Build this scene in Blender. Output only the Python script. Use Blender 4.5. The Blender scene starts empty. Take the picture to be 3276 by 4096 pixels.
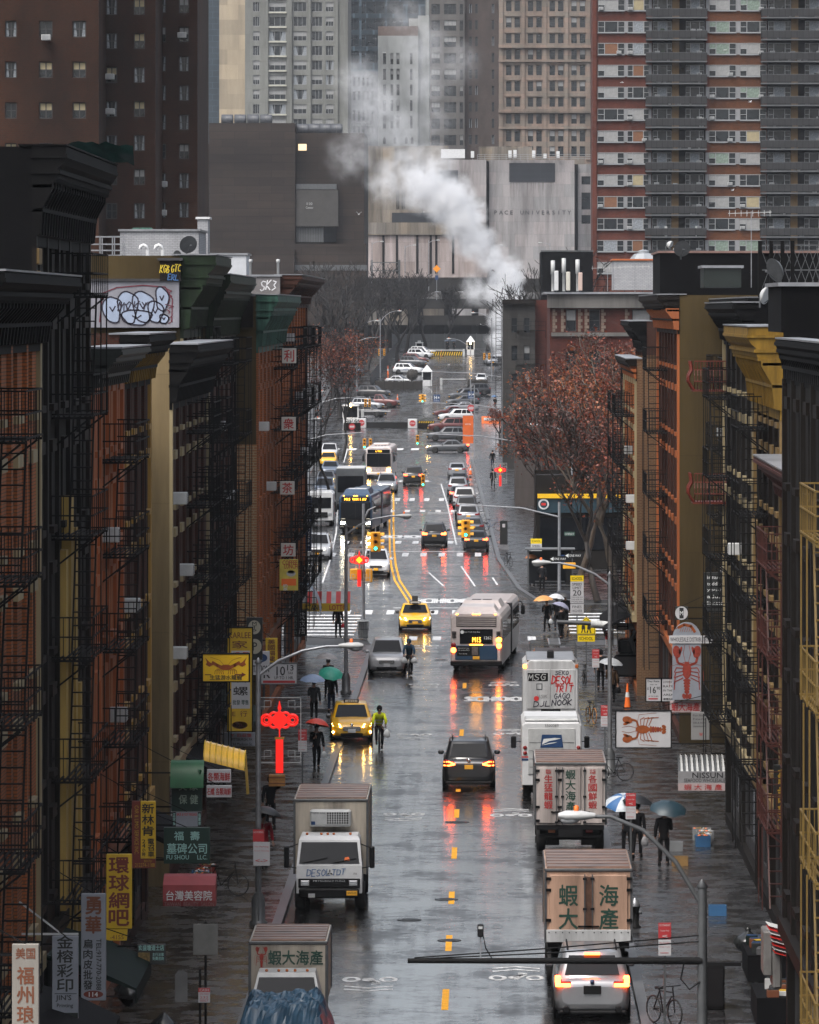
import bpy, math, random
from mathutils import Vector, Matrix
R = math.radians
SC = bpy.context.scene
COL = SC.collection
# ---------------------------------------------------------------- camera
# telephoto view down the street from a bridge deck 18 m up; level camera with lens shift
FP, CX, HY, HC = 22000.0, 1950.0, 1239.0, 18.0
cam = bpy.data.cameras.new("camera"); camo = bpy.data.objects.new("camera", cam); COL.objects.link(camo)
camo.location = (0, 0, HC); camo.rotation_euler = (R(90), 0, 0)
cam.sensor_fit = 'AUTO'; cam.sensor_width = 36.0; cam.lens = 36.0*FP/4096
cam.shift_x = -(CX-1638)/4096; cam.shift_y = -(2048-HY)/4096
cam.clip_start = 1; cam.clip_end = 9000
SC.camera = camo
# ---------------------------------------------------------------- sky, sun, exposure
SUN_EL, SUN_ROT = R(58), R(215)
W = bpy.data.worlds.new("World"); SC.world = W; W.use_nodes = True
nt = W.node_tree; bg = nt.nodes['Background']
sky = nt.nodes.new('ShaderNodeTexSky'); sky.sky_type = 'NISHITA'; sky.sun_disc = False
sky.sun_elevation = SUN_EL; sky.sun_rotation = SUN_ROT; sky.air_density = 1.0; sky.dust_density = 6.0; sky.ozone_density = 1.0
hs = nt.nodes.new('ShaderNodeHueSaturation'); hs.inputs['Saturation'].default_value = 0.45
nt.links.new(sky.outputs[0], hs.inputs['Color']); nt.links.new(hs.outputs[0], bg.inputs['Color'])
bg.inputs['Strength'].default_value = 0.125
sl = bpy.data.lights.new("sun", 'SUN'); sl.energy = 0.6; sl.angle = R(25); sl.color = (1.0, .96, .9)
so = bpy.data.objects.new("sun", sl); COL.objects.link(so)
so.rotation_euler = (R(90)-SUN_EL, 0, R(180)-SUN_ROT)
SC.view_settings.view_transform = 'Standard'; SC.view_settings.look = 'None'
SC.view_settings.exposure = 1.15; SC.view_settings.gamma = 1.0
SC.cycles.max_bounces = 6; SC.cycles.diffuse_bounces = 2; SC.cycles.glossy_bounces = 3
SC.cycles.volume_bounces = 3; SC.cycles.transmission_bounces = 2; SC.cycles.caustics_reflective = False
SC.cycles.sample_clamp_indirect = 4.0; SC.cycles.volume_max_steps = 256
# ---------------------------------------------------------------- ground height and where things stand
TK = [(-200,0),(330,0),(540,1.6),(650,2.0),(740,2.6),(800,3.4),(850,4.6),(890,5.8),(930,7.2),(1000,9.5),(1040,10.5),(4000,11)]
def T(y):
    for (a,ta),(b,tb) in zip(TK, TK[1:]):
        if y <= b: return ta+(tb-ta)*max(0,(y-a))/(b-a)
    return TK[-1][1]
def rowY(py):                       # distance of the ground seen at photo row py
    lo, hi = 60., 1300.
    for _ in range(50):
        m = (lo+hi)/2
        if HY+FP/m*(HC-T(m)) > py: lo = m
        else: hi = m
    return lo
def G(px, py):
    y = rowY(py); return ((px-CX)*y/FP, y, T(y))
def AX(px, y): return (px-CX)*y/FP
def AZ(py, y): return HC-(py-HY)*y/FP
# ---------------------------------------------------------------- materials
MC = {}
def nodes_of(name):
    m = bpy.data.materials.new(name); m.use_nodes = True
    return m, m.node_tree, m.node_tree.nodes['Principled BSDF']
def N(t, kind, **kw):
    n = t.nodes.new(kind)
    for k, v in kw.items():
        if k in n.inputs: n.inputs[k].default_value = v
        else: setattr(n, k, v)
    return n
def mat(name, c, rough=.5, metal=0, var=.25, scale=1.5, bump=0, coat=0, spec=.5, streak=False):
    if name in MC: return MC[name]
    m, t, p = nodes_of(name)
    p.inputs['Roughness'].default_value = rough; p.inputs['Metallic'].default_value = metal
    p.inputs['Coat Weight'].default_value = coat; p.inputs['Coat Roughness'].default_value = .08
    p.inputs['Specular IOR Level'].default_value = spec
    if var:
        tc = N(t, 'ShaderNodeTexCoord'); no = N(t, 'ShaderNodeTexNoise', Scale=scale, Detail=6.0, Roughness=.65)
        src = tc.outputs['Object']
        if streak:
            mp = N(t, 'ShaderNodeMapping'); mp.inputs['Scale'].default_value = (1,1,.12); t.links.new(src, mp.inputs[0]); src = mp.outputs[0]
        t.links.new(src, no.inputs['Vector'])
        mr = N(t, 'ShaderNodeMapRange'); mr.inputs[1].default_value = .3; mr.inputs[2].default_value = .7
        mr.inputs[3].default_value = 1-var; mr.inputs[4].default_value = 1+var*.5
        t.links.new(no.outputs['Fac'], mr.inputs[0])
        mx = N(t, 'ShaderNodeVectorMath', operation='SCALE'); mx.inputs[0].default_value = c[:3]
        t.links.new(mr.outputs[0], mx.inputs['Scale']); t.links.new(mx.outputs[0], p.inputs['Base Color'])
        if bump:
            b = N(t, 'ShaderNodeBump', Strength=bump, Distance=.02); t.links.new(no.outputs['Fac'], b.inputs['Height']); t.links.new(b.outputs[0], p.inputs['Normal'])
    else: p.inputs['Base Color'].default_value = (*c[:3], 1)
    MC[name] = m; return m
def emat(name, c, s, base=None):
    if name in MC: return MC[name]
    m, t, p = nodes_of(name)
    p.inputs['Base Color'].default_value = (*(base or c), 1); p.inputs['Emission Color'].default_value = (*c, 1)
    p.inputs['Emission Strength'].default_value = s; p.inputs['Roughness'].default_value = .3
    MC[name] = m; return m
def brick(name, c1, c2, mortar, w=.22, h=.075, rough=.7, stain=.5, msize=.012, sscale=.25):
    if name in MC: return MC[name]
    m, t, p = nodes_of(name); p.inputs['Roughness'].default_value = rough; p.inputs['Specular IOR Level'].default_value = .2
    g = N(t, 'ShaderNodeNewGeometry'); sx = N(t, 'ShaderNodeSeparateXYZ'); t.links.new(g.outputs['Position'], sx.inputs[0])
    ad = N(t, 'ShaderNodeMath', operation='ADD'); t.links.new(sx.outputs[0], ad.inputs[0]); t.links.new(sx.outputs[1], ad.inputs[1])
    cb = N(t, 'ShaderNodeCombineXYZ'); t.links.new(ad.outputs[0], cb.inputs[0]); t.links.new(sx.outputs[2], cb.inputs[1])
    b = N(t, 'ShaderNodeTexBrick', Scale=1.0); b.inputs['Color1'].default_value = (*c1,1); b.inputs['Color2'].default_value = (*c2,1)
    b.inputs['Mortar'].default_value = (*mortar,1); b.inputs['Mortar Size'].default_value = msize
    b.inputs['Brick Width'].default_value = w; b.inputs['Row Height'].default_value = h
    t.links.new(cb.outputs[0], b.inputs['Vector'])
    no = N(t, 'ShaderNodeTexNoise', Scale=sscale, Detail=8.0, Roughness=.7)
    mp = N(t, 'ShaderNodeMapping'); mp.inputs['Scale'].default_value = (1,1,.45); t.links.new(g.outputs['Position'], mp.inputs[0]); t.links.new(mp.outputs[0], no.inputs['Vector'])
    mr = N(t, 'ShaderNodeMapRange'); mr.inputs[1].default_value = .35; mr.inputs[2].default_value = .62; mr.inputs[3].default_value = 1-stain; mr.inputs[4].default_value = 1.15
    t.links.new(no.outputs['Fac'], mr.inputs[0])
    mx = N(t, 'ShaderNodeVectorMath', operation='SCALE'); t.links.new(b.outputs['Color'], mx.inputs[0]); t.links.new(mr.outputs[0], mx.inputs['Scale'])
    t.links.new(mx.outputs[0], p.inputs['Base Color'])
    MC[name] = m; return m
def stone(name, c, w=2.2, h=1.1, rough=.8, stain=.3, seam=.75, vs=.12, tint=None, msize=.02):
    """large stone or concrete panels with vertical weather stains"""
    if name in MC: return MC[name]
    m = brick(name, c, tuple(x*.9 for x in c), tuple(x*seam for x in c), w, h, rough, stain, msize, .35)
    t = m.node_tree
    for n in t.nodes:
        if n.type == 'MAPPING': n.inputs['Scale'].default_value = (1,1,vs)
        if n.type == 'TEX_BRICK' and tint: n.inputs['Color2'].default_value = (*tint,1)
    return m
BLACKM = mat('black_iron', (.006,.006,.0065), .7, 0, .3, 6, spec=.15)
BLACK = mat('black_paint', (.006,.006,.0065), .6, 0, 0, spec=.2)
RUBBER = mat('rubber', (.012,.012,.012), .7, 0, 0)
STEEL = mat('galvanised_steel', (.30,.31,.33), .4, .6, .3, 4)
DSTEEL = mat('grey_paint', (.09,.095,.10), .4, .2, .3, 4)
CHROME = mat('chrome', (.6,.6,.62), .15, 1, 0)
WHITE = mat('white_paint', (.60,.61,.62), .4, 0, .12, 2)
OFFW = mat('off_white_paint', (.45,.46,.46), .45, 0, .25, 2)
DIRTW = mat('weathered_white', (.5,.51,.52), .5, 0, .55, 1.2, streak=True)
GLASS = mat('dark_glass', (.006,.007,.009), .08, 0, 0, spec=.3)
CARGL = mat('car_glass', (.006,.007,.009), .06, 0, 0, spec=.22)
YEL = mat('signal_yellow', (.80,.38,.02), .45, 0, .2, 5)
RED = mat('red_paint', (.55,.03,.025), .4, 0, .1)
ORANGE = mat('orange_plastic', (.85,.16,.02), .45, 0, .1)
BLUE = mat('blue_paint', (.012,.045,.13), .4, 0, .15)
PLATE = mat('plate_yellow', (.85,.42,.03), .5, 0, .1)
ROADW = mat('road_white', (.66,.67,.68), .7, 0, .75, 4, spec=.2)
ROADY = mat('road_yellow', (.85,.40,.03), .7, 0, .3, 3, spec=.2)
# ---------------------------------------------------------------- mesh builder
TMP = bpy.data.scenes.new('scratch')
def evaluated_mesh(o):            # bake text or skin modifiers in a scratch scene, so that the big scene is not re-evaluated
    TMP.collection.objects.link(o); TMP.view_layers[0].update()
    me = bpy.data.meshes.new_from_object(o.evaluated_get(TMP.view_layers[0].depsgraph))
    TMP.collection.objects.unlink(o); return me
TXT = {}
def text_mesh(s, bold):
    if (s, bold) not in TXT:
        c = bpy.data.curves.new("t", "FONT"); c.body = s; c.resolution_u = 2; c.offset = bold; c.align_x = 'LEFT'
        o = bpy.data.objects.new("t", c); me = evaluated_mesh(o)
        v = [(q.co.x, q.co.y) for q in me.vertices]; f = [tuple(p.vertices) for p in me.polygons]
        bpy.data.objects.remove(o); bpy.data.curves.remove(c); bpy.data.meshes.remove(me)
        if v:
            xs = [a for a,_ in v]; ys = [b for _,b in v]; x0,x1,y0,y1 = min(xs),max(xs),min(ys),max(ys)
            v = [((a-x0)/(x1-x0+1e-9)-.5, (b-y0)/(y1-y0+1e-9)-.5) for a,b in v]; asp = (x1-x0)/(y1-y0+1e-9)
        else: asp = 1
        TXT[(s,bold)] = (v, f, asp)
    return TXT[(s,bold)]
class MB:
    def __init__(s, M=None): s.V=[]; s.F=[]; s.I=[]; s.S=[]; s.mats=[]; s.M=M
    def add(s, vs, fs, m, smooth=False):
        if m not in s.mats: s.mats.append(m)
        i = s.mats.index(m); o = len(s.V)
        s.V += [tuple(s.M @ Vector(v)) for v in vs] if s.M else [tuple(v) for v in vs]
        s.F += [tuple(o+j for j in f) for f in fs]; s.I += [i]*len(fs); s.S += [smooth]*len(fs)
        return s
    def box(s, x0,x1,y0,y1,z0,z1, m, c=0):
        if c <= 0:
            v = [(x,y,z) for z in (z0,z1) for y in (y0,y1) for x in (x0,x1)]
            return s.add(v, [(0,2,3,1),(4,5,7,6),(0,1,5,4),(2,6,7,3),(0,4,6,2),(1,3,7,5)], m)
        c = min(c, (x1-x0)*.45, (y1-y0)*.45, (z1-z0)*.45)
        v=[]; ix={}
        for i,x in enumerate((x0,x1)):
            for j,y in enumerate((y0,y1)):
                for k,z in enumerate((z0,z1)):
                    dx=c*(1-2*i); dy=c*(1-2*j); dz=c*(1-2*k)
                    for a,q in enumerate(((x,y+dy,z+dz),(x+dx,y,z+dz),(x+dx,y+dy,z))):
                        ix[i,j,k,a]=len(v); v.append(q)
        f=[]
        for i in (0,1):
            f.append([ix[i,0,0,0],ix[i,1,0,0],ix[i,1,1,0],ix[i,0,1,0]])
            f.append([ix[0,i,0,1],ix[1,i,0,1],ix[1,i,1,1],ix[0,i,1,1]])
            f.append([ix[0,0,i,2],ix[1,0,i,2],ix[1,1,i,2],ix[0,1,i,2]])
            for j in (0,1):
                f.append([ix[i,j,0,0],ix[i,j,1,0],ix[i,j,1,1],ix[i,j,0,1]])
                f.append([ix[i,0,j,0],ix[i,1,j,0],ix[i,1,j,2],ix[i,0,j,2]])
                f.append([ix[0,i,j,1],ix[1,i,j,1],ix[1,i,j,2],ix[0,i,j,2]])
                for k in (0,1): f.append([ix[i,j,k,0],ix[i,j,k,1],ix[i,j,k,2]])
        return s.add(v, f, m)
    def quad(s, a,b,c,d, m): return s.add([a,b,c,d], [(0,1,2,3)], m)
    def poly(s, pts, m): return s.add(pts, [tuple(range(len(pts)))], m)
    def rings(s, rs, m, smooth=True, cap=True, closed=True):
        n=len(rs[0]); v=[p for r in rs for p in r]; f=[]
        for i in range(len(rs)-1):
            for j in range(n if closed else n-1):
                k=(j+1)%n; f.append((i*n+j, i*n+k, (i+1)*n+k, (i+1)*n+j))
        s.add(v, f, m, smooth)
        if cap: s.poly(rs[0], m); s.poly(rs[-1], m)
        return s
    def tube(s, pts, r, m, n=6, cap=True, smooth=True):
        P=[Vector(p) for p in pts]; rs=[]
        up=Vector((0,0,1))
        for i,p in enumerate(P):
            d=(P[min(i+1,len(P)-1)]-P[max(i-1,0)]).normalized()
            a=d.cross(up if abs(d.z)<.95 else Vector((0,1,0))).normalized(); b=d.cross(a)
            q=r[i] if isinstance(r,(list,tuple)) else r
            rs.append([tuple(p+a*q*math.cos(2*math.pi*(k+.5)/n)+b*q*math.sin(2*math.pi*(k+.5)/n)) for k in range(n)])
        return s.rings(rs, m, smooth and n>4, cap)
    def bar(s, a, b, r, m): return s.tube([a,b], r, m, 4, True, False)
    def lathe(s, prof, m, n=12, o=(0,0,0), axis='z', smooth=True):
        rs=[]
        for r,h in prof:
            ring=[]
            for k in range(n):
                c,q=r*math.cos(2*math.pi*k/n), r*math.sin(2*math.pi*k/n)
                p={'z':(c,q,h),'x':(h,c,q),'y':(c,h,q)}[axis]
                ring.append((o[0]+p[0],o[1]+p[1],o[2]+p[2]))
            rs.append(ring)
        return s.rings(rs, m, smooth)
    def prism(s, pts, axis, a, b, m):
        f={'x':lambda p,t:(t,p[0],p[1]),'y':lambda p,t:(p[0],t,p[1]),'z':lambda p,t:(p[0],p[1],t)}[axis]
        return s.rings([[f(p,a) for p in pts],[f(p,b) for p in pts]], m, False)
    def sphere(s, c, r, m, n=10, k=6, sz=(1,1,1)):
        rs=[]
        for i in range(k+1):
            a=math.pi*min(max(i/k,.02),.98); rs.append([(c[0]+r*sz[0]*math.sin(a)*math.cos(2*math.pi*j/n), c[1]+r*sz[1]*math.sin(a)*math.sin(2*math.pi*j/n), c[2]+r*sz[2]*math.cos(a)) for j in range(n)])
        return s.rings(rs, m)
    def torus(s, c, R1, r, m, axis='x', n=16, k=6):
        P=[]
        for i in range(n+1):
            a=2*math.pi*i/n; u,v=R1*math.cos(a),R1*math.sin(a)
            P.append({'x':(c[0],c[1]+u,c[2]+v),'y':(c[0]+u,c[1],c[2]+v),'z':(c[0]+u,c[1]+v,c[2])}[axis])
        return s.tube(P, r, m, k, False)
    def text(s, t, o, h, m, w=None, u=(1,0,0), v=(0,0,1), bold=.0):
        vs, fs, asp = text_mesh(t, 0)          # heavier weight: shifted copies, each a hair in front of the last
        if not vs: return s
        w = w or h*asp; u=Vector(u); v=Vector(v); o=Vector(o); n=u.cross(v); k=bold*h
        for i,(a_,b_) in enumerate(((0,0),(k,0),(-k,0),(0,k),(0,-k)) if bold else ((0,0),)):
            s.add([o+u*(a*w+a_)+v*(b*h+b_)+n*(.0006*i) for a,b in vs], fs, m)
        return s
    def vtext(s, t, o, w, h, m, u=(1,0,0), v=(0,0,1), bold=.02, fill=.88):   # characters one above the other
        n=len(t)
        for i,ch in enumerate(t):
            c=Vector(o)+Vector(v)*(h*(.5-(i+.5)/n)); s.text(ch, c, h/n*fill, m, w, u, v, bold)
        return s
    def grid(s, P, us, vs, holes, d, m, rm):
        """flat wall with real openings; P(u,v,depth) gives the point; reveals go d deep"""
        us=sorted(set(round(x,4) for x in us)); vs=sorted(set(round(x,4) for x in vs)); H=set()
        for (a,b,c,e) in holes:
            for i in range(len(us)-1):
                if us[i]>=a-1e-3 and us[i+1]<=b+1e-3:
                    for j in range(len(vs)-1):
                        if vs[j]>=c-1e-3 and vs[j+1]<=e+1e-3: H.add((i,j))
        idx={(i,j):i*len(vs)+j for i in range(len(us)) for j in range(len(vs))}
        s.add([P(u,v,0) for u in us for v in vs], [(idx[i,j],idx[i+1,j],idx[i+1,j+1],idx[i,j+1]) for i in range(len(us)-1) for j in range(len(vs)-1) if (i,j) not in H], m)
        for (a,b,c,e) in holes:
            q=[(a,c),(b,c),(b,e),(a,e)]
            for k in range(4):
                p0,p1=q[k],q[(k+1)%4]; s.quad(P(*p0,0),P(*p1,0),P(*p1,d),P(*p0,d), rm)
            s.quad(P(a,c,d+.02),P(b,c,d+.02),P(b,e,d+.02),P(a,e,d+.02), BLACK)
        return s
    def mesh(s, name):
        me=bpy.data.meshes.new(name); me.from_pydata(s.V, [], s.F)
        for m in s.mats: me.materials.append(m)
        me.polygons.foreach_set('material_index', s.I); me.polygons.foreach_set('use_smooth', s.S); me.update()
        return me
    def build(s, name, parent=None, loc=(0,0,0), rz=0): return put(name, s.mesh(name), parent, loc, rz)
def put(name, me, parent=None, loc=(0,0,0), rz=0):
    o=bpy.data.objects.new(name, me); COL.objects.link(o); o.location=loc; o.rotation_euler=(0,0,rz)
    if parent: o.parent=parent
    return o
def tag(o, label, cat, group=None):
    o['label']=label; o['category']=cat
    if group: o['group']=group
    return o
def thing(name, label, cat, loc=(0,0,0), rz=0, group=None): return tag(put(name, None, None, loc, rz), label, cat, group)
def struct(o, kind='structure'): o['kind']=kind; return o
KIDS={}
def kids(o): return [c for c in COL.objects if c.parent==o]
def copy_tree(o, loc, rz, label=None, parent=None):
    c=o.copy(); COL.objects.link(c)
    if parent: c.parent=parent
    else:
        c.location=loc; c.rotation_euler=(0,0,rz)
        if label: c['label']=label
    for k in kids(o): copy_tree(k, None, None, None, c)
    return c
# ================================================================ SETTING: ground, road, pavements, markings
def road_mat():
    """wet asphalt: a film of water in shallow puddles and wheel tracks, rough dark stone between"""
    m,t,p=nodes_of('wet_asphalt'); g=N(t,'ShaderNodeNewGeometry')
    def noise(sc,det,rough,mapscale=None):
        n=N(t,'ShaderNodeTexNoise',Scale=sc,Detail=det,Roughness=rough)
        if mapscale: mp=N(t,'ShaderNodeMapping'); mp.inputs['Scale'].default_value=mapscale; t.links.new(g.outputs['Position'],mp.inputs[0]); t.links.new(mp.outputs[0],n.inputs['Vector'])
        else: t.links.new(g.outputs['Position'],n.inputs['Vector'])
        return n.outputs['Fac']
    def rng(src,a,b,c,d):
        r=N(t,'ShaderNodeMapRange'); r.inputs[1].default_value=a; r.inputs[2].default_value=b; r.inputs[3].default_value=c; r.inputs[4].default_value=d; t.links.new(src,r.inputs[0]); return r.outputs[0]
    def mth(op,a,b):
        q=N(t,'ShaderNodeMath',operation=op); t.links.new(a,q.inputs[0])
        if isinstance(b,float): q.inputs[1].default_value=b
        else: t.links.new(b,q.inputs[1])
        return q.outputs[0]
    big=noise(.28,7.0,.68); track=noise(1.1,3.0,.6,(1,.025,1)); fine=noise(2.4,6.0,.72); grit=noise(11.0,3.0,.6)
    mix=mth('ADD',mth('ADD',mth('MULTIPLY',big,.5),mth('MULTIPLY',track,.25)),mth('MULTIPLY',fine,.25))
    wet=rng(mix,.41,.54,0.0,1.0)
    t.links.new(rng(wet,0,1,.42,.13),p.inputs['Roughness']); t.links.new(rng(wet,0,1,.12,.85),p.inputs['Coat Weight']); t.links.new(rng(fine,.3,.7,.05,.2),p.inputs['Coat Roughness'])
    t.links.new(rng(wet,0,1,.35,.5),p.inputs['Specular IOR Level'])
    c=rng(mix,.4,.6,.020,.006); cb=N(t,'ShaderNodeCombineXYZ')
    for i in range(3): t.links.new(c,cb.inputs[i])
    t.links.new(cb.outputs[0],p.inputs['Base Color'])
    b1=N(t,'ShaderNodeBump',Strength=.20,Distance=.015); t.links.new(fine,b1.inputs['Height'])
    b2=N(t,'ShaderNodeBump',Strength=.14,Distance=.006); t.links.new(grit,b2.inputs['Height']); t.links.new(b1.outputs[0],b2.inputs['Normal'])
    t.links.new(b2.outputs[0],p.inputs['Normal']); t.links.new(b1.outputs[0],p.inputs['Coat Normal'])
    return m
ASPH=road_mat()
def pave_mat(name,c,slab,seam=.35):
    m,t,p=nodes_of(name); g=N(t,'ShaderNodeNewGeometry')
    b=N(t,'ShaderNodeTexBrick',Scale=1.0); b.inputs['Color1'].default_value=(*c,1); b.inputs['Color2'].default_value=(*[x*.75 for x in c],1); b.inputs['Mortar'].default_value=(*[x*seam for x in c],1)
    b.inputs['Mortar Size'].default_value=.02; b.inputs['Brick Width'].default_value=slab; b.inputs['Row Height'].default_value=slab; b.offset=0
    t.links.new(g.outputs['Position'],b.inputs['Vector'])
    n1=N(t,'ShaderNodeTexNoise',Scale=.9,Detail=7.0,Roughness=.7); t.links.new(g.outputs['Position'],n1.inputs['Vector'])
    mr=N(t,'ShaderNodeMapRange'); mr.inputs[1].default_value=.35; mr.inputs[2].default_value=.65; mr.inputs[3].default_value=.09; mr.inputs[4].default_value=.42
    t.links.new(n1.outputs['Fac'],mr.inputs[0]); t.links.new(mr.outputs[0],p.inputs['Roughness'])
    m2=N(t,'ShaderNodeMapRange'); m2.inputs[1].default_value=.35; m2.inputs[2].default_value=.65; m2.inputs[3].default_value=.45; m2.inputs[4].default_value=1.2
    t.links.new(n1.outputs['Fac'],m2.inputs[0])
    mx=N(t,'ShaderNodeVectorMath',operation='SCALE'); t.links.new(b.outputs['Color'],mx.inputs[0]); t.links.new(m2.outputs[0],mx.inputs['Scale']); t.links.new(mx.outputs[0],p.inputs['Base Color'])
    bp=N(t,'ShaderNodeBump',Strength=.12,Distance=.01); t.links.new(n1.outputs['Fac'],bp.inputs['Height']); t.links.new(bp.outputs[0],p.inputs['Normal'])
    return m
PAVE=pave_mat('wet_pavement',(.038,.038,.040),1.5); PAVEB=pave_mat('wet_brown_pavement',(.042,.032,.022),1.5); PAVER=pave_mat('wet_brick_pavement',(.07,.024,.02),.6)
KERB=mat('kerb_stone',(.085,.085,.088),.35,0,.4,2)
EARTH=mat('wet_ground',(.05,.05,.05),.6,0,.4,.2)
m=MB()
ys=sorted(set([-200,60]+[k for k,_ in TK if k>0]))
XS=[-3500,-60,-30,60,3500]
m.add([(x,y,T(y)-.03) for y in ys for x in XS],[(i*5+j,i*5+j+1,(i+1)*5+j+1,(i+1)*5+j) for i in range(len(ys)-1) for j in range(4)],EARTH)
struct(m.build('ground'))
LC=[(60,-6),(292,-6),(300,-6.6),(318,-30),(336,-30),(352,-11.5),(385,-13.5),(540,-17.5),(585,-18.3),(600,-45),(690,-45),(705,-24),(1040,-26)]
RC=[(60,3.85),(292,3.85),(300,4.6),(310,30),(330,30),(336,3.1),(350,1.9),(386,.65),(590,-1.8),(600,30),(690,30),(700,3),(1040,4)]
def edge(tab,y):
    for (a,xa),(b,xb) in zip(tab,tab[1:]):
        if a<=y<=b: return xa+(xb-xa)*(y-a)/(b-a)
m=MB(); YS=sorted(set([a for a,_ in LC]+[a for a,_ in RC]+[k for k,_ in TK if 60<k<=1040])); vv=[]
for y in YS: vv+=[(edge(LC,y),y,T(y)),(edge(RC,y),y,T(y))]
m.add(vv,[(2*i,2*i+1,2*i+3,2*i+2) for i in range(len(YS)-1)],ASPH); struct(m.build('road'))
def pavement(name,inner,outer,ys,pm,h=.14):
    m=MB(); n=len(ys); I=[edge(inner,y) if isinstance(inner,list) else inner for y in ys]; O=[edge(outer,y) if isinstance(outer,list) else outer for y in ys]
    k=[.28*(1 if O[i]>I[i] else -1) for i in range(n)]
    v=[];
    for i,y in enumerate(ys): z=T(y); v+=[(I[i],y,z-.1),(I[i],y,z+h),(I[i]+k[i],y,z+h),(I[i]+k[i],y,z+h-.004),(O[i],y,z+h)]
    m.add(v,[(5*i+j,5*i+j+1,5*i+j+6,5*i+j+5) for i in range(n-1) for j in (0,1)],KERB)
    m.add(v,[(5*i+3,5*i+4,5*i+9,5*i+8) for i in range(n-1)],pm)
    for i in (0,n-1): m.quad(v[5*i],v[5*i+1],v[5*i+4],(O[i],ys[i],T(ys[i])-.1),KERB)
    return struct(m.build(name))
pavement('pavement',-6,-14,[60,222],PAVEB); pavement('pavement',-6,-14,[222.01,246],PAVEB,.03); pavement('pavement',-6,-14,[246.01,293],PAVE)
pavement('pavement',3.85,14,[60,293],PAVE)
RC2=[(336,3.1),(350,1.9),(386,.65),(540,-1.2),(592,-1.8)]
pavement('pavement',RC2,40,[337,350,386,450,540,592],PAVE)
m=MB(); m.quad((6,337.5,T(337.5)+.146),(16,337.5,T(337.5)+.146),(16,366,T(366)+.146),(6,366,T(366)+.146),PAVER); struct(m.build('pavement'))
LC2=[(352,-11.5),(385,-13.5),(540,-17.5),(585,-18.3)]
pavement('pavement',LC2,-45,[353,385,450,540,585],PAVE)
# ---------------------------------------------------------------- road markings (thin painted sheets)
def sheet(m,pts,mt,dz=.004): m.poly([(x,y,T(y)+dz) for x,y in pts],mt)
def rect(m,x0,x1,y0,y1,mt,dz=.004): sheet(m,[(x0,y0),(x1,y0),(x1,y1),(x0,y1)],mt,dz)
m=MB()
for a,b in ((3957,4040),(3741,3804),(3567,3616),(3390,3435),(3237,3271),(3155,3167),(2918,2944),(2732,2753),(2640,2652)):
    rect(m,-1.19,-1.01,rowY(b),rowY(a),ROADY)
struct(m.build('centre_line'))
m=MB()
cur=[G(1668,2445),G(1640,2400),G(1615,2362),G(1588,2320),G(1574,2262),G(1568,2200),G(1566,2100),G(1567,2000),G(1563,1910)]
for dx in (-.16,.16):
    for a,b in zip(cur,cur[1:]): sheet(m,[(a[0]+dx-.07,a[1]),(a[0]+dx+.07,a[1]),(b[0]+dx+.07,b[1]),(b[0]+dx-.07,b[1])],ROADY)
struct(m.build('double_centre_line'))
def crosswalk(y0,y1,x0,x1,bw=.45,gap=.85):
    m=MB(); x=x0
    while x+bw<=x1: rect(m,x,x+bw,y0,y1,ROADW); x+=bw+gap
    struct(m.build('crosswalk'))
crosswalk(299.5,303,-5.6,3.6); crosswalk(325,329.5,-8.6,1.5); crosswalk(391,396,-12.6,.3); crosswalk(409,413,-13.4,0)
crosswalk(484,490,-16,-1); crosswalk(462,466,-14.8,-.6); crosswalk(630,637,-16,-2.4,.9,.9)
m=MB()
for i in range(7): rect(m,4.6+i*.0,11,306+i*3.2,307.2+i*3.2,ROADW)
for i in range(7): rect(m,-13,-7.4,304+i*3.2,305.2+i*3.2,ROADW)
struct(m.build('crosswalk'))
m=MB()                                                          # lane and stop lines
for a,b in (((1970,2310),(1990,2340)),((1826,2180),(1790,2020)),((1790,2020),(1764,1935)),((1345,2130),(1322,2235)),((1322,2235),(1290,2330)),((1390,1795),(1375,1850)),((1352,2000),(1345,2130)),((1845,2265),(1900,2345)),((1715,2290),(1775,2345))):
    a=G(*a); b=G(*b); sheet(m,[(a[0]-.06,a[1]),(a[0]+.06,a[1]),(b[0]+.06,b[1]),(b[0]-.06,b[1])],ROADW)
rect(m,-5.7,-1.4,331.5,332,ROADW); rect(m,-8.5,-1.5,397.6,398.2,ROADW); rect(m,-5,2.8,460,460.7,ROADW); rect(m,-8,-2,416,416.5,ROADW)
struct(m.build('lane_line'))
for (px,py,w,h) in ((1993,2797,3.0,3.0),(1790,2404,4.2,4.4),(1640,2147,4.2,4.0),(1650,1925,3.4,4)):
    x,y,z=G(px,py); m=MB(); m.text('SCHOOL',(x,y,z+.012),h,ROADW,w,(1,0,0),Vector((0,1,T(y+1)-T(y))),.03); struct(m.build('road_word'))
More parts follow.
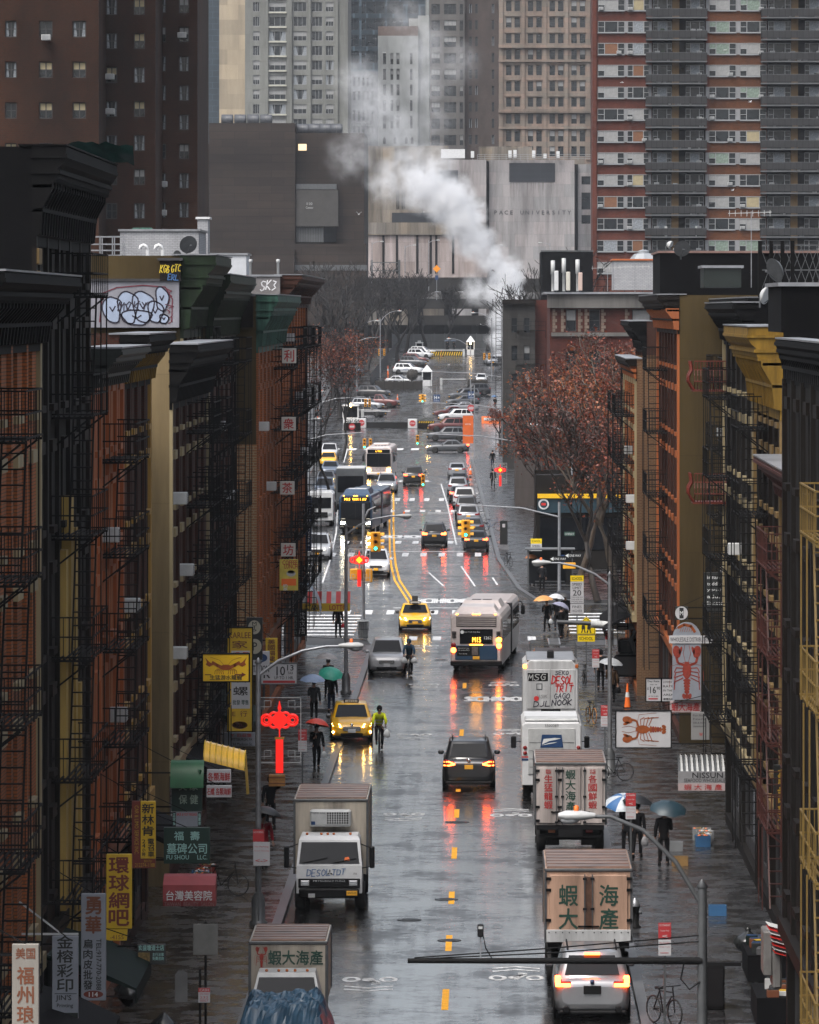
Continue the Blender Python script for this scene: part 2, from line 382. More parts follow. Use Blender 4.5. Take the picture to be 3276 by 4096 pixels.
def sharrow(px,py,f,sc=1.0):
    x,y,z=G(px,py); m=MB()
    def P(a,b): return (x+a*sc,y+b*f*sc)
    for cx in (-.5,.5):
        for i in range(14):
            a0,a1=2*math.pi*i/14,2*math.pi*(i+1)/14
            sheet(m,[P(cx+.25*math.cos(a0),.55*math.sin(a0)),P(cx+.25*math.cos(a1),.55*math.sin(a1)),P(cx+.13*math.cos(a1),.30*math.sin(a1)),P(cx+.13*math.cos(a0),.30*math.sin(a0))],ROADW,.005)
    for q in ([(-.2,-.1),(-.08,-.15),(.2,.55),(.1,.6)],[(.0,.0),(.1,-.05),(.32,.5),(.25,.55)],[(-.2,.0),(.2,.45),(.2,.62),(-.22,.15)],[(-.05,-.25),(.12,-.2),(.05,.0),(-.1,-.05)],[(.05,.75),(.3,.65),(.3,.8),(.05,.9)]):
        sheet(m,[P(a,b*1.3) for a,b in q],ROADW,.005)
    for k in (1.35,2.0):
        sheet(m,[P(-.65,k),P(0,k+.42),P(0,k+.64),P(-.65,k+.22)],ROADW,.005); sheet(m,[P(0,k+.42),P(.65,k),P(.65,k+.22),P(0,k+.64)],ROADW,.005)
    struct(m.build('bicycle_marking'))
for a in ((1480,3918,-1),(2065,3912,1),(1616,3257,-1),(2044,3261,1),(1657,2938,-1),(2042,2935,1),(1697,2738,-1),(2016,2741,1),(1700,2583,-1)): sharrow(*a)
IRON=mat('wet_cast_iron',(.03,.03,.03),.3,.6,.4,9)
for k,(px,py,r,lab) in enumerate(((1786,3598,.36,'round iron manhole cover on the yellow dashes, middle of the three in the near road'),(1637,3680,.36,'round iron manhole cover alone in the oncoming lane'),(1797,3762,.34,'round iron manhole cover on the yellow dashes, nearest one'),(1828,3289,.42,'wide iron manhole cover in a patched square behind the black car'),(1764,2640,.36,'round iron manhole cover left of the white bus'))):
    x,y,z=G(px,py); m=MB(); m.lathe([(r,.0),(r,.012),(r-.05,.012),(r-.06,.006),(.0,.006)],IRON,20)
    for i in range(5): m.box(-r*.6,r*.6,-r*.6+i*r*.3-.015,-r*.6+i*r*.3+.015,.004,.011,IRON)
    tag(m.build('manhole_cover',None,(x,y,z+.002)),lab,'manhole cover','manhole covers in the road')
# ================================================================ NEAR BUILDINGS: the tenement rows
BLIND=mat('roller_blind',(.26,.265,.265),.7,0,.2,2); CURT=mat('pale_curtain',(.24,.265,.29),.8,0,.5,5); WARMB=mat('cream_blind',(.33,.28,.17),.7,0,.2,2)
GREENB=mat('green_curtain',(.19,.25,.21),.8,0,.5,4); LITW=emat('lit_window',(1.0,.62,.28),.9,(.3,.2,.1)); COPB=mat('copper_blind',(.17,.075,.035),.7,0,.2,3)
DGLASS=mat('sky_glass',(.02,.025,.03),.12,0,.4,.7,spec=.7)
DFRAME=mat('dark_frame',(.03,.03,.032),.5,0,.2); LFRAME=mat('pale_frame',(.29,.30,.31),.5,0,.2); TFRAME=mat('grey_frame',(.16,.17,.18),.5,0,.2)
WM={}
def window_mesh(w,h,fm,kind=0,cols=1,sash=True):
    key=(round(w,2),round(h,2),fm.name,kind,cols,sash)
    if key in WM: return WM[key]
    m=MB(); t=min(.07,w*.09); x=w/2
    m.box(-x,x,-.02,.05,0,t,fm); m.box(-x,x,-.02,.05,h-t,h,fm); m.box(-x,-x+t,-.02,.05,t,h-t,fm); m.box(x-t,x,-.02,.05,t,h-t,fm)
    for c in range(1,cols): q=-x+w*c/cols; m.box(q-t/2,q+t/2,-.015,.05,t,h-t,fm)
    if sash: m.box(-x+t,x-t,-.01,.05,h*.48,h*.48+t*.8,fm)
    g=DGLASS; m.quad((-x+t,.03,t),(x-t,.03,t),(x-t,.03,h-t),(-x+t,.03,h-t),g)
    b={1:BLIND,2:CURT,3:WARMB,4:GREENB,5:LITW,6:COPB}.get(kind)
    if b:
        lo=h*.5 if kind in (1,3) else t
        if kind==2:
            m.quad((-x+t,.024,t),(-x+w*.32,.024,t),(-x+w*.2,.024,h-t),(-x+t,.024,h-t),b); m.quad((x-w*.32,.024,t),(x-t,.024,t),(x-t,.024,h-t),(x-w*.2,.024,h-t),b)
        else: m.quad((-x+t,.024,lo),(x-t,.024,lo),(x-t,.024,h-t),(-x+t,.024,h-t),b)
    WM[key]=m.mesh('window'); return WM[key]
ACM=None
def ac_mesh():
    global ACM
    if not ACM:
        m=MB(); m.box(-.3,.3,-.45,.1,0,.38,OFFW,.02); m.box(-.26,.26,-.462,-.44,.04,.34,TFRAME)
        for i in range(5): m.box(-.26,.26,-.468,-.46,.06+i*.055,.08+i*.055,OFFW)
        ACM=m.mesh('air_conditioner')
    return ACM
FEM={}
def fire_escape_mesh(w,out,fm,dp=.95):
    """one landing with railings: local x out from wall, y along the wall, floor at z=0"""
    key=(w,out,fm.name,dp)
    if key in FEM: return FEM[key]
    m=MB(); s=out; d=dp*s; h=.95
    for i in range(8): q=d*(i+.5)/8; m.box(min(q-.02,q+.02),max(q-.02,q+.02),-w/2,w/2,-.03,.0,fm)
    for y in (-w/2,w/2): m.bar((0,y,-.05),(d,y,-.05),.035,fm); m.bar((0,y,-.75),(d*.9,y,-.08),.03,fm)
    for z in (0.03,.5,h):
        for y in (-w/2,w/2): m.bar((0,y,z),(d,y,z),.024,fm)
        m.bar((d,-w/2,z),(d,w/2,z),.024,fm)
    n=7
    for i in range(n+1):
        for y in (-w/2,w/2): m.bar((d*i/n,y,-.03),(d*i/n,y,h),.014,fm)
    n=int(w/.62)
    for i in range(n+1): y=-w/2+w*i/n; m.bar((d,y,-.03),(d,y,h),.014,fm)
    FEM[key]=m.mesh('fire_escape'); return FEM[key]
def ladder_mesh(h,out,fm,run=1.3):
    key=('l',round(h,2),out,fm.name)
    if key in FEM: return FEM[key]
    m=MB(); s=out
    for x in (.30,.78): m.bar((x*s,-run/2,-h),(x*s,run/2,0),.03,fm)
    n=int(h/.3)
    for i in range(1,n): q=i/n; m.box(min(.3*s,.78*s),max(.3*s,.78*s),-run/2+run*q-.05,-run/2+run*q+.05,-h+h*q-.015,-h+h*q+.015,fm)
    for y in (-run/2-.3,run/2+.3): m.bar((1.0*s,y,-h),(1.0*s,y,0),.022,fm)
    FEM[key]=m.mesh('ladder'); return FEM[key]
ROOFM=mat('wet_silver_roof',(.24,.25,.27),.3,.1,.5,.8,bump=.4)
TARROOF=mat('wet_tar_roof',(.05,.05,.055),.25,0,.4,.8,bump=.4)
rnd=random.Random(5)
def tenement(label,side,Y0,Y1,X,z1,wallm,trim,floors,bays,group,sidem=None,depth=14,cornice=None,fes=(),fem=None,z0=0,shop=3.9,roofm=None,ww=1.0,wh=1.7,fm=DFRAME,kinds=(0,0,0,1,2,3),piers=True,name='tenement',acs=(),par=.5,loff=None):
    out=1 if side<0 else -1; sidem=sidem or wallm; root=thing(name,label,'building',(X,(Y0+Y1)/2,z0),0,group)
    ox,oy,oz=X,(Y0+Y1)/2,z0; L=Y1-Y0; H=z1-z0
    def P(u,v,d): return (-out*d,u-L/2,v)
    fh=(H-shop-.9)/floors; bw=L/bays; holes=[]; us=[0,L]; vs=[0,H]
    for f in range(floors):
        for b in range(bays):
            u=bw*(b+.5); v=shop+f*fh+.75; h=min(wh,fh-1.0); holes.append((u-ww/2,u+ww/2,v,v+h)); us+=[u-ww/2,u+ww/2]; vs+=[v,v+h]
    m=MB(); sh=[(.5,L/2-.4,.5,shop-.8),(L/2+.4,L-.5,.5,shop-.8)]
    for a in sh: us+=a[:2]; vs+=a[2:]
    m.grid(P,us,vs,holes+sh,.25,wallm,wallm)
    D=-out*depth; a,b=-L/2,L/2
    m.quad((0,a,0),(D,a,0),(D,a,H),(0,a,H),sidem); m.quad((0,b,0),(D,b,0),(D,b,H),(0,b,H),sidem); m.quad((D,a,0),(D,b,0),(D,b,H),(D,a,H),sidem)
    m.quad((0,a,H-par),(0,b,H-par),(D,b,H-par),(D,a,H-par),roofm or TARROOF)
    x0,x1=sorted((0,out*.13))
    for h in holes:
        m.box(min(0,out*.14),max(0,out*.14),h[0]-.12-L/2,h[1]+.12-L/2,h[2]-.16,h[2]-.002,trim); m.box(min(0,out*.12),max(0,out*.12),h[0]-.15-L/2,h[1]+.15-L/2,h[3]+.002,h[3]+.28,trim)
    if piers:
        for bI in range(bays+1):
            u=min(max(bw*bI,.2),L-.2); m.box(min(0,out*.1),max(0,out*.1),u-.2-L/2,u+.2-L/2,shop,H-.9,trim if bI in (0,bays) else wallm)
    m.box(min(0,out*.2),max(0,out*.2),a+.01,b-.01,shop-.35,shop,trim)
    put('wall',m.mesh('wall'),root)
    if cornice:
        cm,pr,ch=cornice[:3]; c=MB(); s=out
        st=[(.10,0),(.10,.10),(.22,.12),(.22,.34),(.30,.36),(.34,.50),(.52,.56),(.55,.64),(.74,.68),(.78,.78),(.90,.82),(1,.88),(1,1.0)]
        prof=[(0,H-ch)]+[(s*pr*a_,H-ch+ch*b_) for a_,b_ in st]+[(0,H+.02)]
        c.prism(prof,'y',a-.02,b+.02,cm)
        for a_,b_,q_ in ((.30,.36,.05),(.55,.60,.05),(.80,.74,.06),(1.0,.90,.05)):
            c.box(min(-.02,s*pr*a_+s*.03),max(-.02,s*pr*a_+s*.03),a-.07,b+.03,H-ch+ch*b_-.03,H-ch+ch*b_+q_,cm)
        n=int(L/.75); bm_=cornice[3] if len(cornice)>3 else cm
        for i in range(n+1): y=a+.02+(L-.04)*i/n; c.prism([(s*.02,H-ch*.9),(s*pr*.26,H-ch*.88),(s*pr*.32,H-ch*.62),(s*pr*.62,H-ch*.42),(s*pr*.64,H-ch*.34),(s*.02,H-ch*.34)],'y',y-.09,y+.09,bm_)
        n=int(L/.28)
        for i in range(n+1): y=a+.05+(L-.1)*i/n; c.box(min(s*pr*.5,s*pr*.72),max(s*pr*.5,s*pr*.72),y-.06,y+.06,H-ch*.36,H-ch*.27,cm)
        top=cornice[4] if len(cornice)>4 else ROOFM
        c.box(min(-.3*s,s*pr*1.03),max(-.3*s,s*pr*1.03),a-.06,b+.06,H+.02,H+.06,top)
        c.build('cornice',root)
    rz=R(90) if side<0 else R(-90)
    for h in holes:
        put('window',window_mesh(ww,h[3]-h[2],fm,rnd.choice(kinds)),root,(-out*.2,(h[0]+h[1])/2-L/2,h[2]),rz)
    for s_ in sh:
        m=MB(); w,hh=s_[1]-s_[0],s_[3]-s_[2]; m.box(-w/2,w/2,0,.06,0,.5,DFRAME); m.quad((-w/2,.03,.5),(w/2,.03,.5),(w/2,.03,hh),(-w/2,.03,hh),GLASS)
        for k in range(4): q=-w/2+w*k/3; m.box(q-.04,q+.04,-.02,.05,0,hh,DFRAME)
        m.build('shop_window',root,(-out*.2,(s_[0]+s_[1])/2-L/2,s_[2]),rz)
    for (fy,fw) in fes:
        for f in range(floors):
            z=shop+f*fh+.45; fo=put('fire_escape',fire_escape_mesh(fw,out,fem or BLACKM),root,(0,fy-L/2,z))
            put('ladder',ladder_mesh(fh if f else 2.2,out,fem or BLACKM),fo,(0,(.4 if f%2 else -.4),0))
    for (b,f) in acs:
        h=holes[f*bays+b]; put('air_conditioner',ac_mesh(),root,(0,(h[0]+h[1])/2-L/2,h[2]),rz)
    return root
GL='tenements along the left pavement'; GR='tenements along the right pavement'
# colours
CREAM=mat('cream_stone',(0.2790,0.2232,0.1209),.6,0,.4,1,streak=True); ORB=brick('orange_brick',(0.3571,0.1091,0.0347),(0.2976,0.0893,0.0298),(0.1240,0.0620,0.0310),stain=.45); REDB=brick('dark_red_brick',(0.0527,0.0136,0.0081),(0.0403,0.0118,0.0068),(0.0372,0.0223,0.0149),stain=.5)
BLKB=brick('black_brick',(0.0074,0.0056,0.0043),(0.0056,0.0043,0.0037),(0.0062,0.0050,0.0037),stain=.4); BRNB=brick('brown_brick',(0.1215,0.0608,0.0304),(0.0955,0.0477,0.0260),(0.1550,0.1054,0.0620),stain=.4)  # BLKB is a near-black brick with mild mottling
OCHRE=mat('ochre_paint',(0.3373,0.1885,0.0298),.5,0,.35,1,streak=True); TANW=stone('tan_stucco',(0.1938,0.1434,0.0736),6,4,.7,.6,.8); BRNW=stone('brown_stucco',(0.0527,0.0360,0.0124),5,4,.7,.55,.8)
GRNP=mat('green_cornice_paint',(0.0087,0.0198,0.0074),.55,0,.8,3,spec=.2,streak=True); DGRN=mat('dark_green_paint',(0.0043,0.0099,0.0081),.5,0,.4,2); TURQ=mat('verdigris',(0.0341,0.0930,0.0713),.6,0,.85,3,spec=.2,streak=True); BLKP=mat('black_cornice',(0.0031,0.0031,0.0034),.75,0,.5,2,spec=.12)
DBRN=mat('dark_brown_paint',(0.0074,0.0050,0.0037),.6,0,.4,2,spec=.15); ORP=mat('orange_paint',(0.3069,0.0819,0.0186),.5,0,.35,1.5,streak=True); RUSTR=mat('red_iron_paint',(0.0527,0.0099,0.0056),.5,0,.3,4); RUSTR2=mat('bright_red_iron',(0.1240,0.0174,0.0087),.45,0,.4,5); GRYB=stone('grey_block',(0.1860,0.1922,0.1984),.8,.4,.7,.4,.7)
YELP=mat('yellow_cornice',(0.1860,0.1054,0.0099),.6,0,.7,3,spec=.25,streak=True)
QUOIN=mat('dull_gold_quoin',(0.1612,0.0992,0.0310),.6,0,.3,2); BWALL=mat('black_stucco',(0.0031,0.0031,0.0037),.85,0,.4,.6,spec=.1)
LB=[]
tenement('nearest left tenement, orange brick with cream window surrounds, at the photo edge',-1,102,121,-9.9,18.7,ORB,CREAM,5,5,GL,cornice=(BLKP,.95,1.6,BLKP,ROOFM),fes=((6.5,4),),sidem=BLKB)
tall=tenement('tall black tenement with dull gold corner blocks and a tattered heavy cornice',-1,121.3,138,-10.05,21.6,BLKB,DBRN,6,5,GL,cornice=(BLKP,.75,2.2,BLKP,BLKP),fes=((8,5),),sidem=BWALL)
m=MB()
for i in range(30):
    m.box(.02,.16,-8.3,-7.7+(.25 if i%2 else 0),4.5+i*.5,4.5+i*.5+(.36),QUOIN,.02)
m.build('quoin',tall)
LITY=mat('butter_yellow_brick',(.40,.26,.06),.6,0,.4,1.5,streak=True)
for y0_,w_,z0_,z1_ in ((-1.6,.7,4.0,12.4),(.0,.75,3.2,13.6),(1.5,.6,3.0,12.8),(3.0,.5,2.8,9.0)):
    m=MB(); m.box(.012,.24,y0_,y0_+w_,z0_,z1_,LITY); m.build('pier',tall)
tenement('orange painted tenement with a dark green snow-wet cornice, beside the black one',-1,138.3,150,-10.0,17.0,ORP,ORP,5,4,GL,cornice=(DGRN,.8,1.1,DGRN,ROOFM),fes=((6,5.5),),sidem=ORP,acs=((1,3),(2,1)))
tenement('dark red tenement with yellow carved columns and black ironwork',-1,150.3,163,-10.05,17.3,REDB,OCHRE,5,4,GL,cornice=(BLKP,.8,1.5,YELP,ROOFM),fes=(),acs=((0,2),))
tenement('narrow grey block tenement set back behind the tan stucco wall',-1,163.3,170,-11.1,15.4,GRYB,GRYB,4,2,GL,fes=(),sidem=GRYB,fm=LFRAME)
tenement('tan stucco side wall tenement with red brick front and black parapet',-1,170.3,193,-9.85,16.9,REDB,CREAM,5,6,GL,sidem=TANW,cornice=(BLKP,.9,2.0,BLKP,ROOFM),fes=((11,5),(19,4)),acs=((0,1),(1,2),(0,3)))
grn=tenement('tenement with a bright green cornice and graffiti on its rooftop wall',-1,193.3,205,-10.8,19.9,REDB,CREAM,5,4,GL,sidem=BRNW,cornice=(GRNP,1.25,2.9,GRNP,ROOFM),fes=((7,5),),kinds=(0,2,2,1))
tenement('brown stucco walled tenement behind the green cornice, black landings on its front',-1,205.3,228,-10.5,19.3,REDB,DBRN,5,6,GL,sidem=BRNW,cornice=(GRNP,.9,2.6,GRNP,ROOFM),fes=((3.5,4.5),(15,5)),acs=((1,3),(3,2)))
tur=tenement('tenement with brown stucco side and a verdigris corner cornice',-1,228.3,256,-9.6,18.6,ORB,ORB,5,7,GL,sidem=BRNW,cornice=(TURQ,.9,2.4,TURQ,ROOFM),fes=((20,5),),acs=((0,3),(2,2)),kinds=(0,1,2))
m=MB(); m.box(-9.9,.02,-14.05,-13.80,3,12.4,brick('mottled_brown_brick',(0.3220,0.1540,0.0700),(0.2240,0.1050,0.0490),(.34,.25,.15),.3,.11,stain=.25,msize=.022)); m.build('brick_side_wall',tur)
tenement('corner tenement with a long red brick front, carries the four white character boards',-1,256.3,292,-9.65,19.6,ORB,REDB,5,9,GL,cornice=(REDB,1.0,1.5,REDB,ROOFM),fes=((6,5),(18,5),(29,5)),kinds=(0,1,1,2),acs=((1,4),(4,3),(6,2),(7,3)))
# right row
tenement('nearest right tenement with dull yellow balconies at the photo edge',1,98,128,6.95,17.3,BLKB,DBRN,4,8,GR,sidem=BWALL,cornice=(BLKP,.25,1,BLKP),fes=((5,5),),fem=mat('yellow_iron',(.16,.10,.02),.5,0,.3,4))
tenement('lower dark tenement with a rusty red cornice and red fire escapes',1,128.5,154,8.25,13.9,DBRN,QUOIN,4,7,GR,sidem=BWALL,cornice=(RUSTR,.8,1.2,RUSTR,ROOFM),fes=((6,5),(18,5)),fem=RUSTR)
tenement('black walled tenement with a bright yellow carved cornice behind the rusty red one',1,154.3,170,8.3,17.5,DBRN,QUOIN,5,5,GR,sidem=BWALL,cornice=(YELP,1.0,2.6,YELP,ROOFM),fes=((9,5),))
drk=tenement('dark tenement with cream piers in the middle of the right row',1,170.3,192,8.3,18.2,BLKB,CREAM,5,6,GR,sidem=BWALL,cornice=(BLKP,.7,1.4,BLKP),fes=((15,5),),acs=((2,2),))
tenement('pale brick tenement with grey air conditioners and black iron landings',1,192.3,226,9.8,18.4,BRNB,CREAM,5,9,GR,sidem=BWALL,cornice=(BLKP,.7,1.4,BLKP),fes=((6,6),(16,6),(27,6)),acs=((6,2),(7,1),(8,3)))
brn=tenement('tall tenement with a broad brown stucco side wall and red iron baskets',1,226.3,254,7.9,18.0+.6,REDB,ORP,5,7,GR,sidem=BRNW,cornice=(DBRN,.9,1.6,ORP,ROOFM),fes=((17,6),),par=.3)
tenement('narrow red brick tenement with white lintels at the right street corner',1,254.3,276,6.9,15.7,ORB,CREAM,5,6,GR,sidem=BRNB,cornice=(DBRN,.5,1.0,ORP,ROOFM),fes=((5,6),(15,6)),acs=((0,1),(0,2),(1,3)),fm=LFRAME)
tenement('dark corner tenement with stacked black landings beside the narrow brick front',1,276.3,293,8.0,17.4,REDB,REDB,5,5,GR,cornice=(BLKP,.9,1.6,BLKP),fes=((4,5),(12,5)))
# red iron baskets at the far end of the dark tenement with cream piers
for zz in (AZ(1560,191.2),AZ(2010,191.2)):
    m=MB(); n=10
    prof=[(0,.0),(-.10,.12),(-.22,.3),(-.2,.5),(-.08,.7),(-.14,1.0)]
    for i in range(n+1): x=-.0-1.1*i/n; m.tube([(x,10.3+b,zz+c) for b,c in prof],.02,RUSTR2,4)
    for b,c in prof[::2]+[prof[-1]]: m.bar((0,10.3+b,zz+c),(-1.1,10.3+b,zz+c),.03,RUSTR2)
    for i in range(8): q=10.3+1.6*i/7; m.tube([(-1.1+b*.9,q,zz+c) for b,c in prof],.045,RUSTR2,5)
    m.box(-1.15,0,10.2,12.0,zz-.06,zz,RUSTR2); m.build('iron_basket',drk)
# rooftop things of the left row --------------------------------------------------
def roofbox(name,label,px0,px1,py0,py1,Y,d,mt,top=None,cat='rooftop room',group=None):
    x0,x1=AX(px0,Y),AX(px1,Y); zt=AZ(py0,Y); zb=AZ(py1,Y); r=tag(put(name,None,None,((x0+x1)/2,Y,zb)),label,cat,group)
    m=MB(); w=(x1-x0)/2; m.box(-w,w,0,d,0,zt-zb,mt); m.build('wall',r)
    m=MB(); m.box(-w-.08,w+.08,-.08,d+.08,zt-zb,zt-zb+.09,top or ROOFM); m.build('coping',r); return r
GRAFW=mat('lilac_whitewash',(.22,.22,.25),.5,0,.35,1.2); WHB=brick('whitewashed_brick',(.36,.37,.39),(.31,.32,.34),(.24,.24,.25),stain=.35)
g=roofbox('graffiti_wall','low rooftop wall covered by a large bubble graffiti on lilac white',355,716,1125,1310,192.9,.3,GRAFW,TARROOF,'rooftop wall')
def stroke(m,pts,w,mt,P,dz=0):      # brush stroke of given width on a plane
    for (a,b),(c,d) in zip(pts,pts[1:]):
        l=math.hypot(c-a,d-b)+1e-6; nx,nz=-(d-b)/l*w/2,(c-a)/l*w/2; ex,ez=(c-a)/l*w*.3,(d-b)/l*w*.3
        m.quad(P(a+nx-ex,b+nz-ez,dz),P(a-nx-ex,b-nz-ez,dz),P(c-nx+ex,d-nz+ez,dz),P(c+nx+ex,d+nz+ez,dz),mt)
SPR=mat('black_spray',(.02,.015,.03),.6,0,0); SPM=mat('maroon_spray',(.12,.015,.03),.6,0,0); SPB=mat('blue_grey_spray',(.30,.36,.48),.6,0,.2); SPY=mat('yellow_spray',(.62,.46,.03),.6,0,0); SPC=mat('blue_spray',(.05,.14,.33),.6,0,0); SPW=mat('white_spray',(.7,.7,.72),.6,0,0); pass
SF={'D':[[(0,0),(0,1),(.6,.85),(.7,.45),(.5,.1),(0,0)]],'E':[[(.65,1),(0,1),(0,0),(.65,.02)],[(0,.5),(.5,.52)]],'S':[[(.65,.9),(.3,1),(.05,.8),(.2,.55),(.6,.4),(.55,.1),(.2,0),(0,.15)]],'O':[[(.35,1),(.05,.7),(.05,.25),(.35,0),(.65,.3),(.65,.75),(.35,1)]],'L':[[(.05,1),(0,0),(.65,.05)]],'T':[[(0,.95),(.7,1)],[(.35,1),(.3,0)]],'R':[[(0,0),(.05,1),(.55,.9),(.5,.55),(.05,.5),(.65,0)]],'I':[[(.3,1),(.3,0)]],'C':[[(.65,.85),(.3,1),(.03,.6),(.15,.1),(.6,.1)]],'M':[[(0,0),(.1,1),(.35,.4),(.6,1),(.7,0)]],'G':[[(.65,.9),(.25,1),(.03,.5),(.25,0),(.65,.15),(.65,.5),(.4,.48)]],'N':[[(0,0),(.05,1),(.6,0),(.65,1)]],'K':[[(.05,1),(0,0)],[(.6,1),(.05,.45),(.65,0)]],'A':[[(0,0),(.35,1),(.65,0)],[(.15,.4),(.5,.4)]],'B':[[(0,0),(.05,1),(.5,.85),(.1,.55),(.6,.3),(.4,0),(0,0)]],'3':[[(.1,1),(.6,.9),(.25,.55),(.6,.25),(.05,0)]],'Y':[[(0,1),(.35,.5),(.65,1)],[(.35,.5),(.3,0)]],'J':[[(.6,1),(.55,.2),(.25,0),(.05,.2)]]}
def tagtext(m,word,cx,cz,h,w,mt,P,lw,seed=1,sl=.12):     # spray-can lettering drawn stroke by stroke
    r=random.Random(seed); n=len(word); cw=w/n
    for i,ch in enumerate(word):
        if ch not in SF: continue
        dz=r.uniform(-.08,.08)*h
        for pl in SF[ch]:
            pts=[(cx-w/2+cw*i+cw*1.15*a+sl*h*(b-.5)+r.uniform(-.02,.02)*h,cz+h*(b-.5)+dz+r.uniform(-.04,.04)*h) for a,b in pl]; stroke(m,pts,lw,mt,P,.0)
SPRED=mat('red_spray',(.55,.03,.03),.6,0,0)
rg=random.Random(3)
def blobletter(m,cx,cz,rx,rz_,P):
    pts=[(cx+rx*math.cos(a)*(1+.18*math.sin(3*a+cx)),cz+rz_*math.sin(a)*(1+.15*math.cos(2*a+cz))) for a in [2*math.pi*i/22 for i in range(23)]]
    m.poly([P(a,b,-.012-.002*(cx%1)) for a,b in pts[:-1]],SPB); stroke(m,pts,.05,SPR,P,-.02)
    stroke(m,[(cx-rx*.3,cz+rz_*.2),(cx,cz-rz_*.1),(cx+rx*.3,cz+rz_*.25)],.045,SPR,P,-.02)
m=MB(); Pg=lambda a,b,d:(a,d-.002,b)
for i,(cx,cz,rx,rz_) in enumerate(((-.75,.62,.32,.5),(-.2,.7,.34,.62),(.32,.72,.36,.6),(.75,.55,.26,.42),(.98,1.0,.22,.45),(.1,.35,.5,.3),(1.05,.3,.15,.18))): blobletter(m,cx,cz,rx,rz_,Pg)
for i in range(7): stroke(m,[(1.2+rg.uniform(-.1,.15),1.35-i*.18),(1.32+rg.uniform(-.1,.1),1.28-i*.18),(1.22,1.22-i*.18)],.03,SPM,Pg,-.02)
stroke(m,[(-1.2,.2),(-1.1,1.2),(-.6,1.4),(.3,1.48),(1.1,1.42),(1.35,1.0),(1.33,.2)],.04,SPM,Pg,-.015); tagtext(m,'MCKY',0,.75,.3,1.1,SPR,lambda a,b,d:(a,-.03,b),.035)
m.build('graffiti',g)
g2=roofbox('graffiti_parapet','dark rooftop parapet with yellow graffiti letters above the green cornice',640,722,1042,1122,192.8,.4,DBRN,TARROOF,'rooftop wall')
m=MB(); tagtext(m,'KGB',-.17,.42,.26,.36,SPY,lambda a,b,d:(a,-.012,b),.03); tagtext(m,'GTC',.22,.42,.26,.36,SPY,lambda a,b,d:(a,-.012,b),.03,4); tagtext(m,'ERL',.12,.12,.2,.4,SPC,lambda a,b,d:(a,-.012,b),.03,5); m.build('graffiti',g2)
roofbox('white_penthouse','long whitewashed brick rooftop room with pipes and dish in front',480,795,925,1130,235,6,WHB,ROOFM)
roofbox('chimney_stack','whitewashed chimney rising at the end of the white rooftop room',790,832,876,1085,243,1.6,WHB,WHITE,'chimney')
roofbox('bulkhead','pale grey plain rooftop bulkhead between the green cornice and the police block',845,985,1020,1120,262,4,mat('pale_render',(.5,.52,.55),.5,0,.2,1),ROOFM)
roofbox('graffiti_bulkhead','small brown rooftop wall with white scribbled tags by the verdigris cornice',955,1012,1185,1310,228.0,.25,DBRN,ROOFM,'rooftop wall')
o=roofbox('tagged_wall','grey rooftop wall with white spray tag near the far end of the left row',1000,1120,1106,1176,255.8,.4,mat('grey_render',(.16,.15,.15),.6,0,.4),ROOFM,'rooftop wall')
m=MB(); tagtext(m,'SK3',.2,.4,.45,.8,SPW,lambda a,b,d:(a,-.02,b),.05); m.build('graffiti',o)
o=tag(put('roof_lantern',None,None,(AX(570,247),247,AZ(925,247))),'green copper hipped roof lantern on the white rooftop room','roof lantern')
m=MB(); m.rings([[(-.55,-.5,0),(.55,-.5,0),(.55,.5,0),(-.55,.5,0)],[(-.4,-.3,.16),(.4,-.3,.16),(.4,.3,.16),(-.4,.3,.16)]],TURQ,False); m.box(-.5,.5,-.45,.45,-.22,-.001,DBRN); m.build('lantern_roof',o)
def dish(px,py,Y,r,lab,tilt=.5,mt=None):
    o=thing('satellite_dish',lab,'satellite dish',(AX(px,Y),Y,AZ(py,Y)-r*1.3),tilt,'satellite dishes on the roofs')
    m=MB(Matrix.Translation((0,0,r*1.3))@Matrix.Rotation(R(20),4,'X')); m.lathe([(r,-.02),(r*.8,.05),(r*.5,.11),(.02,.14),(.02,.17),(r*.5,.14),(r*.8,.08),(r,.0)],mt or DSTEEL,20,axis='y'); m.build('reflector',o)
    m=MB(); m.tube([(0,.12,r*1.3),(0,.2,r*.8),(0,.2,0)],.03,DSTEEL,6); m.tube([(0,.05,r*.5),(0,-r*.8,r*1.15)],.018,DSTEEL,5); m.box(-.05,.05,-r*.9,-r*.75,r*1.1,r*1.25,DSTEEL,.01); m.build('mount',o)
dish(753,978,228,.38,'large grey satellite dish in front of the white rooftop room',.4); dish(710,1017,229,.17,'small grey satellite dish left of the large one',-.3)
dish(2728,994,215,.33,'satellite dish beside the roof edge on the right, seen face on',.2); dish(2683,980,216,.17,'small white satellite dish turned away on the right roof edge',1.2,OFFW); dish(3100,1080,158,.36,'tilted wire satellite dish on the black right roof',-1.0); dish(3065,1180,158,.28,'white satellite dish turned sideways on the black right roof',1.1,OFFW)
for px,lab in ((590,'left of the two white curved vent pipes on the left roofs'),(650,'right of the two white curved vent pipes on the left roofs')):
    Y=226; m=MB(); z0=AZ(1100,Y); z1=AZ(985,Y); h=z1-z0; m.tube([(0,0,0),(0,0,h-.15),(-.05,0,h),(-.16,0,h+.05),(-.28,0,h),(-.3,0,h-.12)],.075,WHITE,8); m.lathe([(.1,h*.55),(.1,h*.62)],WHITE,8); tag(m.build('vent_pipe',None,(AX(px,Y),Y,z0)),lab,'vent pipe','vent pipes')
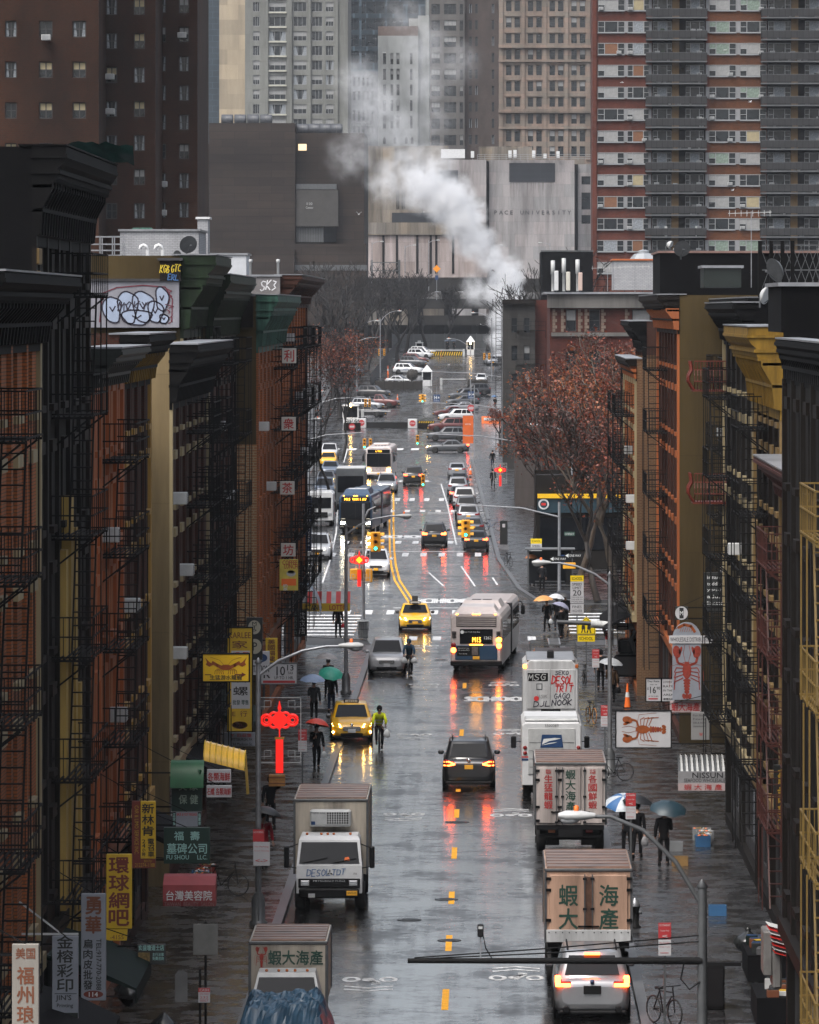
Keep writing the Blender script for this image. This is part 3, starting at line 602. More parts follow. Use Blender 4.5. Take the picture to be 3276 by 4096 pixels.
for px,y0,lab in ((1002,1037,'thin upright pipe on the left roofs, nearer one'),(1112,1032,'thin upright pipe on the left roofs, farther one')):
    Y=262; m=MB(); z0=AZ(1160,Y); m.lathe([(.06,0),(.06,1.3),(.09,1.32),(.09,1.45),(.03,1.47)],OFFW,8); tag(m.build('vent_pipe',None,(AX(px,Y),Y,z0)),lab,'vent pipe','vent pipes')
# steel roof stair with railing
Y=222; o=thing('roof_stair','galvanised steel roof platform with railings and stair','roof stair',(AX(420,Y),Y,AZ(1105,Y)))
m=MB(); w=.72
for z in (.55,.75,1.0,1.3): m.bar((-w,0,z+.3),(w,0,z+.3),.03,STEEL); m.bar((-w,1.2,z+.3),(w,1.2,z+.3),.03,STEEL)
for x in (-w,-.2,.3,w):
    for y in (0,1.2): m.bar((x,y,.4),(x,y,1.6),.03,STEEL)
m.build('railing',o); m=MB(); m.box(-w,w+.1,0,1.2,.3,.42,STEEL); m.box(-w,-.3,.2,1.0,0,.3,DSTEEL); m.build('platform',o)
m=MB(); m.bar((w,0,.4),(w+1.1,0,-.35),.045,STEEL); m.bar((w,0,1.2),(w+1.1,0,.4),.03,STEEL); m.bar((w,0,.85),(w+1.1,0,.05),.03,STEEL); m.bar((w+1.1,0,-.35),(w+1.1,0,.4),.03,STEEL)
for i in range(6): m.box(w+i*.18,w+.16+i*.18,0,.7,.3-i*.13,.33-i*.13,STEEL)
m.build('stair_flight',o)
# tattered cloth on the black tenement cornice
m=MB(); rr=random.Random(2); n=14; vv=[]
for i in range(n):
    x=i/(n-1)
    for j in range(5): vv.append((-1.1+2.2*x,rr.uniform(-.05,.05)+j*.12,.22*math.sin(2.2*x+.4)-.1*j+rr.uniform(-.05,.05)))
m.add(vv,[(i*5+j,(i+1)*5+j,(i+1)*5+j+1,i*5+j+1) for i in range(n-1) for j in range(4)],mat('green_tarp',(.02,.06,.055),.25,0,.4,4),True)
m.V+=[(a,b,c-.03) for a,b,c in vv]; o_=len(vv); m.F+=[(o_+i*5+j,o_+(i+1)*5+j,o_+(i+1)*5+j+1,o_+i*5+j+1) for i in range(n-1) for j in range(4)]; m.I+=[0]*((n-1)*4); m.S+=[True]*((n-1)*4)
tag(m.build('tarpaulin',None,(AX(355,137),137,21.95)),'dark green tattered tarpaulin over the cornice of the black tenement','tarpaulin')
# right roofs ----------------------------------------------------------------------
roofbox('black_parapet','long black rooftop wall above the right row with a tiled coping',2640,3400,1012,1240,233,10,BWALL,mat('tile_coping',(.20,.12,.10),.5,0,.4),'rooftop wall')
roofbox('black_bulkhead','black rooftop block nearest on the right, in front of the fence posts',3125,3500,1145,1330,129,6,BWALL,ROOFM)
roofbox('roof_shed','dark green draped rooftop shed with snow-white edge on the right roofs',2815,2965,1072,1150,186,3,DGRN,ROOFM)
roofbox('white_stair_head','whitewashed brick stair head behind the right roofs with an orange coping',2455,2640,1042,1160,300,5,WHB,mat('orange_coping',(.42,.12,.04),.5,0,.2))
o=thing('roof_fence','tall dark mesh fence with posts on the right roof edge','fence',(AX(3150,170),170,AZ(1190,170)))
m=MB()
for px in (3040,3085,3130,3170): x=AX(px,170)-AX(3150,170); m.box(x-.06,x+.06,-.06,.06,0,1.75,BLKP)
m.build('post',o); m=MB()
for i in range(9): m.bar((-.85+i*.25,.0,.1),(-.3+i*.25 if i<6 else 1.1,0,1.6),.012,DSTEEL); m.bar((-.3+i*.25 if i<6 else 1.1,.0,.1),(-.85+i*.25,0,1.6),.012,DSTEEL)
for z in (.1,.85,1.62): m.bar((-.85,0,z),(1.1,0,z),.025,DSTEEL)
m.build('mesh_panel',o)
def antenna(px,py0,py1,Y,lab,n=6):
    h=(py1-py0)*Y/FP; m=MB(); m.bar((0,0,0),(0,0,h),.02,STEEL); m.bar((-.8,0,h*.97),(.7,0,h*.99),.014,OFFW)
    for i in range(n): x=-.75+1.4*i/(n-1); m.bar((x,-.3,h*.97),(x,.3,h*.98),.012,OFFW); m.bar((x,0,h*.97-.1),(x,0,h*.97+.12),.012,OFFW)
    tag(m.build('antenna',None,(AX(px,Y),Y,AZ(py1,Y))),lab,'antenna','roof antennas')
antenna(3005,845,1150,190,'white television antenna on a tall pole above the right roofs',8); antenna(2540,1065,1175,260,'small television antenna before the white stair head'); antenna(2430,1070,1165,275,'leaning television antenna among the phone masts')
# verdigris skylight on right
o=thing('skylight','octagonal grey glass skylight behind the right roofs','skylight',(AX(2575,310),310,AZ(1045,310))); m=MB(); m.lathe([(.9,0),(.55,.4),(.3,.45),(.3,.6),(.1,.65)],mat('grey_glazing',(.3,.32,.34),.2,0,.2),8,smooth=False); m.build('glazing',o)
# ================================================================ TOWERS AND BLOCKS FARTHER OFF
def block(label,px0,px1,ztop,Y,depth,wm,cols=(),rows=(),fm=TFRAME,kinds=(0,),wcols=1,sash=True,zb=None,name='tower',root=None,part='wall',rec=.25,seed=1,reveal=None,skip=()):
    x0,x1=AX(px0,Y),AX(px1,Y); zb=T(Y)-.5 if zb is None else zb; cx=(x0+x1)/2; r=random.Random(seed)
    if root is None: root=thing(name,label,'building',(cx,Y,zb))
    ox,oy,oz=root.location; H=ztop-zb; m=MB(); hs=[]
    P=lambda u,v,d:(u+cx-ox,Y-oy+d,v+zb-oz); w=(x1-x0)/2; us=[-w,w]; vs=[0,H]
    for ci,(a,b) in enumerate(cols):
        for ri,(c,d) in enumerate(rows):
            if (ci,ri) in skip: continue
            u0,u1=AX(a,Y)-cx,AX(b,Y)-cx; v0,v1=AZ(d,Y)-zb,AZ(c,Y)-zb
            if v1>H-.05: continue
            hs.append((u0,u1,v0,v1)); us+=[u0,u1]; vs+=[v0,v1]
    m.grid(P,us,vs,hs,rec,wm,reveal or wm)
    def q(*p): m.quad(*[(a+cx-ox,Y-oy+b,c+zb-oz) for a,b,c in p],wm)
    q((-w,0,0),(-w,depth,0),(-w,depth,H),(-w,0,H)); q((w,0,0),(w,depth,0),(w,depth,H),(w,0,H)); q((-w,depth,0),(w,depth,0),(w,depth,H),(-w,depth,H))
    m.quad(*[(a+cx-ox,Y-oy+b,H-.3+zb-oz) for a,b in ((-w,0),(w,0),(w,depth),(-w,depth))],TARROOF)
    put(part,m.mesh(part),root)
    for h in hs:
        k=r.choice(kinds); put('window',window_mesh(h[1]-h[0],h[3]-h[2],fm,k,wcols,sash),root,((h[0]+h[1])/2+cx-ox,Y-oy+rec-.05,h[2]+zb-oz))
    return root
def rowsof(y0,step,h,n): return [(y0+step*i,y0+step*i+h) for i in range(n)]
def pbox(root,name,px0,px1,py0,py1,Y,d,mt,front=0,c=0):
    ox,oy,oz=root.location; m=MB(); m.box(AX(px0,Y)-ox,AX(px1,Y)-ox,Y-oy-front,Y-oy-front+d,AZ(py1,Y)-oz,AZ(py0,Y)-oz,mt,c); return m.build(name,root)
# brown brick tower, three wings stepping back
NB=brick('nycha_brick',(0.0525,0.0142,0.0060),(0.0360,0.0105,0.0045),(0.0375,0.0210,0.0112),.26,.13,.75,.7,.022,.09); NB2=brick('nycha_brick_far',(0.0562,0.0210,0.0112),(0.0413,0.0150,0.0090),(0.0450,0.0263,0.0165),.28,.14,.75,.6,.022,.09)
ORS=brick('side_lit_edge_brick',(0.192,0.057,0.018),(0.144,0.042,0.014),(0.120,0.060,0.030),.28,.14,.75,.5,.02,.2)
t=block('huge dark brown brick apartment tower with small paired windows',-260,395,62,365,15,NB,[(-60,-10),(20,67),(156,210),(290,344)],rowsof(-80,163,66,7),DFRAME,(2,1,3,2,0),2,True,name='brick_tower',seed=4)
block('',395,622,62,372,15,NB,[(424,469),(535,580)],rowsof(-140,136,64,8),DFRAME,(2,1,3,2,0),2,True,root=t,seed=6)
block('',600,790,62,380,15,NB2,[(624,664),(716,756)],rowsof(-127,117,62,10),DFRAME,(2,2,0,1),2,True,root=t,seed=7)
pbox(t,'side_lit_edge',600,621,-300,300,380,.3,ORS,.14)  # side light on the wing's edge, painted as a brighter orange strip
for px,py in ((185,150),(200,655),(440,306),(441,445),(728,140),(652,735),(650,850)):
    Y=364.6 if px<395 else 371.6 if px<600 else 379.6; put('air_conditioner',ac_mesh(),t,(AX(px,Y)-t.location[0],Y+.1-t.location[1],AZ(py+12,Y)-t.location[2]))
# glass and stone slab
GT=stone('blue_curtain_wall',(.035,.05,.065),3,1.6,.3,.2,1.5,msize=.08); CRS=mat('cream_strip',(.5,.45,.37),.6,0,.1); BST=stone('beige_slab',(0.2550,0.2167,0.1590),6,4,.7,.15,.95,tint=(0.391,0.323,0.230))
t=block('slim dark blue glass tower with one cream vertical strip',785,877,130,1500,30,GT,name='glass_tower'); pbox(t,'cream_strip',801,812,-700,580,1500,.5,CRS,.3)
block('blank beige stone slab tower between the glass tower and the grey apartments',877,982,128,1480,30,BST,name='stone_slab_tower')
# grey apartment tower
GA=stone('grey_green_concrete',(0.1728,0.1784,0.1672),8,3.1,.7,.3,.7)
t=block('pale grey apartment tower with wide grouped windows and white frames',980,1392,118,1250,30,GA,[(1012,1038),(1076,1143),(1174,1226),(1247,1289),(1303,1334)],rowsof(-50,58.4,38,10),LFRAME,(0,0,1,2,1),3,False,name='apartment_tower',seed=2)
for a,b in ((1060,1073),(1148,1168),(1230,1243),(1338,1352)): pbox(t,'concrete_rib',a,b,-900,520,1250,.8,GA,.6)
for i in range(9): pbox(t,'balcony_sill',1074,1146,-50+58.4*i+39,-50+58.4*i+45,1250,.5,mat('pale_sill',(.42,.42,.36),.6,0,.2),.45)
# dark glass office block with ornate old base
DG=stone('dark_office_glass',(.03,.042,.052),3.4,4.2,.25,.2,2.2,msize=.25)
t=block('dark glass office block with wide panes, behind the white slim building',1388,1700,125,1420,30,DG,[(1392,1436),(1446,1460),(1464,1540),(1548,1612),(1632,1672)],rowsof(-60,66,48,5),DFRAME,(0,),2,False,name='office_block')
GOTH=stone('gothic_stone',(.14,.15,.16),1.2,3,.8,.5,.6)
t=block('dark old ornate stone building with round arched windows half lost in steam',1386,1512,AZ(285,1350),1350,20,GOTH,[(1395+i*18,1404+i*18) for i in range(6)],[(310,345),(365,400),(440,485),(500,530)],DFRAME,(0,),1,True,name='stone_building')
for i in range(6):
    m=MB(); ox,oy,oz=t.location; m.torus((AX(1400+i*18,1349.6)-ox,-.4,AZ(497,1349.6)-oz),.5,.12,GOTH,'y',12); m.build('arch',t)
# slim white building
WS=stone('white_render',(0.3536,0.3672,0.3604),5,4,.7,.25,.9); BTOP=mat('brown_parapet',(.16,.11,.09),.7,0,.3)
SL=dict(fm=DFRAME,kinds=(0,0,0,1))
t=block('slim white building with four columns of narrow dark windows and a brown top',1512,1672,AZ(143,1300),1300,18,WS,[(1532,1544),(1562,1573),(1586,1598),(1640,1650)],[(137+0,180)]+rowsof(213,62.4,44,5)+[(473,514)],name='white_building',**SL)
pbox(t,'parapet',1512,1672,105,143,1300,17,BTOP); pbox(t,'white_annex',1672,1716,62,700,1302,16,WS); pbox(t,'roof_house',1636,1690,74,104,1306,8,WS)
for px in (1538,1580,1625,1648):
    m=MB(); ox,oy,oz=t.location; x=AX(px,1300)-ox; z=AZ(575,1300)-oz; w=.32
    m.poly([(x-w,-.03,z),(x+w,-.03,z),(x+w,-.03,z+1.1),(x+w*.6,-.03,z+1.45),(x,-.03,z+1.6),(x-w*.6,-.03,z+1.45),(x-w,-.03,z+1.1)],BLACK); m.build('arched_window',t)
# grey-brown pair
GF=stone('grey_office_stone',(0.1056,0.1008,0.0960),5,3.9,.75,.3,.75); BF=brick('brown_side_brick',(0.0664,0.0504,0.0440),(0.0576,0.0440,0.0400),(0.0528,0.0440,0.0400),.5,.25,.8,.3)
t=block('grey stone office tower with wide tripartite windows beside a brown brick side',1716,1858,120,1350,25,GF,[(1725,1760),(1776,1825),(1839,1853)],rowsof(-50,65.5,42,10),DFRAME,(0,0,0,1),3,True,name='office_tower')
block('',1858,2000,120,1352,25,BF,[(1876,1888),(1900,1911),(1967,1977)],rowsof(-50,65.5,38,10),DFRAME,(0,0,2),1,True,root=t)
# ornate beige office
OB=stone('ornate_beige',(0.1688,0.1488,0.1264),2.6,1.2,.8,.35,.7,tint=(0.223,0.167,0.136))
oc=[]
for a in (2024,2111,2198,2285): oc+=[(a,a+22),(a+34,a+56)]
t=block('ornate beige stone office tower with paired sash windows and cornice bands',1996,2376,110,1220,25,OB,oc,[(3,45),(69,110),(135,173),(198,238),(261,301),(325,365),(390,427),(456,495),(522,566),(585,625)],DFRAME,(0,0,1,0),1,True,name='ornate_tower',seed=8)
for y,h,f in ((176,10,.6),(186,6,.9),(240,8,.7),(436,8,.7),(446,5,1.0),(508,8,.6)): pbox(t,'cornice_band',1994,2376,y,y+h,1220,f,OB,f)
for a in (2004,2091,2178,2265,2352): pbox(t,'pilaster',a-7,a+8,-500,640,1220,.4,OB,.35)
for r_ in (3,69,135,261,325,390,522):
    for a in (2024,2111,2198,2285): pbox(t,'window_surround',a-5,a+61,r_-9,r_-4,1220,.3,OB,.28)
# university hall of pale concrete
PC=stone('pale_concrete',(0.2312,0.2312,0.2344),2.6,2.6,.75,.45,.75,tint=(0.306,0.281,0.281)); PC2=stone('stained_concrete',(0.1792,0.1664,0.1504),2.6,2.6,.75,.6,.75,.08,tint=(0.240,0.200,0.152)); LOUV=stone('dark_louvre',(.018,.02,.024),9,.25,.4,0,2.5,msize=.05)
Y=1150
t=block('broad pale concrete university hall with spaced letters, dark slots and streaked walls',1957,2298,AZ(640,Y),Y,30,PC,name='university_hall')
block('',1792,1945,AZ(640,Y),Y-2,28,PC,root=t); block('',1452,1792,AZ(582,Y),Y+3,30,PC2,root=t); block('',2312,2374,AZ(655,Y),Y+4,20,PC,[(2326,2362)],[(705,738),(770,838),(860,895)],DFRAME,(0,),1,False,root=t)
pbox(t,'dark_slot',1945,1957,645,1105,Y,20,BLACK,-2); pbox(t,'dark_slot',2298,2312,655,1105,Y,20,BLACK,-3); pbox(t,'louvre',2037,2220,652,728,Y,.4,LOUV,.1); pbox(t,'louvre',1452+115,1800,850,890,Y,.4,LOUV,-2.0)
pbox(t,'louvre',1755,1832,682,730,Y,.4,LOUV,2.3)
pbox(t,'lower_band',1452,1945,891,940,Y,3,PC2,3); pbox(t,'lower_wall',1452,1957,940,1110,Y,2,stone('pink_concrete',(0.2880,0.2400,0.2240),2.6,4,.75,.5,.75,.08,tint=(.38,.33,.32)),2.5)
for px in (1458,1534,1588,1669,1723,1745,1812): pbox(t,'dark_slot',px-4,px+5,942,1095,Y,.3,BLACK,2.65)
for px in (1585,1592,1606,1614): pbox(t,'dark_slot',px,px+4,760,835,Y,.3,BLACK,-2.9)
pbox(t,'parapet_room',1915,2130,583,640,Y,10,PC2,-6)
m=MB(); ox,oy,oz=t.location; LET=mat('dark_letters',(.05,.05,.055),.5,0,0)
for i,ch in enumerate('PACE UNIVERSITY'):
    if ch!=' ':
        px=1983+i*21; m.text(ch,(AX(px,Y)-ox,-.06,AZ(850,Y)-oz),.82,LET,None,bold=.02)
m.build('lettering',t)
STK=mat('water_stain',(.13,.12,.115),.7,0,.3); m=MB(); rr=random.Random(9)
for px in [rr.uniform(2040,2225) for _ in range(16)]:
    l=rr.uniform(20,90); x=AX(px,Y)-ox; z=AZ(730,Y)-oz; m.poly([(x-.05,-.02,z),(x+.05,-.02,z),(x+.01,-.02,z-l*Y/FP),(x-.02,-.02,z-l*Y/FP)],STK)
m.build('stain',t)
def roofthing(name,label,px,py0,py1,Y,w,mt,cat,group=None):
    h=(py1-py0)*Y/FP; m=MB(); m.box(-w/2,w/2,-.1,.1,h*.25,h,mt,.03); m.bar((0,.15,0),(0,.15,h*1.02),.05,STEEL); return tag(m.build(name,None,(AX(px,Y),Y,AZ(py1,Y))),label,cat,group)
roofthing('roof_plant','white rooftop machine cabin on the pale university hall',1812,597,645,1148,5,WHITE,'rooftop plant')
for px,py in ((2040,602),(2060,600),(2135,602),(2232,605),(2180,615),(1890,605)): roofthing('cell_antenna','white antenna panel on the roof rail of the pale university hall',px,py,640,1149,.7,WHITE,'antenna panel','antenna panels on the university roof')
Y=1148; m=MB()
for z in (.4,.8,1.2): m.bar((-12,0,z),(12,0,z),.05,STEEL)
for i in range(17): m.bar((-12+1.5*i,0,0),(-12+1.5*i,0,1.2),.05,STEEL)
tag(m.build('roof_railing',None,(AX(2140,Y),Y,AZ(641,Y))),'thin steel railing along the university hall roof','railing')
for px,y0 in ((1890,607),(2085,612)):
    pass
# police block of brown brick
HQ=brick('police_brick',(0.0375,0.0270,0.0218),(0.0270,0.0203,0.0173),(0.0195,0.0158,0.0135),4.5,1.4,.8,.6,.05,.06)
for n in HQ.node_tree.nodes:
    if n.type=='MAPPING': n.inputs['Scale'].default_value=(.12,.12,1.6)
Y=1000
t=block('massive windowless brown brick police block with drum vents on its roof',836,1180,AZ(492,Y),Y,40,HQ,name='police_block')
block('',786,838,AZ(575,Y),Y+1,38,HQ,root=t); block('',1180,1457,AZ(530,Y),Y+3,34,HQ,root=t)
pbox(t,'dark_bay',786,834,736,880,Y,.5,BLACK,-.6); pbox(t,'lit_window',1191,1224,574,600,Y,.3,emat('warm_window',(1.0,.72,.42),.75,(.3,.2,.1)),-2.9)
pbox(t,'bay_wall',1182,1352,760,905,Y,3,mat('grey_brown_panel',(0.0413,0.0385,0.0364),.7,0,.3,.5),-.6); pbox(t,'ledge',1182,1345,735,757,Y,2,DSTEEL,-1.2)
pbox(t,'louvred_screen',1184,1293,905,968,Y,1,stone('metal_screen',(0.0910,0.0945,0.0980),.3,3,.5,.2,.4,msize=.05),-1.4); pbox(t,'dark_window',1293,1345,905,968,Y,1,GLASS,-1.5)
for a,b,c,f in ((975,1060,HQ,4),(1060,1082,DSTEEL,4.2),(1085,1300,HQ,6)): pbox(t,'lower_storey',1180,1465,a,b,Y,3+f,c,f-3)
pbox(t,'lower_storey',840,1180,1000,1400,Y,5,HQ,3.5)
DR=mat('drum_grey',(.06,.065,.075),.5,.2,.2)
for px,yy,Yd in [(905+52*i,478,1000) for i in range(4)]+[(1208+45*i,516,1004) for i in range(4)]:
    m=MB(); m.lathe([(.5,0),(1.0,.05),(1.0,2.0),(.95,2.15),(.5,2.2)],DR,14,axis='x'); m.box(.2,2,-.7,.7,-1.1,-.6,DR); m.torus((1.1,0,0),1.0,.06,DSTEEL,'x',14)
    m.build('drum_vent',t,(AX(px-22,Yd)-t.location[0],Yd+2-t.location[1],AZ(yy,Yd)-t.location[2]))
m=MB(); m.text('110',(0,0,.6),.5,OFFW,1.0); m.text('Center',(0,0,-.1),.4,OFFW,1.4); m.build('lettering',t,(AX(1238,1000)-t.location[0],.5,AZ(828,1000)-t.location[2]))
# red brick balcony tower --------------------------------------------------------------
RB=brick('tower_red_brick',(0.1207,0.0285,0.0180),(0.0930,0.0232,0.0158),(0.0743,0.0375,0.0277),.3,.13,.75,.45,.02,.15); RO=brick('tower_orange_brick',(0.1336,0.0424,0.0152),(0.1040,0.0320,0.0128),(0.0792,0.0448,0.0248),.3,.13,.75,.45,.02,.15)
YW=mat('mustard_wall',(0.154,0.091,0.032),.7,0,.3,.5); PW=mat('pale_panel',(.21,.215,.225),.6,0,.2,.6); SLAB=mat('balcony_slab',(0.0952,0.1008,0.1064),.6,0,.4,.8); RAILM=mat('balcony_panel',(0.0165,0.0165,0.0180),.5,0,.4,1)
Y=690; t=thing('balcony_tower','tall red brick apartment tower with white window bands and stacked balconies','building',(AX(2860,Y),Y,T(Y))); ox,oy,oz=t.location
def tb(name,px0,px1,py0,py1,f,d,mt):
    m=MB(); m.box(AX(px0,Y)-ox,AX(px1,Y)-ox,-f,-f+d,AZ(py1,Y)-oz,AZ(py0,Y)-oz,mt); return m.build(name,t)
tb('wall',2372,3480,-260,1800,0,14,RB); tb('corner_wall',2370,2386,-260,1500,.35,.3,RB); tb('brick_face',2838,3060,-260,1500,.05,.1,RO)
fl=[-3+87.6*i for i in range(-2,13)]
def twin(px0,px1,y,kind,f=.18,three=True):
    w=AX(px1,Y)-AX(px0,Y); h=46*Y/FP; ms=[]
    key=('tw',round(w,2),kind)
    if key not in WM:
        m=MB(); x=w/2; m.box(-x,x,-.02,.08,0,.07,LFRAME); m.box(-x,x,-.02,.08,h-.07,h,LFRAME)
        for q in (-x,-x+w*.25,-x+w*.75,x): m.box(max(-x,q-.04),min(x,q+.04),-.02,.08,.07,h-.07,LFRAME)
        m.quad((-x,.05,.05),(x,.05,.05),(x,.05,h-.05),(-x,.05,h-.05),DGLASS)
        for q in (-x+.05,x-w*.25+.05): m.box(q,q+w*.25-.1,0,.06,h*.5-.03,h*.5+.03,LFRAME)
        b={1:BLIND,2:CURT,3:WARMB,4:GREENB,5:LITW,6:COPB}.get(kind)
        if b: m.quad((-x+w*.25+.04,.045,.1),(-x+w*.75-.04,.045,.1),(-x+w*.75-.04,.045,h-.1),(-x+w*.25+.04,.045,h-.1),b)
        if kind in (1,4): m.quad((-x+.05,.045,h*.5),(-x+w*.25-.05,.045,h*.5),(-x+w*.25-.05,.045,h-.1),(-x+.05,.045,h-.1),b)
        m.box(-x-.05,x+.05,-.1,.05,-.1,-.002,PW); WM[key]=m.mesh('window')
    put('window',WM[key],t,((AX((px0+px1)/2,Y))-ox,-f,AZ(y+46,Y)-oz))
rr=random.Random(12); TG=rr
for i,y in enumerate(fl):
    sh=-.35*i
    for (a,b,ks) in ((2393,2499,(0,1,1,2,0,6)),(2512,2598,(0,1,2,6,3)),(2838,2945,(0,4,1,4,0)),(2962,3067,(0,4,3,1,4))):
        a+=sh;b+=sh
        k=rr.choice(ks); twin(a,b,y,k)
        if rr.random()<.45:
            q=a+rr.choice((12,84))*(b-a)/106; put('air_conditioner',ac_mesh(),t,(AX(q,Y)-ox,-.2,AZ(y+44,Y)-oz))
    tb('pale_panel',2499.5+sh,2511.5+sh,y,y+46,.14,.2,PW); tb('pale_panel',2945.5+sh,2961.5+sh,y,y+46,.14,.2,PW); tb('pale_panel',2599+sh,2608+sh,y,y+46,.14,.2,PW); tb('pale_panel',2825+sh,2837+sh,y,y+46,.14,.2,PW)
    for (a,b,c) in ((2610+sh,2824+sh,2690+sh),(3070+sh,3300,3166+sh)):
        tb('recess_shade',a,b,y-16,y+74,.03,.05,BLKB); twin(a+4,c-2,y,0 if i%3 else 2,.12); twin(c+55,b-6,y,rr.choice((0,2)),.12)  # near-black plate on the flat wall paints the shade of the balcony bay
        if i%2==0: put('air_conditioner',ac_mesh(),t,(AX(a+20,Y)-ox,-.1,AZ(y+44,Y)-oz)); 
        put('air_conditioner',ac_mesh(),t,(AX(b-25,Y)-ox,-.1,AZ(y+44,Y)-oz))
        tb('mustard_wall',c,c+28,y-16,y+72,.16,.2,YW)
        # balcony: slab, railing
        m=MB(); x0,x1=AX(a-26,Y)-ox,AX(b+4,Y)-ox; z=AZ(y+73,Y)-oz
        m.box(x0,x1,-1.75,0,z-.17,z,SLAB); o=m.build('balcony',t)
        m=MB(); m.box(x0,x1,-1.73,-1.69,z+.12,z+.98,RAILM); m.box(x0,x1,-1.75,-1.67,z+1.0,z+1.06,DSTEEL); m.box(x0,x0+.04,-1.69,0,z+.1,z+1.0,RAILM)
        for k in range(12): q=x0+(x1-x0)*k/11; m.bar((q,-1.71,z),(q,-1.71,z+1.0),.03,BLACKM)
        m.build('railing',o)
        m=MB()
        for k in range(rr.randint(3,6)):
            q=rr.uniform(x0+.5,x1-.7); hh=rr.uniform(.5,1.35); m.box(q,q+rr.uniform(.2,.6),-1.4,-1.1,z+.003,z+hh,rr.choice((OFFW,DSTEEL,BLKP,DSTEEL,TFRAME,GRNP)),.03)
        struct(m.build('balcony_clutter',o),'stuff')
# middle distance blocks -----------------------------------------------------------
Y=450
QB=brick('crimson_brick',(0.0812,0.0154,0.0119),(0.0616,0.0126,0.0098),(0.0616,0.0273,0.0196),.3,.11,.7,.45,.02,.3); GC=stone('grey_cornice_concrete',(0.132,0.126,0.120),6,3,.7,.6,.9,.1)
t=block('red brick tenement with pale brick corner quoins and wet white roof, behind the autumn tree',2200,2720,AZ(1180,Y),Y,22,QB,[(2263,2305),(2357,2400),(2528,2602)]+[(2452,2480)],rowsof(1238,165,88,4),DFRAME,(0,1,2,0),1,True,name='tenement',skip=((3,0),))
pbox(t,'cornice',2190,2700,1176,1232,Y,3,GC,.5); pbox(t,'roof_edge',2175,2700,1168,1176,Y,20,ROOFM,.8); pbox(t,'belt_course',2205,2720,1330,1345,Y,.4,GC,.2)
QP=brick('pale_quoin_brick',(0.216,0.162,0.126),(0.180,0.132,0.102),(0.150,0.120,0.102),.3,.11,.7,.3,.02)
for a in (2210,2244,2312,2338,2405,2500):
    for k in range(7): pbox(t,'quoin',a,a+(18 if k%2 else 11),1237+k*13,1250+k*13-1,Y,.2,QP,.06)
for px,y0,lab in ((2212,1042,'left of the three grey phone mast tubes'),(2256,1033,'middle of the three grey phone mast tubes'),(2311,1038,'right of the three grey phone mast tubes')):
    Yq=449; m=MB(); h=(1165-y0)*Yq/FP; m.lathe([(.12,0),(.12,h*.55),(.17,h*.56),(.17,h),(.05,h+.02)],OFFW,10); tag(m.build('mast_antenna',None,(AX(px,Yq),Yq+1,AZ(1165,Yq))),lab+' on the red tenement roof','antenna','phone masts on the red tenement roof')
for px,y0,mt,lab in ((2226,1078,WHITE,'white flat phone antenna panel, left of three'),(2273,1082,mat('cream_panel',(.55,.53,.47),.5,0,.1),'cream flat phone antenna panel, middle of three'),(2322,1085,mat('pinkish_panel',(.55,.42,.37),.5,0,.1),'pinkish flat phone antenna panel, right of three')):
    Yq=448.5; h=(1160-y0)*Yq/FP; m=MB(); m.box(-.17,.17,-.1,.1,.05,h,mt,.04); m.bar((0,.14,-.1),(0,.14,h),.04,DSTEEL); tag(m.build('cell_antenna',None,(AX(px,Yq),Yq+.6,AZ(1165,Yq))),lab+' on the red tenement roof','antenna panel','phone panels on the red tenement roof')
Yq=449; m=MB()
for z in (.55,1.1): m.bar((-5.5,0,z),(3.4,0,z),.03,BLACKM)
for i in range(7): m.bar((-5.5+1.48*i,0,0),(-5.5+1.48*i,0,1.1),.03,BLACKM)
tag(m.build('roof_railing',None,(AX(2480,Yq),Yq+2,AZ(1172,Yq))),'thin black railing across the red tenement roof','railing')
t=block('plain black rooftop block in front of the pale hall, right of the bare tree',2165,2372,AZ(1005,600),600,20,BWALL,name='dark_block'); pbox(t,'coping',2163,2374,1001,1007,600,.5,DSTEEL,.1)
Y=560
t=block('narrow dark grey tenement end with an iron ladder beside the steam',2012,2140,AZ(1205,Y),Y,30,stone('sooty_stone',(0.0420,0.0399,0.0378),2,1,.7,.5,.7),[(2045,2070),(2095,2120)],rowsof(1270,112,62,4),DFRAME,(0,1,0),name='tenement')
pbox(t,'cornice',2008,2145,1198,1216,Y,1,DBRN,.6); pbox(t,'red_side_wall',2140,2200,1200,1700,Y,25,QB,-1)
o=t; m=MB()
for x in (-2.35,-1.8): m.bar((x,-1.0,2),(x,-1.0,18),.04,BLACKM)
for i in range(40): m.bar((-2.35,-1.0,2+i*.4),(-1.8,-1.0,2+i*.4),.025,BLACKM)
m.build('ladder',t)
for f in range(4): put('fire_escape',fire_escape_mesh(3,1,BLACKM,1.0),t,(1.2,-.02,4.5+f*3.4),R(-90))
t=block('low grey shop block with a graffiti wall under the autumn branches',2060,2320,AZ(1560,470),470,14,stone('pale_shop_wall',(0.0900,0.0780,0.0750),3,1.4,.7,.5,.8),[(2080,2110),(2140,2170),(2230,2262)],[(1610,1680),(1760,1830)],DFRAME,(0,2),name='shop_block')
t=block('dark shop block behind the autumn trees with a blue and yellow shopfront band',2142,2580,AZ(1900,372),372,12,BLKB,name='shop_block')
NAVY=mat('navy_fascia',(.012,.035,.05),.4,0,.2); BRY=mat('bright_yellow',(.80,.47,.01),.45,0,.15)
pbox(t,'fascia',2150,2560,1992,2050,372,.3,NAVY,.3); pbox(t,'yellow_band',2150,2560,1975,1992,372,.5,BRY,.45)
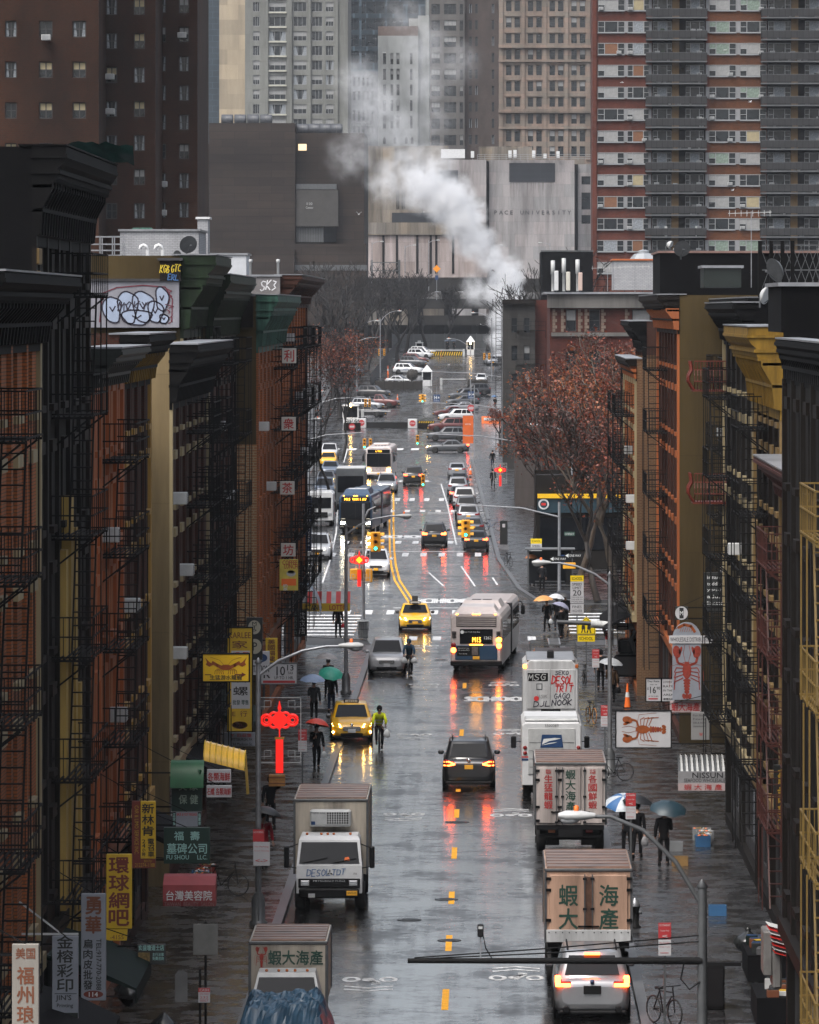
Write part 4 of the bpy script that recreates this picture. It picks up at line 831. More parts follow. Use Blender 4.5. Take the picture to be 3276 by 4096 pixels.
m=MB(); m.lathe([(.36,0),(.36,.05),(.02,.06)],WHITE,18,axis='y'); m.lathe([(.25,-.02),(.02,-.025)],NAVY,18,axis='y'); m.box(-.15,.15,-.04,-.025,-.08,.08,RED); m.build('roundel',t,(AX(2175,371)-t.location[0],-.38,AZ(2018,371)-t.location[2]))
pbox(t,'shop_window',2160,2560,2070,2200,372,.3,GLASS,.05)
# left far block behind the corner (yellow awning, dark wall)
t=block('dark brown block beyond the left corner, mostly behind bare branches',700,990,AZ(1280,430),430,60,BLKB,name='tenement')
t=block('dark tenement block along the far left pavement behind bare trees',960,1150,AZ(1430,640),640,60,BLKB,name='tenement')
# viaduct of the bridge approach
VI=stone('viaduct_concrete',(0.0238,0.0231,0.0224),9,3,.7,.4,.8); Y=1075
t=thing('viaduct','dark concrete bridge approach viaduct crossing behind the bare trees','viaduct',(AX(1800,Y),Y,T(Y)))
def vb(name,px0,px1,py0,py1,mt,d=9,f=0): pbox(t,name,px0,px1,py0,py1,Y,d,mt,f,0)
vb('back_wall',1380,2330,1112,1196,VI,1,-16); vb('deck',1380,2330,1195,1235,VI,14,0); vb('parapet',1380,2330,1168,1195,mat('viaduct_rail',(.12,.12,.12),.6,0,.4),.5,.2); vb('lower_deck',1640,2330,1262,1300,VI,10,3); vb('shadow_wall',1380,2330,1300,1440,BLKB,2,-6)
for px in (1660,1790,1900,2080): vb('column',px-14,px+14,1235,1440,VI,2,-2)
# ================================================================ VEHICLES
def paint(name,c,metal=0,rough=.28): return mat(name,c,rough,metal,.12,1.5,coat=.6)
P_SILV=paint('silver_car_paint',(.30,.31,.33),.4); P_BLK=paint('black_car_paint',(.010,.010,.012)); P_WHT=paint('white_car_paint',(.56,.57,.59)); P_TAXI=paint('taxi_yellow',(.86,.46,.008)); P_GREY=paint('grey_car_paint',(.075,.08,.09),.3); P_RED=paint('dark_red_car_paint',(.09,.013,.012),.2); P_BLUE=paint('blue_grey_car_paint',(.10,.13,.18),.3)
HEAD=emat('headlight_lit',(1.0,.90,.66),30.0); HEADW=emat('headlight_warm',(1.0,.58,.15),42.0); HEADO=mat('headlight_off',(.45,.47,.5),.1,.3,0); TAIL=emat('taillight_lit',(1.0,.05,.015),9.0,(.4,.02,.01)); TAILO=mat('taillight_off',(.22,.012,.012),.2,0,0); AMBER=emat('amber_lamp',(1.0,.34,.02),10.0,(.5,.2,.02)); TAILB=emat('brake_light_bright',(1.0,.10,.015),14.0,(.4,.02,.01))
AMBO=mat('amber_off',(.42,.11,.02),.3,0,0); TRIM=mat('black_trim',(.008,.008,.009),.6,0,0,spec=.2); RIM=mat('alloy_rim',(.35,.36,.38),.3,.8,0); REDLAMP=emat('red_lamp',(1,.05,.03),6,(.4,.02,.01))
def wheel_parts(root,x,y,r,w=.22,dual=False):
    s=1 if x>0 else -1
    m=MB(); m.lathe([(r*.62,-w/2),(r*.93,-w/2),(r,-w*.32),(r,w*.32),(r*.93,w/2),(r*.62,w/2)],RUBBER,20,axis='x'); o=m.build('wheel',root,(x,y,r))
    m=MB(); m.lathe([(r*.64,s*w*.30),(r*.60,s*w*.46),(r*.2,s*w*.40),(.02,s*w*.42)],RIM,10,axis='x'); m.build('rim',o)
CARD={'sedan':(4.75,1.80,1.44),'suv':(4.75,1.88,1.70),'hatch':(4.45,1.74,1.49),'van':(5.1,1.98,1.80),'bigsuv':(5.05,1.96,1.80),'xsuv':(4.9,1.93,1.76),'pickup':(5.8,2.0,1.88)}
BODY={'suv':[(-.5,.76,.42,.70),(-.487,.88,.26,.84),(-.455,.95,.2,.93),(-.37,.985,.19,1.00),(-.25,1,.19,1.06),(0,1,.19,1.07),(.3,1,.19,1.09),(.42,.985,.22,1.08),(.475,.94,.26,1.03),(.495,.88,.34,.95),(.5,.80,.45,.85)],
 'sedan':[(-.5,.72,.36,.58),(-.487,.86,.2,.70),(-.45,.95,.17,.78),(-.36,.985,.17,.86),(-.22,1,.17,.93),(0,1,.17,.95),(.25,1,.17,.97),(.38,.985,.18,1.0),(.465,.94,.22,1.0),(.492,.87,.3,.93),(.5,.78,.42,.82)]}
BODY['hatch']=[(a,b,c,d*1.02) for a,b,c,d in BODY['sedan']]
CAB={'suv':(-.23,-.075,.465,.40),'sedan':(-.20,-.03,.37,.22),'hatch':(-.24,-.06,.47,.36),'pickup':(-.2,-.08,.12,.10)}
def car(label,kind,px,py,paintm,rz=0,lit=None,brake=None,group=None,name=None,X=None,z=None,plate=PLATE,sc=1.0,far=False,rails=True,cat='car',yoff=0):
    """rz 0: nose towards the camera; the given photo row is where the nearest tyres meet the road"""
    L,Wd,H=CARD[kind]; L*=sc;Wd*=sc;H*=sc
    bk='suv' if kind in ('suv','van','bigsuv','xsuv','pickup') else kind; k2=H/(1.70 if bk=='suv' else CARD[bk][2])
    gx,gy,gz=G(px,py); half=abs(math.cos(rz))*L/2*.86+abs(math.sin(rz))*Wd/2; gy+=half+yoff
    gx=AX(px,gy) if X is None else X; gz=T(gy)
    root=thing(name or {'sedan':'sedan','hatch':'hatchback'}.get(kind,'pickup_truck' if kind=='pickup' else 'sport_utility_vehicle'),label,cat,(gx,gy,gz),rz,group)
    root.rotation_euler=(math.atan2(T(gy+2)-T(gy-2),4)*math.cos(rz),0,rz)
    w=Wd/2; m=MB(); rs=[]
    for (a,b,c,d) in BODY[bk]:
        zb,zt=c*k2,d*k2
        if kind=='pickup' and a>.15: zt=1.02*k2
        q=[(0,zb),(.80,zb),(.95,zb+.05),(.995,zb+(zt-zb)*.35),(1,zb+(zt-zb)*.62),(.975,zt-.07),(.90,zt-.01),(.6,zt+.012),(0,zt+.025)]
        r=[(x*w*b,a*L,z_) for x,z_ in q]+[(-x*w*b,a*L,z_) for x,z_ in q[-2:0:-1]]; rs.append(r)
    m.rings(rs,paintm); body=m.build('body',root)
    # lower trim, bumpers
    m=MB(); m.box(-w*.90,w*.90,-L*.497,L*.497,.17*k2,.30*k2,TRIM,.05); m.build('lower_trim',root)
    yb0,yt0,yb1,yt1=[t*L for t in CAB[bk if kind!='pickup' else 'pickup']]; zb=(.98 if bk=='suv' else .88)*k2; a0,a1=w*.93,w*.745
    def ring(a,y0,y1,z_,c): return [(-a+c,y0,z_),(a-c,y0,z_),(a,y0+c*1.3,z_),(a,y1-c,z_),(a-c,y1,z_),(-a+c,y1,z_),(-a,y1-c,z_),(-a,y0+c*1.3,z_)]
    zt=H-.05; m=MB(); m.rings([ring(a0,yb0,yb1,zb,.09),ring(a1,yt0,yt1,zt,.10),ring(a1*.93,yt0+.08,yt1-.06,H-.015,.12),ring(a1*.5,yt0+.4,yt1-.35,H,.12)],paintm,True); m.build('roof',root)
    def lerp(p,q,t): return tuple(p[i]+(q[i]-p[i])*t for i in range(3))
    def panel(nm,A,B,C,D,off,u0,u1,v0,v1,mt=CARGL):
        f=lambda u,v:tuple(x+o for x,o in zip(lerp(lerp(A,B,u),lerp(D,C,u),v),off))
        m=MB(); m.quad(f(u0,v0),f(u1,v0),f(u1,v1),f(u0,v1),mt); return m.build(nm,root)
    c=.09
    panel('windshield',(-a0+c,yb0,zb),(a0-c,yb0,zb),(a1-c,yt0,zt),(-a1+c,yt0,zt),(0,-.012,.012),.01,.99,.12,.96)
    panel('rear_window',(-a0+c,yb1,zb),(a0-c,yb1,zb),(a1-c,yt1,zt),(-a1+c,yt1,zt),(0,.014,.008),.05,.95,.22,.90)
    for s in (-1,1):
        for (u0,u1) in ((.10,.48),(.52,.74),(.77,.95)) if bk=='suv' and kind!='pickup' else ((.12,.52),(.56,.93)):
            panel('side_window',(s*a0,yb0+c,zb),(s*a0,yb1-c,zb),(s*a1,yt1-c,zt),(s*a1,yt0+c,zt),(s*.012,0,.004),u0,u1,.16,.88)
        hz=(.72 if bk=='suv' else .62)*k2; 
        m=MB(); m.rings([[(s*w*.52,-L*.478,hz),(s*w*.86,-L*.452,hz+.05),(s*w*.90,-L*.40,hz+.13),(s*w*.58,-L*.462,hz+.11)],[(s*w*.52,-L*.504,hz),(s*w*.90,-L*.472,hz+.05),(s*w*.955,-L*.41,hz+.14),(s*w*.58,-L*.488,hz+.125)]],lit or HEADO,False); m.build('headlight',root)
        tz=(.86 if bk=='suv' else .80)*k2; m=MB(); m.box(s*w*.70-.14,s*w*.70+.14,L*.455,L*.500,tz,tz+.15,brake or TAILO,.02)
        m.box(min(s*w*.80,s*w*.93),max(s*w*.80,s*w*.93),L*.44,L*.488,tz,tz+.2,brake or TAILO,.02); m.build('taillight',root)
        m=MB(); m.box(s*w*1.0-.02 if s>0 else -w-.2,w+.2 if s>0 else -w+.02,yb0+.28,yb0+.40,zb+.02,zb+.19,paintm if paintm!=P_TAXI else P_BLK,.05); m.build('mirror',root)
        if rails and kind in ('suv','xsuv','bigsuv','van'): m=MB(); m.tube([(s*a1*.86,yt0+.25,H-.01),(s*a1*.86,yt0+.35,H+.05),(s*a1*.86,yt1-.35,H+.05),(s*a1*.86,yt1-.25,H-.01)],.022,TRIM,6); m.build('roof_rail',root)
        for yy in (-L*.30,L*.30):
            r=(.36 if bk=='suv' else .325)*sc
            m=MB(); m.lathe([(r*1.14,s*(w-.06)),(r*1.14,s*(w+.006)),(.05,s*(w+.006))],TRIM,20,(0,yy,r),'x'); m.build('wheel_arch',root)
            wheel_parts(root,s*(w-.09),yy,r,.22)
    m=MB(); gz_=(.56 if bk=='suv' else .47)*k2; m.box(-w*.42,w*.42,-L*.512,-L*.47,gz_,gz_+.17*k2,TRIM,.03)
    for i in range(3): m.box(-w*.41,w*.41,-L*.515,-L*.47,gz_+.03+i*.05*k2,gz_+.045+i*.05*k2,CHROME)
    m.build('grille',root); m=MB(); m.box(-w*.55,w*.55,-L*.505,-L*.47,.27*k2,.40*k2,TRIM,.04); m.build('air_intake',root)
    m=MB(); m.box(-.16,.16,-L*.516,-L*.49,.40*k2,.40*k2+.16,plate,.01); m.build('license_plate',root)
    m=MB(); pz=.72*k2 if bk=='suv' else .72*k2; m.box(-.16,.16,L*.488,L*.508,pz,pz+.16,plate,.01); m.build('license_plate',root)
    root['w']=w; root['len']=L; root['h']=H
    del root['w'],root['len'],root['h']
    return root
PI=math.pi
def dims(kind,sc=1.0): L,Wd,H=CARD[kind]; return L*sc,Wd*sc/2,H*sc
# --- silver SUV nearest, seen from behind
c=car('silver luxury SUV with bright brake lights on, nearest car at the right kerb',"xsuv",2362,4083,P_SILV,PI,plate=WHITE)
L,w,H=dims('xsuv')
for s in (-1,1):
    m=MB(); m.box(min(s*.55,s*.93),max(s*.55,s*.93),L*.455,L*.507,.90,.99,TAILB,.02); m.box(min(s*.80,s*.94),max(s*.80,s*.94),L*.44,L*.503,.985,1.16,TAILB,.02); m.build('taillight',c)
    m=MB(); m.lathe([(.09,L*.47),(.09,L*.515),(.06,L*.515)],TRIM,10,(s*.66,0,.33),'y'); m.build('exhaust_pipe',c)
m=MB(); m.box(-.2,.2,L*.40,L*.435,H-.09,H-.045,TAILB,.01); m.build('brake_light',c)
m=MB(); m.box(-.22,.22,L*.5,L*.509,.72,.93,TRIM,.01); m.build('plate_frame',c)
m=MB(); m.lathe([(.055,L*.497),(.055,L*.509),(.01,L*.512)],BLUE,14,(0,0,1.03),'y'); m.build('badge',c)
# --- black SUV in the lane
c=car('glossy black SUV driving away in the lane behind the white bus, orange tail lights','bigsuv',1876,3155,P_BLK,PI)
L,w,H=dims('bigsuv')
for s in (-1,1):
    m=MB(); m.tube([(s*.92,L*.47,1.02),(s*.75,L*.503,1.04),(s*.52,L*.508,.95)],.025,TAILB,5); m.tube([(s*.93,L*.47,.90),(s*.75,L*.506,.90),(s*.52,L*.509,.95)],.025,TAILB,5); m.build('taillight',c)
m=MB(); m.box(-.52,.52,L*.495,L*.508,.97,1.01,CHROME,.01); m.lathe([(.07,L*.50),(.07,L*.51),(.02,L*.512)],CHROME,12,(0,0,1.1),'y'); m.build('chrome_strip',c)
# --- taxis
def roof_sign(c,H,y=.1,big=False):
    m=MB()
    if big: m.prism([(-.5,H),(.5,H),(.25,H+.42),(-.25,H+.42)],'x',-.17,.17,BLACK)
    m.box(-.32,.32,y-.1,y+.1,H-.01,H+.14,TRIM,.03); m.box(-.26,.26,y-.112,y-.09,H+.02,H+.12,OFFW); m.build('roof_sign',c)
c=car('yellow taxi hatchback with headlights on, half over the left kerb by the cyclist','hatch',1405,2967,P_TAXI,R(2),HEADW,None,name='taxi',plate=WHITE,cat='taxi'); roof_sign(c,1.49)
m=MB(); m.text('4Y13',(0,-.015,1.56),.08,BLACK,.3); m.lathe([(.07,-2.24),(.07,-2.25),(.02,-2.255)],CHROME,12,(0,0,.72),'y'); m.build('badge',c)
for s in (-1,1):
    m=MB(); m.box(s*.72-.09,s*.72+.09,-2.17,-2.10,.38,.46,HEADW,.02); m.build('fog_lamp',c)
c=car('yellow taxi sedan with a dark fin advert on its roof, coming through the crossing','sedan',1660,2524,P_TAXI,R(1),HEADW,None,name='taxi',cat='taxi'); roof_sign(c,1.44,-.35,True)
car('silver wagon car parked at the left kerb beside the dark cyclist','suv',1550,2697,paint('pearl_car_paint',(.44,.45,.47),.1),0,None,None,plate=WHITE,sc=.97,rails=False)
c=car('white luxury SUV coming towards the crossing behind the left lamp post','suv',1504,2305,P_WHT,R(1),HEAD,rails=False)
car('black SUV driving away beyond the crossing with red tail lights lit','suv',1738,2186,P_BLK,PI,None,TAILB)
car('black SUV far ahead in the lane, right of the white coming bus','bigsuv',1655,1942,P_BLK,PI,None,TAIL)
car('white luxury SUV parked at the left kerb beside the front of the blue bus','xsuv',1272,2240,P_WHT,0,HEAD)
car('silver SUV half hidden behind the blue articulated bus','suv',1548,1972,P_SILV,0,HEAD)
# parked at the right kerb beyond the crossing
for (px,py,k,p,lab,br) in ((1905,2206,'sedan',P_BLK,'black sedan, nearest of the cars parked beyond the crossing on the right',TAIL),(1893,2150,'hatch',P_GREY,'dark grey hatchback parked second in the right row beyond the crossing',None),(1874,2105,'suv',P_SILV,'silver SUV parked third in the right row beyond the crossing',None),(1866,2068,'suv',P_GREY,'dark SUV parked between the silver SUV and the white van',None),(1858,2035,'van',P_WHT,'white van parked in the right row beyond the crossing',None),(1838,2012,'sedan',P_BLK,'black sedan with a red lamp parked beside the white van',TAIL),(1832,1985,'suv',P_SILV,'silver SUV with roof rails parked before the second crossing on the right',None),(1838,1955,'sedan',P_BLK,'black car behind the silver SUV with roof rails',None),(1828,1912,'sedan',P_SILV,'silver sedan, farthest of the right kerb row',None)):
    car(lab,k,px,py,p,PI,None,br,'cars parked at the right kerb beyond the crossing')
for (px,py,k,p,lab,nm) in ((1318,1838,'suv',P_WHT,'white SUV, farthest of the cars parked on the far left kerb',None),(1314,1866,'sedan',P_TAXI,'yellow taxi parked between white and grey cars on the far left kerb','taxi'),(1322,1905,'sedan',P_BLUE,'blue grey sedan parked on the far left kerb beside the coming white bus',None),(1304,1948,'sedan',P_GREY,'dark grey sedan parked on the far left kerb',None),(1300,1990,'suv',P_BLUE,'blue grey SUV parked on the far left kerb just behind the white step van',None)):
    car(lab,k,px,py,p,0,None,None,'cars parked at the far left kerb',name=nm,cat='taxi' if nm else 'car')
# crossing traffic and angled lots
for (px,py,k,p,a,lab,lt,br) in ((1792,1812,'sedan',P_GREY,-92,'dark grey sedan crossing sideways in front of the far crossing, orange headlight',HEADW,TAIL),(1788,1764,'suv',P_GREY,-88,'dark SUV seen from the side just behind the crossing grey sedan',None,TAIL),(1792,1728,'van',P_RED,-85,'dark red minivan parked sideways behind the orange banner',None,None),
  (1823,1686,'suv',P_WHT,-78,'white crossover in the right angled row, nearest pale car',None,None),(1800,1668,'sedan',P_RED,-76,'dark red car nose in the right angled row',None,None),(1845,1648,'sedan',P_SILV,-76,'silver sedan in the right angled row behind the white crossover',None,None),(1850,1622,'sedan',P_GREY,-76,'dark sedan in the right angled row under the sign pole',None,None),(1858,1600,'suv',P_GREY,-76,'dark SUV farthest but one in the right angled row',None,None),(1895,1582,'van',P_BLK,-76,'black van at the far end of the right angled row',None,None),
  (1478,1668,'suv',P_BLK,70,'black crossover nearest in the left angled row, beside the guard booth',None,TAIL),(1470,1640,'suv',P_SILV,72,'silver SUV in the left angled row',None,None),(1520,1630,'pickup',P_RED,72,'dark red pickup truck in the left angled row',None,None),(1495,1590,'bigsuv',P_BLK,72,'black SUV farthest in the left angled row',None,None)):
    car(lab,k,px,py,p,R(a),lt,br,'cars in the two angled parking rows')
def police(c,k):
    L,w,H=dims(k); m=MB()
    for s in (-1,1): m.box(s*w-.0 if s>0 else -w-.012,w+.012 if s>0 else -w,-L*.25,L*.35,.62,.68,BLUE); m.text('NYPD',(s*(w+.016),.15,.82),.2,BLUE,.95,(0,s,0))
    m.build('stripe',c); m=MB(); m.box(-.55,.55,-.2,.05,H,H+.1,mat('light_bar',(.08,.1,.2),.2,0,0),.03); m.build('light_bar',c)
c=car('white police sedan with blue stripe behind the low hedge in the fenced lot','sedan',1600,1540,P_WHT,R(74),group='cars in the police lot'); police(c,'sedan')
c=car('white police SUV with dark blue letters in the fenced lot','bigsuv',1634,1497,P_WHT,R(74),group='cars in the police lot'); police(c,'bigsuv')
for (px,py,p,lab) in ((1651,1466,P_GREY,'dark grey SUV behind the lettered police SUV'),(1660,1454,P_RED,'dark brown SUV behind the dark grey one in the fenced lot'),(1680,1434,P_WHT,'white SUV second from the far end of the fenced lot'),(1690,1424,P_WHT,'white SUV farthest in the fenced lot beside the white hut')):
    car(lab,'suv',px,py,p,R(74),group='cars in the police lot')
car('small white car facing the camera at the right side of the fenced lot','hatch',1925,1532,P_WHT,0); car('silver car farther back at the right side of the fenced lot','suv',1962,1460,P_SILV,R(10))
car('dark minivan seen sideways behind the bus shelter on the side street','van',2290,2215,P_GREY,R(88),None,TAIL)
for i,px in enumerate((1440,1500,1560,1640,1700,1760,1850,1930)):
    c=car('car with orange tail lights moving in the dusk on the viaduct deck' ,'sedan',px,1420,(P_WHT,P_GREY,P_SILV)[i%3],PI/2,None,AMBER,'cars on the viaduct'); c.location=(AX(px,1078),1081,AZ(1195,1078)); c.rotation_euler=(0,0,PI/2)
# ---------------------------------------------------------------- trucks
RUST=mat('rusty_roof',(.17,.085,.05),.3,.1,.6,1.5,bump=.3); PINKW=mat('peach_painted_steel',(.44,.28,.20),.45,0,.7,1.3,streak=True); CREAMW=mat('stained_cream_box',(.46,.41,.34),.45,0,.7,1.2,streak=True); GREYW=mat('dirty_white_doors',(.42,.37,.35),.45,0,.7,1.2,streak=True)
GRNT=mat('green_lettering',(.012,.05,.035),.5,0,0); REDT=mat('red_lettering',(.36,.02,.02),.5,0,0); BLKT=mat('black_lettering',(.012,.012,.014),.5,0,0); BRT=mat('brown_lettering',(.16,.05,.02),.5,0,.2); WHT=mat('white_lettering',(.66,.68,.68),.5,0,0)
def lobster(m,P,h,mt,mt2=None):
    """printed lobster, claws up, drawn within height h (P(a,b) gives a point on the board)"""
    mt2=mt2 or mt
    def ell(cx,cy,rx,ry,n=10,a0=0,mm=None): m.poly([P(h*(cx+rx*math.cos(2*PI*i/n)*math.cos(a0)-ry*math.sin(2*PI*i/n)*math.sin(a0)),h*(cy+rx*math.cos(2*PI*i/n)*math.sin(a0)+ry*math.sin(2*PI*i/n)*math.cos(a0))) for i in range(n)],mm or mt)
    def st(pts,w): 
        for a,b in zip(pts,pts[1:]):
            l=math.hypot(b[0]-a[0],b[1]-a[1])+1e-6; nx,ny=-(b[1]-a[1])/l*w/2,(b[0]-a[0])/l*w/2
            m.quad(P(h*(a[0]+nx),h*(a[1]+ny)),P(h*(a[0]-nx),h*(a[1]-ny)),P(h*(b[0]-nx),h*(b[1]-ny)),P(h*(b[0]+nx),h*(b[1]+ny)),mt)
    ell(0,.02,.085,.17); 
    for i in range(5): ell(0,-.17-.055*i,.075-.006*i,.034,8,0,mt2 if i%2 else mt)
    for a in (-.5,0,.5): ell(.07*a*1.6,-.47,.035,.055,8,-a*.6)
    for s in (-1,1):
        st([(s*.06,.12),(s*.17,.16),(s*.2,.27)],.045); ell(s*.19,.37,.075,.12,12,-s*.15); ell(s*.12,.40,.028,.08,8,s*.3)
        for k in range(4): st([(s*.07,.06-.06*k),(s*(.2+.01*k),.07-.09*k),(s*.24,-.02-.11*k)],.018)
        st([(s*.03,.18),(s*.07,.34),(s*.04,.5)],.008); st([(s*.02,.18),(s*.30,.1),(s*.33,-.3)],.007)
def truck_chassis(root,w,y0,y1,axles,r=.42):
    m=MB(); m.box(-w*.35,w*.35,y0,y1,.55,.8,BLACK); m.box(-w*.9,w*.9,y1-.35,y1-.2,.5,.62,TRIM,.02)
    for s in (-1,1): m.box(s*w*.55-.28,s*w*.55+.28,y1-.9,y1-.86,.2,.8,RUBBER)
    m.build('chassis',root)
    for y in axles:
        for s in (-1,1): wheel_parts(root,s*(w-.2),y,r,.3)
def cargo(root,w,y0,y1,z0,z1,sidem,roofm,rail=DSTEEL):
    m=MB(); m.box(-w,w,y0,y1,z0,z1-.03,sidem); m.build('cargo_box',root)
    m=MB(); m.box(-w-.03,w+.03,y0-.03,y1+.03,z1-.12,z1-.032,rail,.02); m.box(-w+.03,w-.03,y0+.03,y1-.03,z1-.03,z1,roofm,.02)
    for i in range(7): y=y0+.15+(y1-y0-.3)*i/6; m.box(-w+.05,w-.05,y-.02,y+.02,z1,z1+.012,roofm)
    m.build('cargo_roof',root)
    for s in (-1,1):
        for y in (y0,y1): m=MB(); m.box(s*w-.035,s*w+.035,y-.02,y+.02,z0,z1-.13,rail); m.build('corner_post',root)
def doors_rear(root,n,w,y1,z0,z1,mt,texts):
    """rear doors facing local +y with locking rods"""
    dw=2*w*.94/n
    for i in range(n):
        x0=-w*.94+dw*i; m=MB(); m.box(x0+.03,x0+dw-.03,y1+.002,y1+.05,z0+.06,z1-.2,mt,.015); d=m.build('door',root)
        m=MB(); xr=x0+dw-.1 if i<n-1 else x0+.1
        m.bar((xr,y1+.075,z0+.02),(xr,y1+.075,z1-.18),.02,DSTEEL)
        for z in (z0+.1,z0+(z1-z0)*.45,z1-.3): m.box(xr-.05,xr+.05,y1+.05,y1+.09,z-.03,z+.03,TRIM)
        m.box(xr-.18,xr+.18,y1+.07,y1+.10,z0+.42,z0+.46,BLACKM); m.build('lock_rod',d)
        m=MB(); 
        for z in (z0+.15,z0+.6,z1-.6,z1-.3): xx=x0+.0 if i==0 else x0+dw; m.box(xx-.08,xx+.06,y1+.04,y1+.07,z-.04,z+.04,BLACKM)
        m.build('hinge',d)
        if i<len(texts) and texts[i]:
            m=MB()
            for (s,mt_,zc,wd,ht) in texts[i]: m.vtext(s,(x0+dw/2,y1+.058,zc),wd,ht,mt_,(-1,0,0),(0,0,1),.016) if len(s)<9 else m.text(s,(x0+dw/2,y1+.058,zc),ht,mt_,wd,(-1,0,0))
            m.build('lettering',d)
# right truck nearest, rear view (rz=pi so local +y faces the camera)
def rear_truck(label,px,Y,w,z0,z1,L,mt,roofm,n,texts,group):
    root=thing('box_truck',label,'truck',(AX(px,Y),Y+L/2,0),PI,group)
    truck_chassis(root,w,-L/2-1.9,L/2,(L/2-1.2,-L/2-1.3)); cargo(root,w,-L/2,L/2,z0,z1,mt,roofm); doors_rear(root,n,w,L/2,z0,z1,mt,texts)
    m=MB(); m.box(-w*.92,w*.92,-L/2-1.9,-L/2-.1,.6,2.2,OFFW,.15); m.build('cab',root)
    m=MB(); m.box(-w*.86,w*.86,L/2-.9,L/2-.8,.38,z0-.01,BLACK); m.box(-w*.95,w*.95,L/2-.12,L/2-.02,z0-.16,z0-.01,TRIM); m.build('underride_panel',root)
    for s in (-1,1): m=MB(); m.box(s*.62-.12,s*.62+.12,L/2-.2,L/2-.12,.68,.8,AMBO if s>0 else TAILO,.02); m.build('taillight',root)
    m=MB(); m.box(-.17,.17,L/2-.16,L/2-.1,.62,.78,PLATE,.01); m.build('license_plate',root)
    return root
GT_='box trucks with painted characters'
t=rear_truck('peach coloured box truck with rusty roof and four large green characters on two rear doors',2354,146,1.14,1.2,3.2,5,PINKW,RUST,2,[[('海產',GRNT,2.15,.5,1.25)],[('蝦大',GRNT,2.15,.5,1.25)]],GT_)
m=MB(); m.box(-1.12,1.12,2.56,2.6,1.22,1.55,DIRTW,.01)
for s in (-1,1):
    for i in range(6): m.lathe([(.02,2.6),(.02,2.61)],DSTEEL,6,(s*(.15+.18*i),0,1.48),'y')
m.build('kick_plate',t); m=MB(); m.box(-.12,.12,2.5,2.555,1.6,2.95,mat('rust_streak',(.10,.045,.025),.6,0,.6,3)); m.build('centre_post',t)
t=rear_truck('dirty white box truck with three lettered rear doors, second from the front on the right',2282,182,1.17,.95,3.05,5,GREYW,RUST,3,[[('各國鮮蝦',REDT,2.05,.28,1.15),('代理',REDT,2.72,.2,.16)],[('蝦大海產',GRNT,2.1,.33,1.4)],[('生猛龍蝦',REDT,2.05,.28,1.15),('批發',REDT,2.72,.2,.16)]],GT_)
# postal step van
Y=202; L=5.6; w=1.1; root=thing('mail_van','white postal step van seen from behind with a blue eagle emblem panel','van',(AX(2207,Y),Y+L/2,0),PI)
def van_body(root,w,L,z0,z1,mt,cr=.12):
    rs=[]; 
    for y in (-L/2,-L/2+.06,L/2-.06,L/2):
        e=.05 if abs(y)>=L/2-.01 else 0
        rs.append([(-w+e,y,z0),(w-e,y,z0),(w-e,y,z1-cr),(w-cr,y,z1-e),(-w+cr,y,z1-e),(-w+e,y,z1-cr)])
    m=MB(); m.rings(rs,mt,False); return m.build('body',root)
van_body(root,w,L,.55,2.85,WHITE); truck_chassis(root,w,-L/2,L/2+.1,(L/2-1.1,-L/2+1.0),.38)
m=MB(); m.box(-w+.1,w-.1,L/2-1.6,L/2-.1,2.85,2.97,OFFW,.05); m.build('roof_hatch',root)
m=MB(); m.box(-.86,.86,L/2+.002,L/2+.04,.95,2.62,OFFW,.01)
for i in range(4): m.box(-.82,.82,L/2+.04,L/2+.05,1.2+i*.3,1.215+i*.3,DSTEEL)
m.build('rear_door',root)
m=MB(); m.prism([(.42,1.93),(-.42,1.93),(-.36,2.4),(.36,2.4)],'y',L/2+.05,L/2+.06,BLUE)
m.prism([(.36,2.04),(.1,2.16),(-.1,2.2),(-.34,2.26),(-.1,2.28),(.3,2.24)],'y',L/2+.06,L/2+.066,WHT); m.prism([(.40,2.0),(.1,2.09),(-.2,2.13),(-.1,2.09)],'y',L/2+.06,L/2+.067,WHT); m.build('emblem',root)
m=MB(); m.text('5500089',(0,L/2+.06,2.73),.1,BLKT,.5,(-1,0,0)); m.build('lettering',root)
for s in (-1,1):
    for z in (1.72,1.92): m=MB(); m.lathe([(.075,L/2),(.07,L/2+.04),(.02,L/2+.045)],TAILO,10,(s*.98,0,z),'y'); m.build('taillight',root)
    m=MB(); m.box(s*(w+.28)-.1,s*(w+.28)+.1,-L/2+.5,-L/2+.58,1.5,1.95,TRIM,.03); m.bar((s*w,-L/2+.5,1.75),(s*(w+.2),-L/2+.54,1.75),.02,TRIM); m.build('mirror',root)
m=MB(); m.box(-w-.005,w+.005,-L/2+.3,L/2-.3,1.55,1.60,RED); m.box(-w-.006,w+.006,-L/2+.3,L/2+.006,1.44,1.52,BLUE); m.box(-w,w,L/2+.003,L/2+.007,1.55,1.60,RED); m.build('stripe',root)
